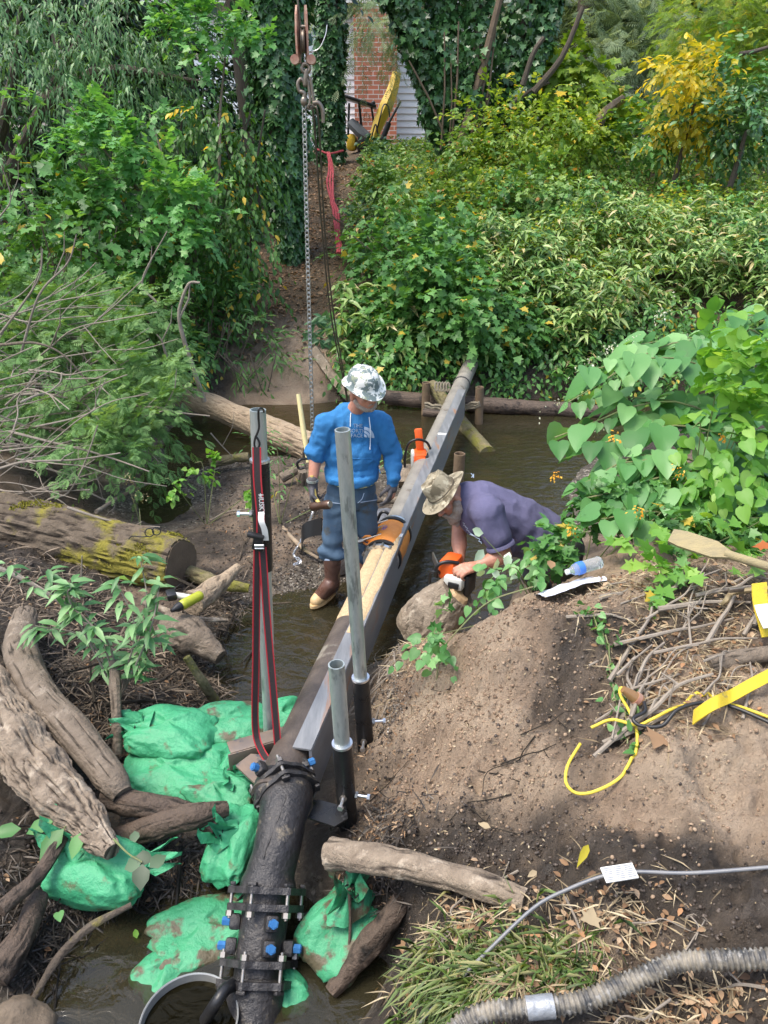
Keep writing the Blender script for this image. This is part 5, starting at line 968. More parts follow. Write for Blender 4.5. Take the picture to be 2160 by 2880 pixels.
for j in range(20):
    for i in range(N_):
        a, b = i / (N_ - 1) * 2 - 1, j / 19 * 2 - 1; x = a * .165 * (1 - .1 * b * b); y = b * .085 * (1 - .35 * a) + .02 * math.sin(a * 3); q_ = o_ + V(x, y, 0); vs.append((q_.x, q_.y, 0))
A = np.array(vs); A[:, 2] = base_h(A[:, 0], A[:, 1]) + .065 + .014 * fbm(A * np.array([6, 11, 1]), 1, 3, 4); g = G().add([tuple(q_) for q_ in A], [(j * N_ + i, j * N_ + i + 1, (j + 1) * N_ + i + 1, (j + 1) * N_ + i) for j in range(19) for i in range(N_ - 1)])
put('white_cloth', g, M('white cotton', (.66, .68, .74), .9, 0, (.58, .60, .68), 30, bump=.5, bscale=120), None, label='crumpled white cloth on top of the dirt mound beside the bottle', cat='cloth')
t = thing('paddle', 'flat yellowish wooden paddle with worn blade lying on the brush at right', 'paddle', W(1980, 1530, z=1.3)); m_pad = M('worn yellow wood', (.36, .29, .14), .85, 0, (.22, .19, .12), 9, bump=.4, bscale=40, stretch=(.5, 2, 2)); pa_, pb_ = W(1885, 1510, z=1.36), W(2230, 1615, z=1.34); d = (pb_ - pa_).normalized(); R = Matrix((d, V(-d.y, d.x, 0).normalized(), d.cross(V(-d.y, d.x, 0).normalized()))).transposed() @ Matrix.Rotation(.5, 3, 'X')
put('blade', G().prism([(0, -.03), (.0, .045), (.06, .055), (.2, .05), (.27, .02), (.27, -.02), (.2, -.045), (.05, -.04)], pa_, R, .014), m_pad, t, False); put('shaft', G().tube([pa_ + d * .25, pa_ + d * 1.0], .020, 12), m_pad, t)
t = thing('load_hook', 'rusty brass coloured hook fitting lying in the brush at the right edge', 'hook', W(2060, 1680, z=1.2)); put('hook', G().tube(smooth_path([W(2030, 1700, z=1.22), W(2042, 1690, z=1.24), W(2056, 1672, z=1.26), W(2090, 1662, z=1.28), W(2170, 1655, z=1.3)], 6), taper(25, .008, .014, .012, .014), 8), M('brass brown', (.25, .17, .08), .5, .5, (.3, .26, .16), 30), t); put('latch', G().box(W(2070, 1658, z=1.3), (.07, .02, .02), Matrix.Rotation(.2, 3, 'Z'), .004), m_hook, t)
t = thing('bottle_neck', 'small muddy bottle end poking from the twigs by the yellow knot', 'bottle', W(1770, 1950, z=1.0)); a, b = W(1752, 1938, z=1.1), W(1800, 1972, z=1.05); put('bottle_body', G().tube([a, a.lerp(b, .5), b], [.014, .022, .026], 14), M('amber glass', (.25, .14, .06), .2), t); put('cap', G().tube([b.lerp(a, .3), b.lerp(a, .1)], .0275, 14), m_redp, t)
# rock
def rock(c, r, lab, mat, seed): g = G().ell(c, r, None, 32, 20); A = np.array(g.v); k = 1 + .3 * fbm(A, 6, 4, seed) + .07 * fbm(A, 30, 3, seed); A = np.array(c) + (A - np.array(c)) * k[:, None]; g.v = [tuple(q_) for q_ in A]; put('rock', g, mat, None, label=lab, cat='rock', ang=False)
rock(W(50, 2885, z=.05), (.13, .11, .10), 'brown mud caked rock in the bottom left corner', M('mud caked rock', (.10, .075, .05), .8, 0, (.17, .13, .09), 9, bump=.8), 3)
# ---------------------------------------------------------------- house and excavator
def brickmat():
    m = bpy.data.materials.new('red brick'); m.use_nodes = True; n = m.node_tree; b = n.nodes['Principled BSDF']; tc = n.nodes.new('ShaderNodeTexCoord'); sp = n.nodes.new('ShaderNodeSeparateXYZ'); ad = n.nodes.new('ShaderNodeMath'); ad.operation = 'ADD'; cb = n.nodes.new('ShaderNodeCombineXYZ'); br = n.nodes.new('ShaderNodeTexBrick'); L_ = n.links.new
    L_(tc.outputs['Object'], sp.inputs[0]); L_(sp.outputs[0], ad.inputs[0]); L_(sp.outputs[1], ad.inputs[1]); L_(ad.outputs[0], cb.inputs[0]); L_(sp.outputs[2], cb.inputs[1]); L_(cb.outputs[0], br.inputs['Vector'])
    br.inputs['Scale'].default_value = 1; br.inputs['Brick Width'].default_value = .34; br.inputs['Row Height'].default_value = .13; br.inputs['Mortar Size'].default_value = .012; br.inputs['Color1'].default_value = (.42, .14, .08, 1); br.inputs['Color2'].default_value = (.32, .12, .075, 1); br.inputs['Mortar'].default_value = (.5, .45, .4, 1); br.inputs['Bias'].default_value = -.2
    L_(br.outputs[0], b.inputs[0]); b.inputs['Roughness'].default_value = .9; return m
HYy = 29.0; t = thing('house', 'white sided house with a red brick chimney wall behind the trees', 'house', W(1010, 440, y=HYy)); m_side = M('white siding', (.88, .89, .88), .6); zb = 2.6
def wall(u0, u1, z0, z1, y, mat, nm, th=.2): a, b = W(u0, 430, y=y), W(u1, 430, y=y); return put(nm, G().box(((a.x + b.x) / 2, y + th / 2, (z0 + z1) / 2), (b.x - a.x, th, z1 - z0)), mat, t, False)
def siding(u0, u1, y): 
    a, b = W(u0, 430, y=y), W(u1, 430, y=y); g = G(); z = zb
    while z < 7.3: g.add([(a.x, y - .07, z), (b.x, y - .07, z), (b.x, y - .005, z + .2), (a.x, y - .005, z + .2), (a.x, y, z), (b.x, y, z)], [(0, 1, 2, 3), (4, 5, 1, 0)]); z += .2
    put('siding_boards', g, m_side, t, False)
wall(560, 1002, zb, 7.3, HYy, m_side, 'wall'); siding(560, 1002, HYy - .01); wall(1112, 1420, zb, 7.3, HYy, m_side, 'wall'); siding(1112, 1420, HYy - .01)
a, b = W(1002, 430, y=HYy), W(1114, 430, y=HYy); put('brick_wall', G().box(((a.x + b.x) / 2, HYy - .4, 4.8), (b.x - a.x, 1.2, 4.6)), brickmat(), t, False)
rf = put('roof', G().add([(-9, HYy - .7, 7.2), (7, HYy - .7, 7.2), (7, HYy + 4, 9.6), (-9, HYy + 4, 9.6), (-9, HYy - .7, 7.4), (7, HYy - .7, 7.4), (7, HYy + 4, 9.8), (-9, HYy + 4, 9.8)], [(0, 1, 2, 3), (7, 6, 5, 4), (0, 4, 5, 1), (1, 5, 6, 2), (3, 2, 6, 7), (0, 3, 7, 4)]), M('grey roof', (.2, .2, .2), .9), t, False); put('gutter', G().box((-1, HYy - .78, 7.28), (16, .12, .14)), m_white, rf)
t = thing('far_house', 'pale siding of a distant house between the humps and the hemlock', 'house', W(1720, 430, y=33)); a = W(1700, 360, y=33); put('wall', G().box((a.x, 33, 3.6), (6, .3, 3.4)), m_side, t, False)
t = thing('garden_fence', 'pale fence seen through the shaded leaves at the far left', 'fence', W(200, 500, y=27)); g = G()
for k in range(50): g.box((-13.5 + k * .2, 27, 3.2), (.17, .04, 1.8))
put('fence_boards', g, M('pale fence boards', (.5, .45, .38), .8), t, False)
EYy = 24.0; E = lambda u, v, dy=0: W(u + 14, v, y=EYy + dy); t = thing('excavator', 'small yellow and black excavator parked before the brick wall', 'excavator', E(1020, 440)); m_ex = M('excavator yellow', (.62, .42, .03), .4, 0, (.5, .33, .03), 12)
k = (E(1100, 430) - E(1000, 430)).length / 100
def exb(u0, v0, u1, v1, dy, th, mat, nm, bev=.04): a, b = E(u0, v0, dy), E(u1, v1, dy); return put(nm, G().box((a + b) / 2, (abs(b.x - a.x), th, abs(b.z - a.z)), None, bev), mat, t)
exb(985, 428, 1062, 452, 0, 1.3, m_blk, 'track', .12); exb(962, 378, 990, 425, .2, 1.2, m_ex, 'rear_body', .1); exb(990, 385, 1040, 430, 0, 1.1, m_blk, 'front_body', .12); put('front_panel', G().tube([E(972, 345, -.3), E(1000, 372, -.45), E(1035, 395, -.5)], [.14, .16, .1], 8), m_grsaw if False else M('dark grey panel', (.12, .13, .14), .4), t)
exb(975, 340, 996, 368, .1, .4, m_blk, 'seat', .05); cn = put('canopy_roof', G().box((E(968, 280, .0) + E(1028, 294, 0)) / 2, (.95, 1.2, .08), Matrix.Rotation(.28, 3, 'Y'), .03), m_blk, t)
for pts, r in [([(995, 280), (1002, 350), (1010, 400)], .035), ([(1030, 296), (1038, 350), (1050, 400)], .03), ([(968, 290), (965, 380)], .03)]: put('canopy_post', G().tube([E(*q_, -.3) for q_ in pts], r, 8), m_blk, t)
bmx = put('boom', G().tube(smooth_path([E(1040, 430, -.6), E(1036, 395, -.6), E(1050, 350, -.5), E(1072, 300, -.4), E(1090, 255, -.3), E(1102, 205, -.2)], 5), taper(26, .12, .13, .17, .2, .17, .13), 6), m_ex, t); put('boom_cylinder', G().tube([E(1055, 410, -.8), E(1080, 345, -.75)], .075, 10).tube([E(1080, 345, -.75), E(1112, 285, -.6)], .035, 8), m_blk, t)
put('hydraulic_hose', G().tube(smooth_path([E(1045, 370, -.8), E(1055, 330, -.9), E(1065, 295, -.8), E(1078, 300, -.8), E(1082, 330, -.8)], 6), .02, 6).tube(smooth_path([E(1030, 390, -.8), E(1042, 350, -.9), E(1050, 380, -.9), E(1058, 400, -.8)], 6), .02, 6), m_blk, t); put('work_lamp', G().ell(E(1036, 290, -.5), .06), m_blk, t)
rock(E(1085, 432, -.5), (.5, .3, .22), 'pale boulder beside the excavator track', m_white, 6)
# ---------------------------------------------------------------- leaves
def T(vs, fs): return np.array(vs, float), np.array(fs, int)
OVAL = T([(0,0,0),(.24,.3,.07),(.22,.62,.06),(0,1,-.1),(-.22,.62,.06),(-.24,.3,.07),(0,.45,-.01)], [(0,1,6),(1,2,6),(2,3,6),(3,4,6),(4,5,6),(5,0,6)])
BLADE = T([(0,0,0),(.09,.3,.03),(0,.55,.0),(0,1,-.16),(-.09,.3,.03)], [(0,1,2),(1,3,2),(2,3,4),(0,2,4)])
LANCE = T([(0,0,0),(.11,.25,.04),(.12,.55,.03),(0,1,-.14),(-.12,.55,.03),(-.11,.25,.04),(0,.5,-.02)], [(0,1,6),(1,2,6),(2,3,6),(3,4,6),(4,5,6),(5,0,6)])
DIAM = T([(0,0,0),(.3,.45,.06),(0,1,-.06),(-.3,.45,.06)], [(0,1,2),(0,2,3)])
_mo = [(0,-.02),(.22,.02),(.5,-.02),(.36,.26),(.56,.52),(.26,.5),(.2,.66),(0,1.0)]
MAPLE = T([(0,.25,-.03)] + [(x, y, .05 * abs(x) + (-.05 if y > .8 else 0)) for x, y in _mo] + [(-x, y, .05 * abs(x)) for x, y in _mo[-2:0:-1]], [(0, i, i % 14 + 1) for i in range(1, 15)])
_ho = [(0,.02),(.18,-.06),(.36,.06),(.42,.28),(.34,.55),(.17,.82),(0,1)]
HEART = T([(0,.35,-.03)] + [(x, y, .22 * abs(x) - .14 * y * y) for x, y in _ho] + [(-x, y, .22 * abs(x) - .10 * y * y) for x, y in _ho[-2:0:-1]], [(0, i, i % 12 + 1) for i in range(1, 13)])
def _frond(n=9, w=.34, tip=1.0, lw=.05):
    vs, fs = [], []
    for i in range(n):
        y = .06 + .84 * i / n; L = w * math.sin(math.pi * (.18 + .74 * i / n)) * tip
        for s in (-1, 1):
            o = len(vs); vs += [(0, y, 0), (s * L * .62, y + .10 + lw, .0), (s * L, y + .20, -.05), (s * L * .55, y + .10 - lw * .3, 0)]; fs += [(o, o + 1, o + 2), (o, o + 2, o + 3)]
    o = len(vs); vs += [(-.02, 0, 0), (.02, 0, 0), (0, 1.08, -.06)]; fs.append((o, o + 1, o + 2)); return T(vs, fs)
FROND = _frond(); FROND6 = _frond(6, .42, 1, .07)
def unit(a): return a / np.maximum(1e-9, np.linalg.norm(a, axis=-1, keepdims=True))
def leaves(name, P, D, Nn, size, tm, mat, parent=None, wid=1.0, rnd=None, curl=0, **k):
    P = np.asarray(P, float); D = unit(np.asarray(D, float)); Nn = np.asarray(Nn, float); Nn = unit(Nn - D * (Nn * D).sum(1, keepdims=True)); X = np.cross(D, Nn)
    n = len(P); s = np.broadcast_to(size, n)[:, None, None]; tv, tf = tm; tv = tv * np.array([wid, 1, 1])
    co = P[:, None, :] + s * (tv[None, :, 0:1] * X[:, None, :] + tv[None, :, 1:2] * D[:, None, :] + tv[None, :, 2:3] * Nn[:, None, :])
    if curl: co[..., 2] -= curl * s[..., 0] * tv[None, :, 1] ** 2
    co = co.reshape(-1, 3); idx = (tf[None] + (np.arange(n) * len(tv))[:, None, None]).ravel()
    base = np.array([(co[:, 0].min() + co[:, 0].max()) / 2, (co[:, 1].min() + co[:, 1].max()) / 2, co[:, 2].min()])
    me = bpy.data.meshes.new(name); me.vertices.add(len(co)); me.vertices.foreach_set('co', (co - base).ravel().astype(np.float32))
    nf = len(idx) // 3; me.loops.add(len(idx)); me.loops.foreach_set('vertex_index', idx.astype(np.int32)); me.polygons.add(nf); me.polygons.foreach_set('loop_start', (np.arange(nf) * 3).astype(np.int32)); me.update(calc_edges=True)
    r = RS.rand(n) if rnd is None else np.asarray(rnd); at = me.attributes.new('rnd', 'FLOAT', 'POINT'); at.data.foreach_set('value', np.repeat(r, len(tv)).astype(np.float32))
    me.materials.append(mat); o = bpy.data.objects.new(name, me); COL.objects.link(o); base = Vector(base); WL[o] = base
    if parent is not None: o.parent = parent; o.location = base - WL[parent]
    else: o.location = base
    return tag(o, k.get('label'), k.get('cat'), k.get('group'), k.get('kind'))
def rd(n, up=0, out=None): v = RS.normal(size=(n, 3)); v[:, 2] += up; return unit(v)
def spray(P0, D0, L, n, droop=.5, side=.9, flat=.8, sag=.5):
    "leaves set alternately along arching twigs"
    P0 = np.asarray(P0, float); D0 = unit(np.asarray(D0, float)); m = len(P0); L = np.broadcast_to(L, m)
    s = np.linspace(.12, 1, n)[None, :, None]; Ld = L[:, None, None]
    P = P0[:, None] + D0[:, None] * s * Ld; P[..., 2] -= (droop * s * s * Ld)[..., 0]
    t = np.repeat(D0[:, None], n, 1).copy(); t[..., 2] -= 2 * droop * s[..., 0]; t = unit(t)
    sd = unit(np.cross(t, np.array([0, 0, 1.0])) + 1e-6); sg = np.where(np.arange(n) % 2, 1, -1)[None, :, None]
    D = unit(t + sd * sg * side + RS.normal(size=t.shape) * .25 - np.array([0, 0, sag]) * RS.rand(m, n, 1)); D[:, -1] = t[:, -1]
    N = np.cross(sd, t) * flat; N = np.where(N[..., 2:3] < 0, -N, N) + RS.normal(size=t.shape) * (1 - flat + .15)
    P = P + RS.normal(size=P.shape) * .01; return P.reshape(-1, 3), D.reshape(-1, 3), N.reshape(-1, 3)
def inblob(c, r, n, shell=.5):
    d = rd(n); q = RS.rand(n) ** (1 / 3.0); q = shell + (1 - shell) * q; return np.array(c) + d * q[:, None] * np.array(r), d
def foliage(name, blobs, dens, L, nl, size, tm, mat, parent, droop=.4, side=.9, dirup=.0, shell=.55, sag=.5, jit=.35, bias=(0, 0, 0), wid=1, flat=.8, clump=.35, **k):
    "blobs: (centre, radii, share); sprays spread through every blob, pointing outwards"
    PP, DD = [], []
    for b in blobs:
        c, r = b[0], b[1]; sh = b[2] if len(b) > 2 else 1; r = r if hasattr(r, '__len__') else (r, r, r)
        n = max(6, int(dens * sh * (r[0] * r[1] * r[2]) ** (2 / 3.0)))
        nc = max(3, n // 9); cc, cd = inblob(c, r, nc, shell); w = RS.randint(0, nc, n)
        P = cc[w] + RS.normal(size=(n, 3)) * clump * min(r) * .6; PP.append(P); DD.append(unit(cd[w] * .8 + rd(n) * .7 + np.array([0, 0, dirup]) + np.array(bias)))
    P0, D0 = np.concatenate(PP), np.concatenate(DD); ll = L * RS.uniform(.6, 1.3, len(P0))
    P, D, N = spray(P0, D0, ll, nl, droop, side, flat, sag); rn = np.clip(np.repeat(RS.normal(.5, .2, len(P0)), nl) + RS.normal(0, .13, len(P)), 0, 1)
    rn = np.where(RS.rand(len(P)) < .03, 1, rn * .94)
    return leaves(name, P, D, N, size * RS.uniform(.6, 1.2, len(P)), tm, mat, parent, wid, rn, **k)
LG = lambda n, a, b, c, **k: leafmat(n, a, b, c, **k)
l_dark = LG('shade dark leaf', (.008, .026, .012), (.018, .055, .02), (.05, .11, .035), rough=.35, trans=.15)  # near black leaf colour, painted for the deep shade behind the left foliage
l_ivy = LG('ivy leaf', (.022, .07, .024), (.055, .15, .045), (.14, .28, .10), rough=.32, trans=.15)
l_maple = LG('bright lobed leaf', (.06, .19, .045), (.12, .33, .085), (.25, .48, .16), trans=.4)
l_mid = LG('mid green leaf', (.035, .11, .025), (.085, .23, .05), (.18, .38, .10), trans=.32, odd=(.5, .38, .05), po=.03)
l_willow = LG('grey green narrow leaf', (.04, .11, .035), (.09, .21, .075), (.22, .38, .16), trans=.3)
l_pend = LG('hanging oval leaf', (.035, .10, .02), (.075, .19, .035), (.14, .30, .06), trans=.35, odd=(.72, .50, .05), po=.07)
l_fern = LG('feathery green', (.06, .15, .035), (.13, .27, .075), (.26, .42, .15), trans=.3, rough=.6)
l_sasa = LG('broad bamboo leaf', (.05, .12, .02), (.14, .27, .055), (.42, .52, .20), trans=.25, rough=.38, odd=(.50, .42, .2), po=.05)
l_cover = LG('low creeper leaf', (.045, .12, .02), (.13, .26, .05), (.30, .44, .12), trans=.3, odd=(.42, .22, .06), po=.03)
l_lime = LG('yellow green leaf', (.10, .20, .02), (.20, .33, .04), (.40, .50, .09), trans=.45, odd=(.7, .5, .05), po=.05)
l_yel = LG('yellow leaf', (.20, .25, .03), (.50, .44, .04), (.80, .62, .06), trans=.45)
l_hem = LG('haze pale hemlock needles', (.09, .15, .08), (.18, .26, .14), (.34, .42, .25), trans=.3, rough=.7)  # pale tone paints sunlit haze into the needle colour
l_knot = LG('large heart leaf', (.045, .15, .035), (.11, .29, .085), (.25, .46, .18), trans=.35, rough=.4)
l_vine = LG('vine leaf', (.10, .28, .04), (.17, .38, .06), (.30, .50, .10), trans=.45)
l_far = LG('distant leaf', (.035, .08, .025), (.08, .16, .05), (.20, .30, .10), trans=.4)
l_litter = LG('dry leaf', (.10, .055, .03), (.24, .14, .07), (.42, .30, .19), trans=.1, rough=.8, odd=(.36, .19, .09), po=.06)
l_straw = LG('dry straw', (.16, .12, .07), (.32, .25, .15), (.5, .42, .28), trans=.1, rough=.85)
l_grass = LG('grass blade', (.07, .14, .03), (.16, .26, .06), (.38, .38, .16), trans=.3)
m_bk = M('dark tree bark', (.05, .04, .03), .9, 0, (.10, .08, .06), 8, bump=1, bscale=20, stretch=(1, 1, .3)); m_bkl = M('light tree bark', (.20, .16, .12), .9, 0, (.11, .085, .06), 8, bump=1, bscale=20, stretch=(1, 1, .25))
m_stem = M('green stem', (.12, .20, .05), .6, 0, (.22, .18, .10), 10); m_stick = M('bare grey stick', (.30, .26, .21), .85, 0, (.17, .14, .11), 9, bump=.3, bscale=60)
def tree(name, label, cat, base, group=None): return thing(name, label, cat, base, group)
def Wy(u, v, y): return tuple(W(u, v, y=y))
# ---- far woods (one mass nobody could count)
c, d = [], []
bl = []
for i in range(95):
    x = RS.uniform(-30, 34); y = RS.uniform(36, 50); hgt = RS.uniform(3, 13 if x < -4 else (7 if x < 3 else 14)); bl.append(((x, y, 2 + hgt * .6), (3.0, 2.2, hgt * .5), 1))
foliage('far_woods', bl, 62, 1.1, 5, .62, DIAM, l_far, None, droop=.3, kind='stuff', label='mass of distant woodland filling the top of the picture')
# ---- backdrop trees behind the left bank, leaves painted dark for deep shade
for i, (u, v, Y, r, lab) in enumerate([(60, 250, 17, (2.6, 1.4, 3.2), 'backdrop tree coloured as deep shade behind the willow at the far left edge'), (330, 180, 19, (2.6, 1.4, 2.6), 'bushy backdrop tree coloured as deep shade behind the middle of the willow foliage'),
        (540, 330, 17.5, (1.0, .9, 1.6), 'backdrop tree coloured as deep shade in the gap between the vine maple and the ivy trunk'), (250, 560, 14.5, (2.4, 1.0, 1.5), 'shrub mass coloured as deep shade beneath the vine maple')]):
    b = W(u, v, y=Y); t = tree('backdrop_tree', lab, 'tree', V(b.x, Y, gz(b.x, Y)), 'shade coloured backdrop trees behind the left bank')
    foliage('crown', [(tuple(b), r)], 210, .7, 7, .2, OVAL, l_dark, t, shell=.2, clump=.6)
    put('trunk', G().tube([(b.x, Y, gz(b.x, Y)), (b.x + .1, Y, b.z), (b.x - .2, Y + .1, b.z + 3)], [.2, .15, .08], 10, lump=.1), m_bk, t)
# ---- willow-like tree, drooping narrow leaves, upper left
t = tree('willow_tree', 'tree with drooping narrow grey green leaves in the upper left corner', 'tree', V(-7.2, 13.2, gz(-7.2, 13.2)))
bl = [(Wy(u, v, Y), (rx, .8, rz), s) for u, v, Y, rx, rz, s in [(40, 60, 11.6, 1.1, .6, 1), (40, 260, 11.6, .9, .7, 1), (190, 130, 12, 1.1, .6, 1.2), (320, 90, 12.4, 1.0, .6, 1), (300, 250, 12, 1.1, .6, 1.2), (430, 200, 12.4, 1, .6, 1), (480, 320, 12.2, .8, .6, 1), (130, 380, 11.6, .8, .5, .8), (30, 420, 11.4, .6, .5, .8), (420, 400, 12.2, .7, .45, .8), (400, 30, 12.6, .9, .4, .8)]]
foliage('crown', bl, 115, .7, 13, .13, BLADE, l_willow, t, droop=.75, side=.55, sag=1.1, shell=.1, wid=1.25, bias=(.35, -.5, .1), clump=.8)
g = G()
for a, b, c_ in [((-7.2, 13.2, .9), Wy(120, 300, 12.6), Wy(250, 60, 12.4)), (Wy(120, 300, 12.6), Wy(300, 200, 12.4), Wy(560, 230, 12.4)), ((-7.2, 13.2, 1.0), Wy(20, 300, 12.4), Wy(60, 20, 12))]: g.tube(smooth_path([a, b, c_], 6), taper(13, .16, .08, .03), 8, lump=.1)
put('trunk', g, m_bk, t)
for i, (u, Y, r, l2) in enumerate([(30, 14.5, .16, 'dark bare trunk at the far left edge behind the leaves'), (330, 15, .12, 'dark bare trunk behind the vine maple'), (700, 14.6, .15, 'dark trunk left of the ivy column, ivy patches on it')]):
    b = W(u, 560, y=Y); t = tree('dark_tree', l2, 'tree', V(b.x, Y, gz(b.x, Y)), 'dark trunks in the left shade'); put('trunk', G().tube([(b.x, Y, .8), (b.x + .1, Y, 3), (b.x - .15, Y, 7)], [r, r * .9, r * .7], 12, lump=.1), m_bk, t)
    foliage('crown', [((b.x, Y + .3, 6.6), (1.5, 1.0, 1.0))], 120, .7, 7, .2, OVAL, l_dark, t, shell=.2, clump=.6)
# ---- vine maple
t = tree('vine_maple', 'vine maple with bright lobed leaves in tiers above the left bank', 'tree', V(-3.2, 10.9, gz(-3.2, 10.9)))
bl = [(Wy(u, v, Y), (rx, .45, rz), s) for u, v, Y, rx, rz, s in [(190, 290, 10.6, .42, .20, 1), (240, 350, 10.5, .5, .22, 1), (330, 310, 10.6, .3, .2, 1), (430, 330, 10.7, .4, .15, .8), (300, 420, 10.3, .55, .3, 1.2), (370, 400, 10.4, .3, .2, 1), (450, 470, 10.3, .35, .3, 1), (340, 500, 10.2, .45, .2, .8), (480, 560, 10, .42, .4, 1.3), (400, 600, 10, .4, .3, 1), (540, 640, 9.9, .35, .25, 1), (470, 720, 9.8, .4, .3, .8), (560, 460, 10.5, .4, .25, .6), (620, 130, 11.4, .7, .3, 1), (560, 70, 11.4, .6, .25, 1), (720, 60, 11.6, .5, .3, .8), (500, 20, 11.6, .5, .25, .8), (180, 490, 10.2, .35, .25, .7)]]
foliage('crown', [(c_, (r_[0] * .85, .35, r_[2] * .6), s_) for c_, r_, s_ in bl], 430, .34, 7, .092, MAPLE, l_maple, t, droop=.15, side=1.0, shell=.1, sag=.35, flat=.9, clump=.7, bias=(0, -.45, .1))
g = G()
for p in [[(-3.2, 10.9, .9), Wy(520, 640, 10.4), Wy(470, 480, 10.4), Wy(420, 320, 10.6)], [(-3.3, 10.9, .9), Wy(430, 620, 10.3), Wy(300, 430, 10.4), Wy(200, 300, 10.6)], [(-3.1, 10.9, .9), Wy(600, 560, 10.8), Wy(620, 300, 11.2), Wy(640, 90, 11.4)]]: q_ = smooth_path(p, 6); g.tube(q_, taper(len(q_), .045, .02, .008), 8)
put('trunk', g, m_bkl, t)
# ---- shrub with hanging oval leaves
t = tree('oval_leaf_shrub', 'shrub with hanging oval leaves, some yellow, left of the ivy clad trunk', 'shrub', V(-2.4, 11.6, gz(-2.4, 11.6)))
bl = [(Wy(u, v, Y), (rx, .4, rz), 1) for u, v, Y, rx, rz in [(640, 420, 11.3, .5, .4), (670, 500, 11.3, .3, .45), (620, 520, 11.1, .45, .4), (680, 620, 11.2, .3, .4), (620, 640, 11, .45, .4), (560, 560, 11, .35, .4), (660, 730, 11.3, .3, .35), (640, 760, 11, .35, .35), (560, 700, 10.8, .3, .3), (600, 400, 11.6, .3, .4)]]
foliage('crown', bl, 330, .5, 9, .105, OVAL, l_pend, t, droop=.6, side=.5, sag=1.3, shell=.1, clump=.7, wid=.9, bias=(0, -.4, 0))
g = G()
for k in range(9): a = V(-2.4 + RS.uniform(-.5, .5), 11.6 + RS.uniform(-.2, .2), .9); g.tube(smooth_path([a, a + V(RS.uniform(-.3, .3), -.1, 1.2), a + V(RS.uniform(-.6, .6), -.3, 2.6)], 5), .014, 6)
put('stems', g, m_bk, t)
# ---- low shrubs along the left bank
for u, v, Y, r, tm, mt, sz, lab in [(100, 600, 10.4, (1.2, .6, .55), MAPLE, l_mid, .15, 'low leafy bramble at the far left under the vine maple'), (220, 690, 9.9, (1.0, .6, .45), OVAL, l_mid, .14, 'dense leafy shrub at left above the brush pile'), (60, 760, 9.4, (.9, .5, .4), MAPLE, l_mid, .13, 'bramble clump at the left edge behind the brush pile'), (380, 780, 10.2, (.8, .5, .35), OVAL, l_mid, .13, 'leafy shrub between the brush pile and the vine maple stems'),
        (540, 850, 10.6, (.8, .4, .3), OVAL, l_mid, .12, 'low shrub in front of the bare soil slope left of the trail'), (670, 800, 11.9, (.5, .4, .25), OVAL, l_ivy, .12, 'dark leafy clump at the foot of the ivy clad trunk'), (640, 930, 10.3, (.7, .4, .25), LANCE, l_fern, .16, 'fine leafed weed clump left of the muddy path'), (520, 1010, 10.0, (.6, .35, .25), LANCE, l_mid, .15, 'weeds hanging over the bank behind the big fallen log'), (700, 1010, 9.95, (.5, .3, .2), BLADE, l_fern, .2, 'grassy tuft over the bank left of the path')]:
    b = W(u, v, y=Y); t = tree('shrub', lab, 'shrub', V(b.x, Y, gz(b.x, Y)), 'low shrubs along the left bank'); g = G()
    foliage('foliage', [(tuple(b), r)], 340, .35, 6, sz * .85, tm, mt, t, droop=.3, shell=.2, clump=.8, bias=(0, -.4, .1))
    for k in range(6): g.tube([(b.x + RS.uniform(-r[0], r[0]) * .5, Y, gz(b.x, Y) - .05), (b.x + RS.uniform(-r[0], r[0]) * .8, Y - .1, b.z + r[2] * .5)], .009, 5)
    put('stems', g, m_bkl, t)
# ---- ivy clad trunks
def ivytrunk(name, label, pts, r0, r1, shellr, n, bare=None, sz=.11, mt=None, gap=0):
    p = smooth_path(pts, 8); t = tree(name, label, 'tree', p[0], 'ivy clad trees on the far bank'); put('trunk', G().tube(p, taper(len(p), r0, r1), 18, lump=.08), bare or m_bkl, t)
    A = np.array(p); k = RS.rand(n) * (len(p) - 1); i = np.minimum(k.astype(int), len(p) - 2); c = A[i] + (A[i + 1] - A[i]) * (k - i)[:, None]
    a = RS.rand(n) * 6.283; rr = np.interp(k / (len(p) - 1), np.linspace(0, 1, len(shellr)), shellr) * (1 + .3 * fbm(np.stack([np.cos(a) * 1.2, np.sin(a) * 1.2, c[:, 2]], 1), 1.6, 3, 3)) * RS.uniform(.8, 1.04, n)
    o = np.stack([np.cos(a), np.sin(a), 0 * a], 1); P = c + o * rr[:, None]; keep = rr > r0 * .9
    if gap: keep &= fbm(P, 1.3, 2, 8) > gap - .5
    P, o = P[keep], o[keep]; D = unit(np.array([0, 0, -1.0]) + o * .35 + RS.normal(size=P.shape) * .45); N = unit(o + np.array([0, 0, .55]) + RS.normal(size=P.shape) * .35)
    leaves('ivy', P, D, N, sz * RS.uniform(.6, 1.25, len(P)), MAPLE, mt or l_ivy, t, rnd=np.clip(RS.normal(.45, .25, len(P)), 0, 1)); return t
b = W(838, 815, y=13.4)
ivytrunk('ivy_clad_tree', 'large ivy clad trunk left of the trail with bare grey bark low down', [b - V(0, 0, .2), W(812, 620, y=13.4), W(790, 400, y=13.4), W(780, 150, y=13.4), W(778, -60, y=13.4), W(778, -400, y=13.4)], .19, .15, [.16, .21, .40, .42, .42, .5, .5], 8200, sz=.115)
b = W(930, 445, y=20.5)
ivytrunk('ivy_clad_tree', 'ivy clad trunk right of the chain, standing before the white house', [b - V(0, 0, .3), W(926, 300, y=20.5), W(925, 120, y=20.5), W(924, -200, y=20.5)], .26, .2, [.34, .34, .36, .36], 3600, sz=.13, bare=m_bk)
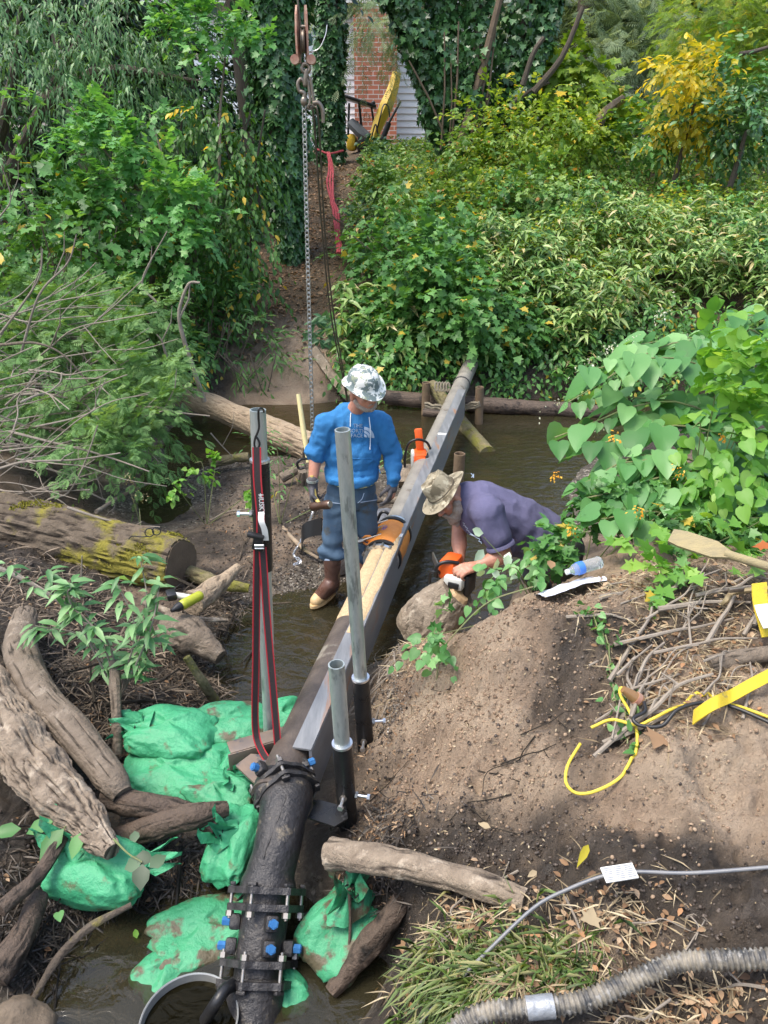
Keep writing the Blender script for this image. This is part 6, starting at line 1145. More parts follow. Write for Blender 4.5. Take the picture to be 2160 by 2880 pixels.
m_limb = M('pale brown stem', (.16, .115, .075), .85, 0, (.09, .065, .045), 6)
# ---- multi stem ivy tree
t = None
st = [((1280, 440), (1225, 250), (1140, -20), .12, .42, 2600), ((1290, 440), (1265, 220), (1235, -20), .12, .42, 2000), ((1290, 430), (1330, 260), (1350, -20), .10, .42, 1800), ((1350, 420), (1420, 250), (1500, -20), .12, .42, 2400), ((1380, 400), (1470, 260), (1545, 60), .08, .3, 1300), ((1240, 400), (1150, 80), (1085, -40), .06, .3, 900)]
t = tree('multi_stem_ivy_tree', 'wide many stemmed tree smothered in dark ivy in the top middle', 'tree', W(1300, 440, y=18.5))
for a, b, c_, r, sh, n in st:
    p = smooth_path([W(*a, y=18.5 + RS.uniform(-.4, .4)), W(*b, y=18.3 + RS.uniform(-.5, .5)), W(*c_, y=18.2 + RS.uniform(-.5, .5)), W(c_[0] + (c_[0] - b[0]) * .7, c_[1] - 250, y=18.2)], 6)
    put('trunk', G().tube(p, taper(len(p), r, r * .6), 10, lump=.1), m_bk, t); A = np.array(p); n = int(n * 1.35)
    k = RS.rand(n) * (len(p) - 1); i = np.minimum(k.astype(int), len(p) - 2); c = A[i] + (A[i + 1] - A[i]) * (k - i)[:, None]; a_ = RS.rand(n) * 6.283; o = np.stack([np.cos(a_), np.sin(a_), 0 * a_], 1)
    P = c + o * (sh * (1 + .5 * fbm(c + o * .3, 1.5, 3, 5)) * RS.uniform(.5, 1.05, n))[:, None]
    leaves('ivy', P, unit(np.array([0, 0, -1.0]) + RS.normal(size=P.shape) * .5), unit(o + np.array([0, 0, .5]) + RS.normal(size=P.shape) * .4), .14 * RS.uniform(.6, 1.2, n), MAPLE, l_ivy, t, rnd=np.clip(RS.normal(.42, .25, n), 0, 1))
for a, b, r in [((1290, 420), (1410, -20), .15), ((1310, 430), (1372, 180), .06), ((1270, 400), (1290, 60), .04), ((1240, 420), (1250, 90), .035), ((1250, 380), (1150, 170), .04), ((1262, 430), (1268, 150), .03), ((1350, 380), (1395, 70), .035), ((1330, 400), (1380, 260), .035)]:
    put('bare_stem', G().tube([W(*a, y=17.7), W((a[0] + b[0]) / 2 + 6, (a[1] + b[1]) / 2, y=17.65), W(*b, y=17.7)], [r * .6, r * .55, r * .4], 8, lump=.08), m_limb, t)
for lab, pts, r in [('long dead branch leaning right from the many stemmed ivy tree', [(1500, 260), (1580, 160), (1640, 20)], .09), ('broken stub branch pointing up right beside the ivy tree', [(1470, 240), (1500, 150), (1530, 105)], .08), ('thick mossy broken limb leaning above the shrubs right of the ivy tree', [(1672, 358), (1705, 315), (1755, 275)], .16), ('thin dark branch low beside the yellow shrub', [(1960, 425), (2030, 402), (2090, 395)], .04), ('cut pale branch entering at the right edge', [(2080, 152), (2120, 145), (2175, 128)], .06), ('dead branch crossing right over the green humps', [(1440, 290), (1500, 250), (1545, 232)], .05)]:
    put('branch', G().tube(smooth_path([W(*q_, y=17.2) for q_ in pts], 6), taper(13, r * .75, r * .5), 8, lump=.15, ls=8), m_bark if 'mossy' in lab else m_bk, None, label=lab, cat='branch')
# ---- hemlock boughs, right
for lab, bl, Y in [('pale hemlock with haze in its leaf colour filling the top right with drooping boughs', [(1600, 60, 1.8, 1.6), (1750, 30, 2, 1.5), (1900, 90, 2, 1.7), (1760, 160, 1.8, 1.2), (1620, 210, 1.4, 1.0), (1820, 260, 1.6, .8), (1930, 220, 1.4, 1), (1700, 330, 1.2, .7), (2050, 200, 1.5, 1.2)], 27), ('small dark hemlock boughs hanging before the brick wall', [(1050, 50, .6, .3), (1110, 20, .7, .3), (1000, 0, .7, .3), (1085, 80, .4, .2), (1135, 90, .3, .3)], 22)]:
    b = W(bl[0][0], 430, y=Y); t = tree('hemlock_tree', lab, 'tree', b); foliage('crown', [(Wy(u, v, Y + RS.uniform(-1, 1)), (a, 1.0, c_)) for u, v, a, c_ in bl], 60, 1.0, 8, .42 if Y > 25 else .3, FROND6, l_hem, t, droop=.55, side=.8, sag=1.0, shell=.1, clump=.8)
    xx = 1.6 if Y < 25 else 0; put('trunk', G().tube([b + V(xx, 0, 0), b + V(.5 + xx, 1, 12)], [.3, .12], 12), m_bk, t)
for nm, lab, bl, Y, mt, tm, sz in [('golden_cedar', 'yellow green cedar in the top right corner', [(1960, 60, 1.0, .9), (2060, 90, 1.1, 1), (2000, 170, .9, .7), (2110, 20, 1, .8), (2130, 180, .8, .8)], 19, l_lime, FROND6, .2), ('yellow_shrub', 'shrub with yellow autumn leaves at right below the cedar', [(1900, 220, .4, .35), (1960, 270, .45, .4), (1880, 300, .35, .35), (1930, 350, .45, .35), (2000, 210, .3, .3)], 16.5, l_yel, OVAL, .17),
        ('lime_maple', 'small yellow green maple behind the humps right of the ivy tree', [(1600, 230, .6, .4), (1660, 260, .6, .45), (1580, 300, .6, .4), (1640, 330, .6, .4), (1690, 310, .4, .4)], 19, l_lime, MAPLE, .22), ('glossy_shrub', 'glossy dark leaved shrub at the right edge below the yellow shrub', [(2060, 370, .5, .35), (2110, 330, .5, .4), (2150, 390, .4, .4), (2030, 310, .4, .35)], 15.6, l_ivy, OVAL, .15),
        ('green_shrub', 'mid green shrub under the cedar at the right edge', [(2070, 240, .6, .5), (2130, 280, .5, .6), (1850, 370, .5, .3), (1780, 390, .6, .3)], 17, l_mid, OVAL, .15)]:
    b = W(bl[0][0], 420, y=Y); t = tree(nm, lab, 'tree' if 'shrub' not in nm else 'shrub', V(b.x, Y, gz(b.x, Y))); foliage('crown', [(Wy(u, v, Y + RS.uniform(-.3, .3)), (a, .5, c_)) for u, v, a, c_ in bl], 230, .5, 7, sz, tm, mt, t, droop=.3, sag=.9, shell=.1, clump=.8)
    put('trunk', G().tube([V(b.x, Y, gz(b.x, Y) - .1), W(bl[1][0], bl[1][1], y=Y)], [.07, .03], 8), m_bk, t)
# ---- humps of shrub on the right slope
for lab, bl, Y, mt, tm, sz, de in [('mounded green shrub at the foot of the ivy tree', [(1230, 500, .6, .28), (1310, 460, .9, .45), (1250, 560, .8, .28)], 16.8, l_cover, OVAL, .12, 420), ('bright yellow green mound right of the ivy tree', [(1440, 380, .9, .6), (1560, 370, .8, .55), (1500, 450, 1.0, .5), (1380, 470, .8, .4), (1620, 420, .6, .4)], 17, l_lime, OVAL, .12, 420),
        ('lower mounded shrub midway down the right slope', [(1330, 600, .9, .35), (1450, 560, 1.0, .35), (1560, 520, .8, .3)], 14.8, l_cover, MAPLE, .095, 560), ('bright lobed leaf shrub above the far bank right of the trail', [(1150, 700, .7, .4), (1260, 690, .7, .35), (1080, 780, .5, .3), (1380, 720, .7, .35)], 12.2, l_mid, MAPLE, .105, 640),
        ('large lobed leaf shrub overhanging the far bank behind the pipe end', [(1100, 860, .5, .3), (1200, 830, .6, .35), (1300, 850, .6, .3), (1150, 930, .5, .25), (1290, 930, .5, .25), (1400, 900, .4, .25), (1230, 760, .5, .3)], 11.0, l_mid, MAPLE, .105, 700), ('tangled creeper shrub on the slope right beside the trail', [(1060, 640, .4, .3), (1090, 570, .45, .25), (1040, 730, .35, .25), (1100, 510, .35, .15)], 13.6, l_cover, OVAL, .10, 480)]:
    b = W(bl[0][0], bl[0][1], y=Y); t = tree('shrub', lab, 'shrub', V(b.x, Y, gz(b.x, Y)), 'shrubs mounded on the right slope'); foliage('foliage', [(Wy(u, v, Y + RS.uniform(-.3, .3)), (a, .6, c_)) for u, v, a, c_ in bl], de, .4, 7, sz, tm, mt, t, droop=.35, shell=.15, clump=.8, bias=(0, -.35, .1)); g = G()
    for k in range(8): g.tube([(b.x + RS.uniform(-.6, .6), Y + .2, gz(b.x, Y)), (b.x + RS.uniform(-.9, .9), Y - .2, b.z + .2)], .01, 5)
    put('stems', g, m_bkl, t)
# ---- ground cover
def cover(name, xr_, yr_, n, hgt, L, nl, sz, tm, mt, label, cond=None, droop=.5, up=.5, dirb=(0, -.3, 0), whorl=False, wid=1, sag=.4, flat=.75):
    x = RS.uniform(*xr_, n); y = RS.uniform(*yr_, n)
    if cond is not None: k = cond(x, y); x, y = x[k], y[k]
    z = ground_h(x, y) + RS.rand(len(x)) * hgt; P = np.stack([x, y, z], 1)
    if hgt > .25: P[:, 2] += .55 * hgt * fbm(np.stack([x, y, 0 * x], 1), .8, 3, 31) + .2 * hgt
    if whorl:
        m = nl; a = RS.rand(len(x), 1) * 6.28 + np.arange(m)[None] * 6.283 / m + RS.normal(size=(len(x), m)) * .3; D = np.stack([np.cos(a), np.sin(a), RS.uniform(-.35, .7, a.shape)], -1).reshape(-1, 3) + np.array(dirb)
        PP = np.repeat(P, m, 0) + RS.normal(size=(len(D), 3)) * .03; N = np.array([0, -.25, 1.0]) + RS.normal(size=D.shape) * .3
        return leaves(name, PP, D, N, sz * RS.uniform(.55, 1.15, len(D)), tm, mt, None, wid, curl=.35, kind='stuff', label=label)
    D0 = unit(rd(len(x)) * .8 + np.array([0, 0, up]) + np.array(dirb)); P_, D, N = spray(P, D0, L * RS.uniform(.5, 1.3, len(x)), nl, droop, .9, flat, sag)
    return leaves(name, P_, D, N, sz * RS.uniform(.55, 1.2, len(P_)), tm, mt, None, wid, kind='stuff', label=label)
trailc = lambda x, y: np.abs(x - (-1.42 + .03 * (y - 11))) > .62 + .12 * (y - 10.5).clip(0, 3) * (y < 14) + .1
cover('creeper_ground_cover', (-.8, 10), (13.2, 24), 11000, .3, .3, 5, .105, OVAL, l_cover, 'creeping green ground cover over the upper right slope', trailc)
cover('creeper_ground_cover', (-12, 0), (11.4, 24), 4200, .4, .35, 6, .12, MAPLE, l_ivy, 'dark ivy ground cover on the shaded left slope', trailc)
cover('bamboo_ground_cover', (.9, 8.5), (10.35, 13.9), 4000, .75, 0, 8, .185, LANCE, l_sasa, 'broad bladed dwarf bamboo covering the right bank', lambda x, y: (x > 1.25 + .25 * np.sin(y * 2) - (y - 12) * .05) & (y < 12.2 + .3 * x - .4 * np.sin(x * 3)) & (y < 13.9) & (fbm(np.stack([x, y, 0 * x], 1), 1.1, 2, 77) > -.35), whorl=True, wid=1.0)
cover('bamboo_ground_cover', (-.6, 1.8), (10.3, 11.4), 260, .6, 0, 7, .24, LANCE, l_sasa, 'sparse dwarf bamboo low on the far bank by the pipe end', trailc, whorl=True)
cover('creeper_ground_cover', (-.7, 9), (9.95, 11.2), 2600, .35, .4, 6, .10, OVAL, l_mid, 'small leaved creepers hanging over the far bank edge', lambda x, y: np.abs(x - 1.24) > .2, droop=.9, up=.1, dirb=(0, -.7, 0))
cover('creeper_ground_cover', (-9, -2.3), (9.9, 12.2), 1800, .4, .35, 6, .11, OVAL, l_mid, 'small leaved weeds along the left part of the far bank', droop=.7, up=.2, dirb=(0, -.5, 0))
cover('creeper_ground_cover', (.4, 9), (11.4, 16), 4200, .55, .35, 6, .095, OVAL, l_lime, 'yellow green brambles mixed over the middle of the right slope', lambda x, y: fbm(np.stack([x, y, 0 * x], 1), .7, 3, 12) > .02)
cover('creeper_ground_cover', (.6, 9), (11.2, 14.5), 2600, .7, .35, 6, .085, MAPLE, l_mid, 'mid green lobed creeper between the bamboo clumps', lambda x, y: fbm(np.stack([x, y, 0 * x], 1), .9, 3, 19) > .0)
# rhododendron-like sprig by the trail
t = tree('broad_leaf_sprig', 'grey green broad leaved sprig hanging beside the chain at the trail foot', 'shrub', W(905, 960, y=10.9)); P0 = np.array([Wy(u, v, 10.7) for u, v in [(885, 905), (905, 890), (880, 935), (915, 930), (900, 955), (925, 905), (940, 950), (960, 900)]])
a = RS.rand(8, 8) * 6.28; D = np.stack([np.cos(a), -.4 + 0 * a, np.sin(a) - .5], -1).reshape(-1, 3); leaves('foliage', np.repeat(P0, 8, 0), D, rd(64, .5) + np.array([0, -1, .3]), .19 * RS.uniform(.7, 1.1, 64), LANCE, LG('grey green broad leaf', (.07, .17, .08), (.12, .26, .12), (.22, .38, .2)), t, wid=1.4)
put('stems', G().tube([W(905, 1000, y=10.9), W(905, 900, y=10.8)], .012, 6).tube([W(905, 1000, y=10.9), W(945, 920, y=10.8)], .01, 6), m_bkl, t)
# ---------------------------------------------------------------- near plants
def stems(pts_list, r, mat, parent, nm='stems'):
    g = G()
    for p in pts_list: q_ = smooth_path(p, 6); g.tube(q_, taper(len(q_), r, r * .5), 6)
    return put(nm, g, mat, parent)
# knotweed: arching stems, alternate large leaves
t = thing('knotweed_plant', 'tall plant with large heart shaped leaves arching over the creek from the right bank', 'plant', V(2.1, 4.6, 1.0)); P, D, Nn, Sz, pl = [], [], [], [], []
for i, (a, b, c, Y0, Y1) in enumerate([((2250, 1250), (1950, 1020), (1640, 1040), 4.9, 4.6), ((2250, 1180), (1950, 960), (1600, 1130), 5.2, 5.0), ((2200, 1300), (1900, 1130), (1560, 1230), 4.7, 4.5), ((2250, 1350), (1950, 1200), (1640, 1260), 4.5, 4.3), ((2200, 1120), (2000, 960), (1780, 970), 5.4, 5.2), ((2260, 1080), (2120, 930), (1960, 950), 5.3, 5.2),
        ((2150, 1420), (1850, 1280), (1620, 1370), 4.3, 4.1), ((2100, 1450), (1850, 1370), (1650, 1400), 4.1, 3.95), ((2200, 1480), (2000, 1330), (1780, 1360), 4.1, 4.0), ((2250, 1280), (2080, 1130), (1880, 1130), 4.9, 4.8), ((2050, 1500), (1850, 1440), (1690, 1460), 3.9, 3.75), ((2250, 1400), (2100, 1250), (1950, 1260), 4.5, 4.4), ((2200, 1480), (2060, 1420), (1900, 1440), 4.0, 3.9), ((2240, 1040), (2180, 900), (2060, 890), 5.3, 5.3), ((2100, 1500), (1950, 1390), (1700, 1420), 4.05, 3.9), ((2180, 1500), (1960, 1300), (1760, 1300), 4.2, 4.1), ((2250, 1500), (2150, 1380), (2020, 1380), 4.1, 4.0), ((2200, 1360), (2060, 1180), (1740, 1180), 4.8, 4.6), ((2150, 1400), (1980, 1160), (1700, 1110), 4.7, 4.7)]):
    p = smooth_path([W(*a, y=Y0 + .15), W(*b, y=(Y0 + Y1) / 2), W(*c, y=Y1)], 12); pl.append([p[0], p[len(p) // 2], p[-1]])
    L = sum((q2_ - q1_).length for q1_, q2_ in zip(p, p[1:])); k = int(L / .052)
    for j in range(k):
        f = (j + .5) / k * (len(p) - 1); q_ = p[int(f)].lerp(p[min(int(f) + 1, len(p) - 1)], f % 1); tt = (p[min(int(f) + 1, len(p) - 1)] - p[int(f)]).normalized(); sd = tt.cross(V(0, 0, 1)).normalized() * (1 if j % 2 else -1)
        d = (sd * .9 + tt * .5 + V(RS.uniform(-.3, .3), -.25 + RS.uniform(-.2, .2), -.15 - .4 * RS.rand())).normalized(); P.append(q_ + d * .03 + V(0, 0, RS.uniform(-.06, .06))); D.append(d); Nn.append((RS.uniform(-.6, .6), -.35 + RS.uniform(-.45, .35), 1)); Sz.append(.225 * RS.uniform(.38, 1.2) * (.75 + .25 * (1 - f / len(p))))
leaves('foliage', P, D, Nn, np.array(Sz), HEART, l_knot, t, wid=1.0, curl=.12, rnd=np.clip(RS.normal(.5, .27, len(P)), 0, .93)); stems(pl, .008, m_stem, t)
fl = []
for u, v in [(1610, 1065), (1640, 1045), (1680, 1030), (1540, 1140), (1730, 960), (1760, 975), (1860, 850), (1900, 860), (1700, 1180)]: fl.append((Wy(u, v, 4.95), (.07, .05, .06), 1))
foliage('flowers', fl, 1500, .05, 4, .018, DIAM, LG('cream flower', (.4, .42, .3), (.62, .62, .48), (.8, .8, .7)), t, shell=.1, kind='stuff')
# vines and low leafy tangle on the right bank
for lab, bl, de, sz, tm, mt, Lr in [('light green bindweed tangle climbing through the knotweed at right', [(2000, 1130, 4.2, .35, .25), (2060, 1200, 4.1, .3, .25), (1960, 1230, 4.1, .3, .2), (2120, 1100, 4.3, .25, .3)], 420, .085, HEART, l_vine, .3), ('low green creeper covering the bank behind the bottle', [(1650, 1520, 3.75, .35, .10), (1780, 1500, 3.7, .4, .12), (1900, 1460, 3.7, .35, .12), (1790, 1440, 4.0, .35, .12), (1580, 1545, 3.6, .15, .05), (1850, 1450, 3.8, .3, .10), (2000, 1460, 3.8, .3, .10)], 560, .065, MAPLE, l_mid, .14),
        ('broad leaved weeds between the bending man and the cloth', [(1530, 1550, 3.75, .12, .08), (1450, 1620, 3.5, .08, .05), (1600, 1460, 4.0, .12, .08), (1560, 1560, 3.6, .14, .06), (1240, 1790, 3.2, .03, .02)], 420, .06, HEART, l_knot, .2), ('leafy weeds at the right edge above the yellow label', [(1900, 1530, 3.5, .2, .1), (2020, 1560, 3.4, .2, .1), (2120, 1480, 3.6, .25, .15), (1930, 1600, 3.2, .12, .08)], 420, .08, MAPLE, l_vine, .2), ('small ivy clump in the brush above the cut branch', [(1950, 1790, 2.9, .10, .07), (1830, 1650, 3.1, .10, .06)], 500, .06, MAPLE, l_mid, .12),
        ('sparse seedling leaves on the mud bar near the strapped post', [(565, 1325, 6.0, .04, .03), (480, 1370, 5.6, .05, .03), (600, 1300, 6.2, .05, .02), (700, 1390, 5.6, .05, .02)], 200, .055, HEART, l_vine, .1), ('green weeds under the cant hook on the log jam', [(775, 1290, 5.9, .12, .1), (820, 1340, 5.7, .12, .08), (730, 1240, 6.2, .08, .06), (1160, 1290, 6.9, .1, .06)], 480, .06, LANCE, l_mid, .2)]:
    b = W(bl[0][0], bl[0][1], y=bl[0][2]); t = thing('weeds', lab, 'weeds', V(b.x, b.y, gz(b.x, b.y)), 'low leafy plants near the creek'); foliage('foliage', [(Wy(u, v, Y), (a, a * .8, c)) for u, v, Y, a, c in bl], de, Lr, 6, sz, tm, mt, t, droop=.3, shell=.1, clump=.8, bias=(0, -.3, .2))
    stems([[V(b.x, b.y, gz(b.x, b.y) - .02), Vector(Wy(u, v - 10, Y)) + V(.02, 0, 0), Vector(Wy(u - 15, v - 25, Y))] for u, v, Y, a, c in bl], .004, m_stem, t)
t = thing('weeds', 'pale backed leaves on a thin arching stem before the bent man\'s knee', 'weeds', W(1480, 1640, z=1.0)); a = np.array([Wy(u, v, 3.7) for u, v in [(1360, 1545), (1390, 1600), (1430, 1560), (1420, 1620), (1400, 1570), (1485, 1580), (1470, 1610), (1440, 1625), (1500, 1625), (1350, 1600), (1425, 1585), (1360, 1500), (1520, 1560)]])
leaves('foliage', a, rd(len(a), -.3), rd(len(a)) + np.array([0, -1.2, .3]), .075 * RS.uniform(.8, 1.2, len(a)), OVAL, LG('pale leaf underside', (.35, .48, .36), (.48, .60, .48), (.62, .72, .62)), t, wid=1.35); stems([[W(1500, 1700, y=3.6), W(1440, 1600, y=3.7), W(1360, 1510, y=3.75)], [W(1500, 1700, y=3.6), W(1500, 1600, y=3.7), W(1600, 1500, y=3.8)]], .004, m_stem, t)
of = [(Wy(u, v, Y), (.02, .02, .015), 1) for u, v, Y in [(1735, 1228, 4.1), (1560, 1335, 3.9), (1790, 1440, 3.6), (1600, 1480, 3.6), (1920, 1320, 3.9), (2030, 1230, 4.0)]]
foliage('orange_flowers', of, 3500, .02, 3, .02, DIAM, LG('orange petal', (.8, .3, .02), (.85, .4, .03), (.9, .5, .05)), None, shell=.1, kind='stuff', label='small orange jewelweed flowers scattered among the right bank leaves')
# shoots over the near left logs
t = thing('leafy_shoots', 'leafy shoots with whorled lance leaves leaning over the near left logs', 'shrub', W(350, 2000, z=.2)); P, D, Nn, pl = [], [], [], []
for (a, b, c) in [((330, 1950, .3), (300, 1800, .7), (140, 1620, 1.0)), ((330, 1950, .3), (380, 1780, .8), (330, 1640, 1.05)), ((340, 1960, .3), (410, 1720, .85), (395, 1570, 1.1)), ((330, 1950, .3), (260, 1760, .8), (30, 1600, 1.0)), ((330, 1960, .3), (250, 1800, .6), (100, 1760, .75)), ((340, 1960, .3), (330, 1850, .5), (290, 1880, .45)), ((340, 1960, .3), (370, 1850, .6), (470, 1790, .6)), ((340, 1960, .3), (420, 1780, .8), (450, 1640, .9)), ((330, 1960, .3), (200, 1700, .9), (200, 1650, 1.0)), ((340, 1960, .3), (400, 1840, .6), (390, 1900, .5))]:
    p = smooth_path([W(*a[:2], z=a[2]), W(*b[:2], z=b[2]), W(*c[:2], z=c[2])], 8); pl.append([p[0], p[8], p[-1]])
    for f in np.linspace(.45, 1, 6):
        q_ = p[int(f * (len(p) - 1))]
        for k in range(4 if f < .95 else 7): a_ = RS.rand() * 6.28; P.append(q_ + V(RS.normal() * .01, 0, RS.normal() * .02)); D.append((math.cos(a_), math.sin(a_), RS.uniform(-.3, .4))); Nn.append((RS.normal() * .3, -.3, 1))
leaves('foliage', P, D, Nn, .115 * RS.uniform(.6, 1.15, len(P)), LANCE, LG('shoot leaf', (.06, .17, .06), (.12, .28, .10), (.24, .42, .18), trans=.3), t, wid=1.15, curl=.2); stems(pl, .006, m_stick, t)
t = thing('dark_seedling', 'dark brown green broad leaves drooping before the lone lower left sandbag', 'plant', W(400, 2450, z=.3)); a = [W(u, v, z=.38) for u, v in [(400, 2420), (400, 2430), (380, 2410), (420, 2440), (380, 2370)]]
leaves('foliage', a, [(-1, -.2, -.4), (.1, -1, -.6), (1, -.1, -.1), (.6, .6, .1), (-.3, .9, .2)], [(0, -.5, 1)] * 5, np.array([.085, .10, .08, .08, .06]), OVAL, LG('dark seedling leaf', (.03, .045, .025), (.055, .09, .045), (.08, .14, .07), trans=.15), t, wid=1.5); stems([[W(320, 2360, z=.42), W(360, 2400, z=.40), W(400, 2425, z=.38)]], .005, m_stem, t)
t = thing('skunk_leaves', 'limp broad green leaves at the left edge above the lone sandbag', 'plant', W(120, 2350, z=.3)); a = [W(u, v, z=.4) for u, v in [(180, 2330), (150, 2310), (60, 2330), (230, 2340), (10, 1990), (0, 2150)]]
leaves('foliage', a, [(-.6, -.8, -.5), (-.9, -.2, -.3), (-1, -.4, .1), (-.3, -1, -.7), (.6, .5, .5), (.5, .4, .4)], [(0, -.4, 1)] * 6, np.array([.15, .13, .12, .11, .10, .10]), OVAL, l_knot, t, wid=1.1, rnd=[.2, .5, .3, .6, .4, .5]); stems([[W(230, 2270, z=.35), W(180, 2330, z=.40)]], .006, m_stem, t)
# dry umbel
t = thing('dry_umbel', 'pale cream dried flower head standing above the mossy log', 'plant', W(400, 1480, z=.5)); foliage('flower_head', [(tuple(W(358, 1350, y=5.4)), (.11, .06, .085), 1), (tuple(W(392, 1410, y=5.4)), (.05, .04, .04), 1)], 1300, .07, 5, .014, DIAM, LG('dry cream seed', (.3, .26, .14), (.45, .38, .22), (.62, .55, .36)), t, shell=.3); stems([[W(400, 1500, y=5.4), W(385, 1440, y=5.4), W(362, 1370, y=5.4)], [W(395, 1700, y=4.9), W(400, 1560, y=4.9), W(392, 1430, y=5.3)]], .003, m_stem, t)
# fallen conifer boughs over the brush pile
t = thing('cedar_boughs', 'feathery green conifer boughs spread over the brush pile at the left', 'tree', V(-2.9, 7.2, gz(-2.9, 7.2)))
bl = [(Wy(u, v, Y), (a, a * .8, c), s) for u, v, Y, a, c, s in [(60, 880, 8.4, .7, .3, 1), (180, 900, 8.3, .7, .3, 1), (320, 880, 8.6, .6, .25, 1), (100, 1010, 7.6, .6, .25, 1), (260, 1000, 7.6, .6, .25, 1), (360, 1000, 7.9, .4, .22, 1), (330, 1080, 7.0, .5, .22, 1), (180, 1120, 6.8, .5, .2, .8), (390, 1090, 7.2, .3, .2, 1), (300, 1180, 6.5, .45, .2, 1), (400, 1200, 6.5, .35, .2, 1), (380, 1150, 6.7, .3, .2, 1), (250, 1260, 6.1, .35, .15, .8), (370, 1280, 6.1, .28, .14, .8), (400, 930, 8.6, .35, .22, .8), (20, 960, 7.9, .4, .3, .7)]]
foliage('foliage', bl, 460, .42, 9, .105, _frond(6, .42, 1, .12), l_fern, t, droop=.3, side=.8, sag=.5, shell=.1, clump=.6, bias=(.1, -.5, .05), wid=1.1); stems([[V(-4.2, 8.2, .9), W(150, 950, y=8), W(430, 1000, y=7.6)], [V(-4.2, 7.2, .8), W(100, 1080, y=7), W(420, 1150, y=6.7)], [V(-4, 6.6, .7), W(100, 1200, y=6.4), W(400, 1260, y=6.2)]], .02, m_bkl, t)
# ---- bare sticks of the brush pile: one object each
def stick(a, b, r, bend, lab, grp, mat=m_stick, cat='stick'):
    a, b = Vector(a), Vector(b); m_ = (a + b) / 2 + Vector(bend); p = smooth_path([a, a.lerp(m_, .6) + Vector(bend) * .2 * RS.uniform(-1, 1), m_, m_.lerp(b, .5) + V(*RS.normal(0, .02, 3)), b], 4); g = G().tube(p, taper(len(p), r, r * .45), 6)
    L = (b - a).length
    for k in range(RS.randint(0, 4)):
        i = RS.randint(4, len(p) - 3); d = ((p[i + 1] - p[i]).normalized() + V(*RS.normal(0, .6, 3))).normalized(); q_ = p[i] + d * L * RS.uniform(.1, .28); g.tube([p[i], p[i].lerp(q_, .5) + V(*RS.normal(0, .012, 3)), q_], [r * .55, r * .4, r * .25], 5)
    return put('stick', g, mat, None, label=lab, cat=cat, group=grp)
for i in range(95):
    u, v = RS.uniform(-60, 330), RS.uniform(860, 1390); Y = 8.3 - (v - 860) / 620 * 3.2 - (.5 if i % 2 else 0); a = W(u - RS.uniform(40, 260), v + RS.uniform(-70, 90), y=Y + RS.uniform(-.4, .4)); b = W(u + RS.uniform(20, 220), v + RS.uniform(-190, 130), y=Y + RS.uniform(-.4, .4)); stick(a, b, RS.uniform(.005, .013), RS.normal(0, .08, 3), 'bare grey stick tangled in the brush pile at the left', 'bare sticks of the left brush pile')
for lab, p, r in [('tall pale bare branch standing up from the pale fallen log', [(575, 1130), (545, 1040), (510, 930), (505, 870), (530, 800), (562, 795)], .028), ('pale forked twig above the fallen log', [(470, 1010), (455, 960), (440, 940)], .015), ('long thin leaning branch across the left bank leaves', [(440, 850), (400, 790), (470, 650)], .014), ('thin pale branch arching over the conifer boughs', [(0, 1115), (120, 1108), (220, 1130), (300, 1170)], .015), ('dark thin arching branch over the brush at left', [(0, 970), (100, 965), (180, 1000), (260, 1090)], .014), ('long bare stick lying along the water edge below the brush', [(300, 1170), (420, 1145), (500, 1160), (590, 1170)], .014), ('white bare twig rising at the left edge above the brush', [(0, 610), (30, 560), (10, 480)], .01), ('bare pale twig fanning up beside the brush', [(60, 990), (110, 830), (190, 740), (215, 660)], .012), ('second bare twig fanning up at the left edge', [(0, 940), (60, 860), (110, 780), (120, 700)], .012), ('pale stick leaning out of the water left of the strapped post', [(592, 1218), (625, 1255), (655, 1285)], .009), ('long pale branch over the shoots above the grey driftwood', [(-20, 1590), (120, 1660), (250, 1760), (330, 1840)], .016)]:
    Y = 6.6 if p[0][1] < 1300 and p[0][0] < 520 else 7.3
    if 'fallen log' in lab: Y = 8.0
    if 'driftwood' in lab: Y = 4.0
    if p[0][1] < 900: Y = 8.6
    q_ = smooth_path([W(*k, y=Y) for k in p], 6); g = G().tube(q_, taper(len(q_), r, r * .4), 8, lump=.12, ls=20); i = len(q_) // 2; g.tube([q_[i], q_[i] + V(.12, 0, .2), q_[i] + V(.15, 0, .36)], [r * .5, r * .4, r * .2], 6); put('stick', g, m_stick if 'dark' not in lab else m_bkl, None, label=lab, cat='stick')
def gsticks(n, reg, Lr, rr, lab, grp, mat, ang=None, lift=.02):
    for i in range(n):
        u, v, z = reg[RS.randint(len(reg))]; p = W(u + RS.normal() * 45, v + RS.normal() * 35, z=z); L = RS.uniform(*Lr); a = RS.uniform(0, 6.28) if ang is None else ang + RS.normal() * .35; d = V(math.cos(a), math.sin(a), 0) * L / 2
        A, B = p - d, p + d; A.z, B.z = gz(A.x, A.y) + lift * RS.rand(), gz(B.x, B.y) + lift * RS.rand(); m_ = (A + B) / 2; bz = max(0, gz(m_.x, m_.y) + .006 - m_.z); stick(A, B, RS.uniform(*rr), (RS.normal() * .015, RS.normal() * .015, bz + .01), lab, grp, mat)
gsticks(38, [(1800, 1900, 1.05), (1900, 1850, 1.1), (1850, 1980, 1.05), (1950, 1750, 1.15), (1750, 1700, 1.1), (2050, 1700, 1.2), (2100, 1800, 1.2), (1860, 1800, 1.1), (1960, 1930, 1.1)], (.15, .55), (.004, .013), 'bare stick in the twig litter on the right bank', 'twigs on the right bank', m_stick, .6, .07)
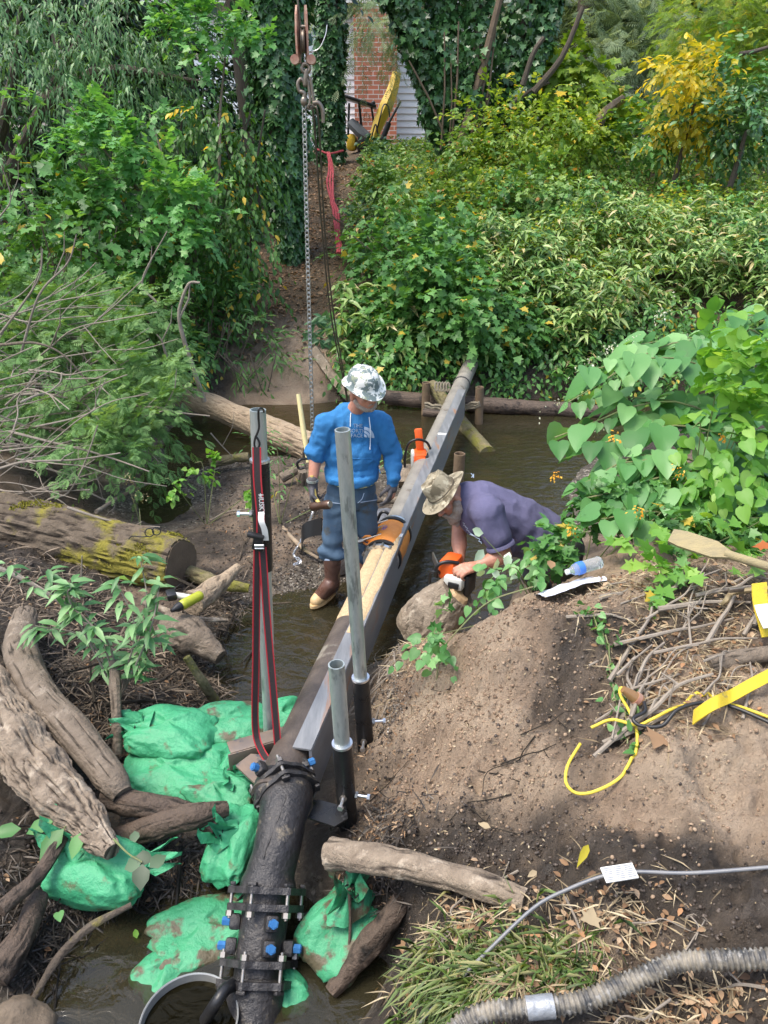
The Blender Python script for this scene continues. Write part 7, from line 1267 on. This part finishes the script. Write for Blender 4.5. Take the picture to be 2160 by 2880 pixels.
gsticks(18, [(1080, 1850, .25), (1120, 1780, .3), (1060, 1950, .2), (1100, 1900, .25)], (.2, .6), (.003, .008), 'thin root trailing down the creek side of the dirt mound', 'roots on the dirt mound', m_stick, 1.2, .05)
gsticks(20, [(1060, 2250, .3), (1100, 2380, .4), (1050, 2450, .3), (1150, 2500, .4), (1300, 2000, .7), (1500, 2100, .85), (1350, 2300, .6)], (.08, .35), (.0015, .004), 'thin brown root on the dirt right of the pipe', 'roots on the dirt mound', m_drift, None, .03)
gsticks(34, [(380, 1850, .3), (460, 1880, .25), (420, 1950, .25), (550, 1830, .2), (300, 1900, .3), (500, 1720, .3), (620, 1760, .15), (250, 1700, .3), (120, 1850, .3)], (.12, .5), (.004, .013), 'damp broken stick in the log jam above the sandbags', 'sticks in the near log jam', m_drift, None, .15)
gsticks(28, [(100, 2450, .2), (200, 2550, .18), (400, 2500, .15), (450, 2450, .2), (600, 2500, .1), (300, 2600, .05), (60, 2300, .3), (150, 2650, .1)], (.12, .5), (.003, .010), 'dark wet stick on the black mud at lower left', 'sticks on the lower left mud', m_darkwood, None, .08)
gsticks(26, [(700, 1300, .1), (760, 1320, .12), (820, 1300, .15), (1150, 1400, .1), (1120, 1440, .1), (650, 1330, .1), (1180, 1370, .1), (720, 1600, .1)], (.12, .45), (.004, .014), 'broken stick on the mud bar', 'sticks on the mud bar', m_greywood, None, .06)
gsticks(22, [(1500, 2650, .75), (1400, 2750, .7), (1300, 2600, .6), (1700, 2600, .85), (1900, 2600, .9), (1800, 2800, .9), (2050, 2750, .95), (1350, 2500, .6)], (.06, .35), (.002, .006), 'small dry twig on the trampled ground at lower right', 'twigs at lower right', m_stick, None, .02)
# moss cushions on the sawn log
lp = smooth_path([W(-90, 1452, z=.34), W(150, 1500, z=.33), W(350, 1550, z=.31), W(510, 1585, z=.30)], 30); lp = np.array(lp); n = 15000; ki = RS.randint(4, len(lp) - 4, n); aa = RS.normal(1.35, .55, n)
tdir = unit(lp[ki + 1] - lp[ki]); up_ = np.array([0, 0, 1.0]); sdr = np.cross(tdir, up_); rr = np.interp(ki, [0, len(lp)], [.235, .198]); Pm = lp[ki] + (np.cos(aa) * rr)[:, None] * sdr + np.outer(np.sin(aa) * rr, up_); kp = fbm(Pm, 3.2, 3, 41) > .0; Pm = Pm[kp]
leaves('moss', Pm, rd(len(Pm), .6), rd(len(Pm), .2), .016 * RS.uniform(.5, 1.5, len(Pm)), DIAM, LG('moss frond', (.10, .10, .01), (.21, .20, .025), (.36, .34, .05), rough=.9, trans=.2), MOSSLOG, kind='stuff')
# ---- scattered stuff
def scat(reg, n, s=1.0):
    r = [reg[RS.randint(len(reg))] for _ in range(n)]; P = np.array([tuple(W(u + RS.normal() * a * s, v + RS.normal() * b * s, z=z)) for u, v, z, a, b in r]); P[:, 2] = ground_h(P[:, 0], P[:, 1]); return P
def clods(name, P, r0, r1, mat, label, sink=.55):
    tv = np.array([(0, 0, 1), (.9, 0, .3), (.3, .85, .25), (-.75, .5, .35), (-.7, -.55, .2), (.3, -.9, .3), (.6, .5, -.5), (-.2, .8, -.6), (-.9, -.1, -.5), (-.1, -.8, -.6), (.7, -.5, -.5)], float); tf = np.array([(0, 1, 2), (0, 2, 3), (0, 3, 4), (0, 4, 5), (0, 5, 1), (1, 6, 2), (2, 6, 7), (2, 7, 3), (3, 7, 8), (3, 8, 4), (4, 8, 9), (4, 9, 5), (5, 9, 10), (5, 10, 1), (1, 10, 6)])
    n = len(P); s = r0 * (r1 / r0) ** (RS.rand(n) ** 1.5); d = rd(n, .0); nn = rd(n); tmv = tv * np.array([1, 1, .75]); o = leaves(name, P + np.array([0, 0, 1]) * (s * (.75 - sink))[:, None], d, nn, s, (tmv, tf), mat, kind='stuff', label=label); return o
m_clod = LG('dry soil clod', (.22, .155, .105), (.28, .20, .138), (.33, .245, .17), trans=0, rough=.95, spec=.1); m_clodw = LG('wet soil clod', (.03, .022, .017), (.06, .045, .035), (.12, .095, .075), trans=0, rough=.55); m_peb = LG('creek pebble', (.06, .05, .04), (.16, .135, .11), (.32, .28, .23), trans=0, rough=.45, odd=(.55, .5, .42), po=.06)
DRY = [(1450, 1850, .9, 160, 90), (1300, 1950, .7, 130, 110), (1250, 2150, .55, 110, 90), (1500, 2100, .8, 150, 90), (1180, 1950, .4, 60, 120), (1600, 1700, 1.05, 140, 30), (1900, 2150, 1, 160, 90)]
WETR = [(1650, 1900, 1, 110, 110), (1500, 2350, .75, 170, 60), (1250, 2350, .55, 130, 60), (1800, 2450, .9, 220, 60), (1080, 2180, .3, 50, 110), (1080, 2350, .35, 60, 60), (1900, 2650, .9, 200, 80)]
clods('soil_clods', scat(DRY, 7000), .0015, .010, m_clod, 'loose crumbs of dry tan soil over the mound'); clods('soil_clods', scat(WETR, 6000), .0015, .010, m_clodw, 'crumbs of wet dark soil on the lower right ground')
clods('mud_crumbs', scat([(700, 1500, .1, 100, 70), (880, 1460, .1, 80, 60), (620, 1380, .05, 90, 40), (800, 1600, .06, 80, 40), (960, 1420, .1, 60, 40), (300, 2000, .25, 120, 90), (200, 2480, .18, 150, 100), (480, 2420, .12, 90, 70)], 8000), .002, .014, m_clodw, 'lumps of dark mud on the mud bar and the left bank')
clods('creek_pebbles', scat([(820, 1650, .05, 90, 30), (960, 1580, .05, 60, 60), (900, 1780, -.1, 140, 110), (1000, 1620, -.05, 60, 80), (1180, 1500, -.1, 60, 60), (1100, 2050, .1, 20, 60), (1150, 1640, -.1, 60, 60), (600, 1310, 0, 80, 20)], 9500), .002, .009, m_peb, 'small pebbles on the creek bed and gravel edge', .2)
def litter(name, P, sz, tm, mat, label, tilt=.35, lift=.004, wid=1): n = len(P); a = RS.rand(n) * 6.28; D = np.stack([np.cos(a), np.sin(a), RS.normal(0, tilt * .5, n)], 1); N = np.array([0, 0, 1.]) + RS.normal(size=(n, 3)) * tilt; P = P.copy(); P[:, 2] += lift + .01 * RS.rand(n); return leaves(name, P, D, N, sz * RS.uniform(.4, 1.2, n), tm, mat, None, wid, kind='stuff', label=label)
TW = [(1900, 1750, 1.15, 110, 80), (2000, 1650, 1.2, 110, 50), (1850, 1880, 1.05, 80, 50), (2080, 1780, 1.2, 60, 80), (1780, 1650, 1.1, 60, 30), (1950, 1950, 1.1, 80, 40), (1500, 2640, .7, 170, 80), (1300, 2580, .6, 90, 60), (1700, 2600, .8, 120, 60), (1450, 2750, .75, 150, 60), (1150, 1850, .3, 30, 80), (1950, 2780, .9, 120, 50)]
litter('dry_leaf_litter', scat(TW, 1900), .032, OVAL, l_litter, 'dry brown leaf litter in the right bank brush and lower right'); litter('straw_litter', scat(TW, 2600), .10, BLADE, l_straw, 'dry straw and grass stems on the lower right ground', .25, wid=.35)
litter('wood_chips', scat(DRY + WETR, 800), .018, DIAM, l_straw, 'pale wood chips and root crumbs scattered over the dirt', .5, wid=.6); litter('wood_chips', scat([(760, 1500, .1, 120, 80), (300, 2000, .3, 130, 90), (400, 1850, .3, 120, 80), (450, 2450, .15, 150, 100), (1060, 2300, .3, 60, 120)], 1500), .04, BLADE, l_litter, 'bits of bark and leaf on the mud bar and left bank', .4, wid=1.2)
LB = [(80, 1650, .3, 90, 50), (250, 1680, .3, 110, 60), (430, 1880, .25, 110, 70), (300, 1950, .3, 90, 80), (560, 1850, .15, 70, 60), (150, 1850, .3, 90, 80), (600, 1700, .12, 60, 40)]; LM = [(120, 2480, .18, 110, 80), (300, 2560, .1, 120, 60), (450, 2480, .1, 110, 50), (60, 2650, .12, 60, 70), (1070, 2420, .3, 60, 70), (420, 2380, .15, 60, 40)]
l_deb = LG('damp twig debris', (.045, .035, .025), (.13, .10, .07), (.27, .215, .16), trans=0, rough=.8); l_debw = LG('black wet debris', (.012, .010, .008), (.035, .027, .02), (.10, .08, .06), trans=0, rough=.5)
litter('twig_debris', scat(LB, 3600), .15, BLADE, l_deb, 'tangled fine twigs and bark debris between the near left logs', .5, wid=.3, lift=.012); litter('wet_debris', scat(LM, 2600), .11, BLADE, l_debw, 'black wet twigs and leaf scraps on the lower left mud', .5, wid=.4, lift=.008)
litter('dry_leaf_litter', scat(LB + LM, 500), .035, OVAL, l_litter, 'scattered brown leaves in the near left debris', .5); clods('mud_crumbs', scat(LB + LM, 3500), .003, .018, m_clodw, 'wet black mud lumps around the near left logs')
n = 2600; x = RS.normal(-1.5, .42, n); y = RS.uniform(10.4, 21, n); litter('trail_leaf_litter', np.stack([x + .03 * (y - 11), y, ground_h(x + .03 * (y - 11), y)], 1), .085, OVAL, l_litter, 'fallen orange brown leaves covering the dirt trail up the far bank', .4)
GR = [(1230, 2680, .55, 60, 60), (1350, 2700, .65, 90, 60), (1430, 2640, .7, 80, 40), (1290, 2780, .6, 60, 40), (1560, 2700, .75, 60, 40)]
P0 = scat(GR, 1300); n = len(P0); D = rd(n) * .8 + np.array([-.2, -.5, .9]); D[:, 2] = np.abs(D[:, 2]) * .6 + .15; leaves('trampled_grass', P0, D, rd(n, .6), .17 * RS.uniform(.5, 1.2, n), BLADE, l_grass, None, .22, curl=.55, kind='stuff', label='trampled green and straw coloured grass tufts at lower right')
for lab, u, v, z, tm, sz, mat in [('large yellow brown leaf lying on the wet mud at right', 1655, 2375, .84, LANCE, .11, l_yel), ('pale curled dry leaf on the mud below the mound', 1380, 2328, .68, OVAL, .05, l_straw), ('big rust coloured leaf at the right edge by the paddle', 2130, 1530, 1.36, MAPLE, .09, LG('rust leaf', (.32, .08, .03), (.42, .12, .04), (.5, .18, .06))), ('rust brown leaf behind the white cloth', 1550, 1600, 1.12, OVAL, .09, l_litter), ('broad grey brown leaf under the yellow rope', 1850, 2075, 1.02, MAPLE, .10, l_litter), ('small green leaf floating left of the sunken sandbag', 385, 2640, .012, OVAL, .05, l_vine), ('green heart leaf lying on the mud beside the root', 165, 2565, .22, HEART, .05, l_knot), ('rusty wet leaf at the pool edge lower centre', 1130, 2750, .08, MAPLE, .07, l_litter), ('small pale leaf on the lower right pile of straw', 1510, 2450, .74, OVAL, .045, l_straw), ('pale dry maple leaf on the straw above the hose', 1660, 2600, .83, MAPLE, .065, l_straw)]:
    p = W(u, v, z=z); p.z = max(p.z, gz(p.x, p.y) + .012) if 'floating' not in lab else p.z; a = RS.rand() * 6.28; leaves('fallen_leaf', [p], [(math.cos(a), math.sin(a), .1)], [(.1, -.35, 1)], sz, tm, mat, label=lab, cat='leaf', rnd=[.55])
# vine trailing down the mound
t = thing('trailing_vine', 'thin green vine with wilted leaves trailing down the dirt mound at right', 'vine', W(1700, 1900, z=1)); p = smooth_path([W(1620, 1730, z=1.07), W(1665, 1790, z=1.03), W(1700, 1870, z=1.0), W(1735, 1930, z=1.05), W(1760, 2010, z=1.0), W(1765, 2090, z=.98)], 10); p = [V(q_.x, q_.y, gz(q_.x, q_.y) + .02) for q_ in p]; put('stem', G().tube(p, .003, 6), m_stem, t)
a = np.repeat(np.array(p)[::3], 5, 0) + RS.normal(size=(len(p[::3]) * 5, 3)) * np.array([.03, .03, .012]); leaves('foliage', a, rd(len(a)), rd(len(a), 1), .042 * RS.uniform(.6, 1.2, len(a)), HEART, l_knot, t)
t = thing('trailing_vine', 'long pale stem hanging over the cut log and mound edge', 'vine', W(1250, 1800, z=.7)); put('stem', G().tube(smooth_path([W(1500, 1650, z=1.08), W(1380, 1690, z=1.0), W(1300, 1760, z=.9), W(1240, 1840, z=.75), W(1225, 1950, z=.55)], 8), .0035, 6), m_stem, t); a = np.array([tuple(W(u + RS.normal() * 10, v + RS.normal() * 10, z=.85)) for u, v in [(1240, 1700), (1235, 1770), (1225, 1860), (1220, 1780), (1250, 1710), (1262, 1692)] for _ in range(3)]); leaves('foliage', a, rd(len(a)), rd(len(a), .6) + np.array([0, -.6, 0]), .055, MAPLE, l_knot, t)
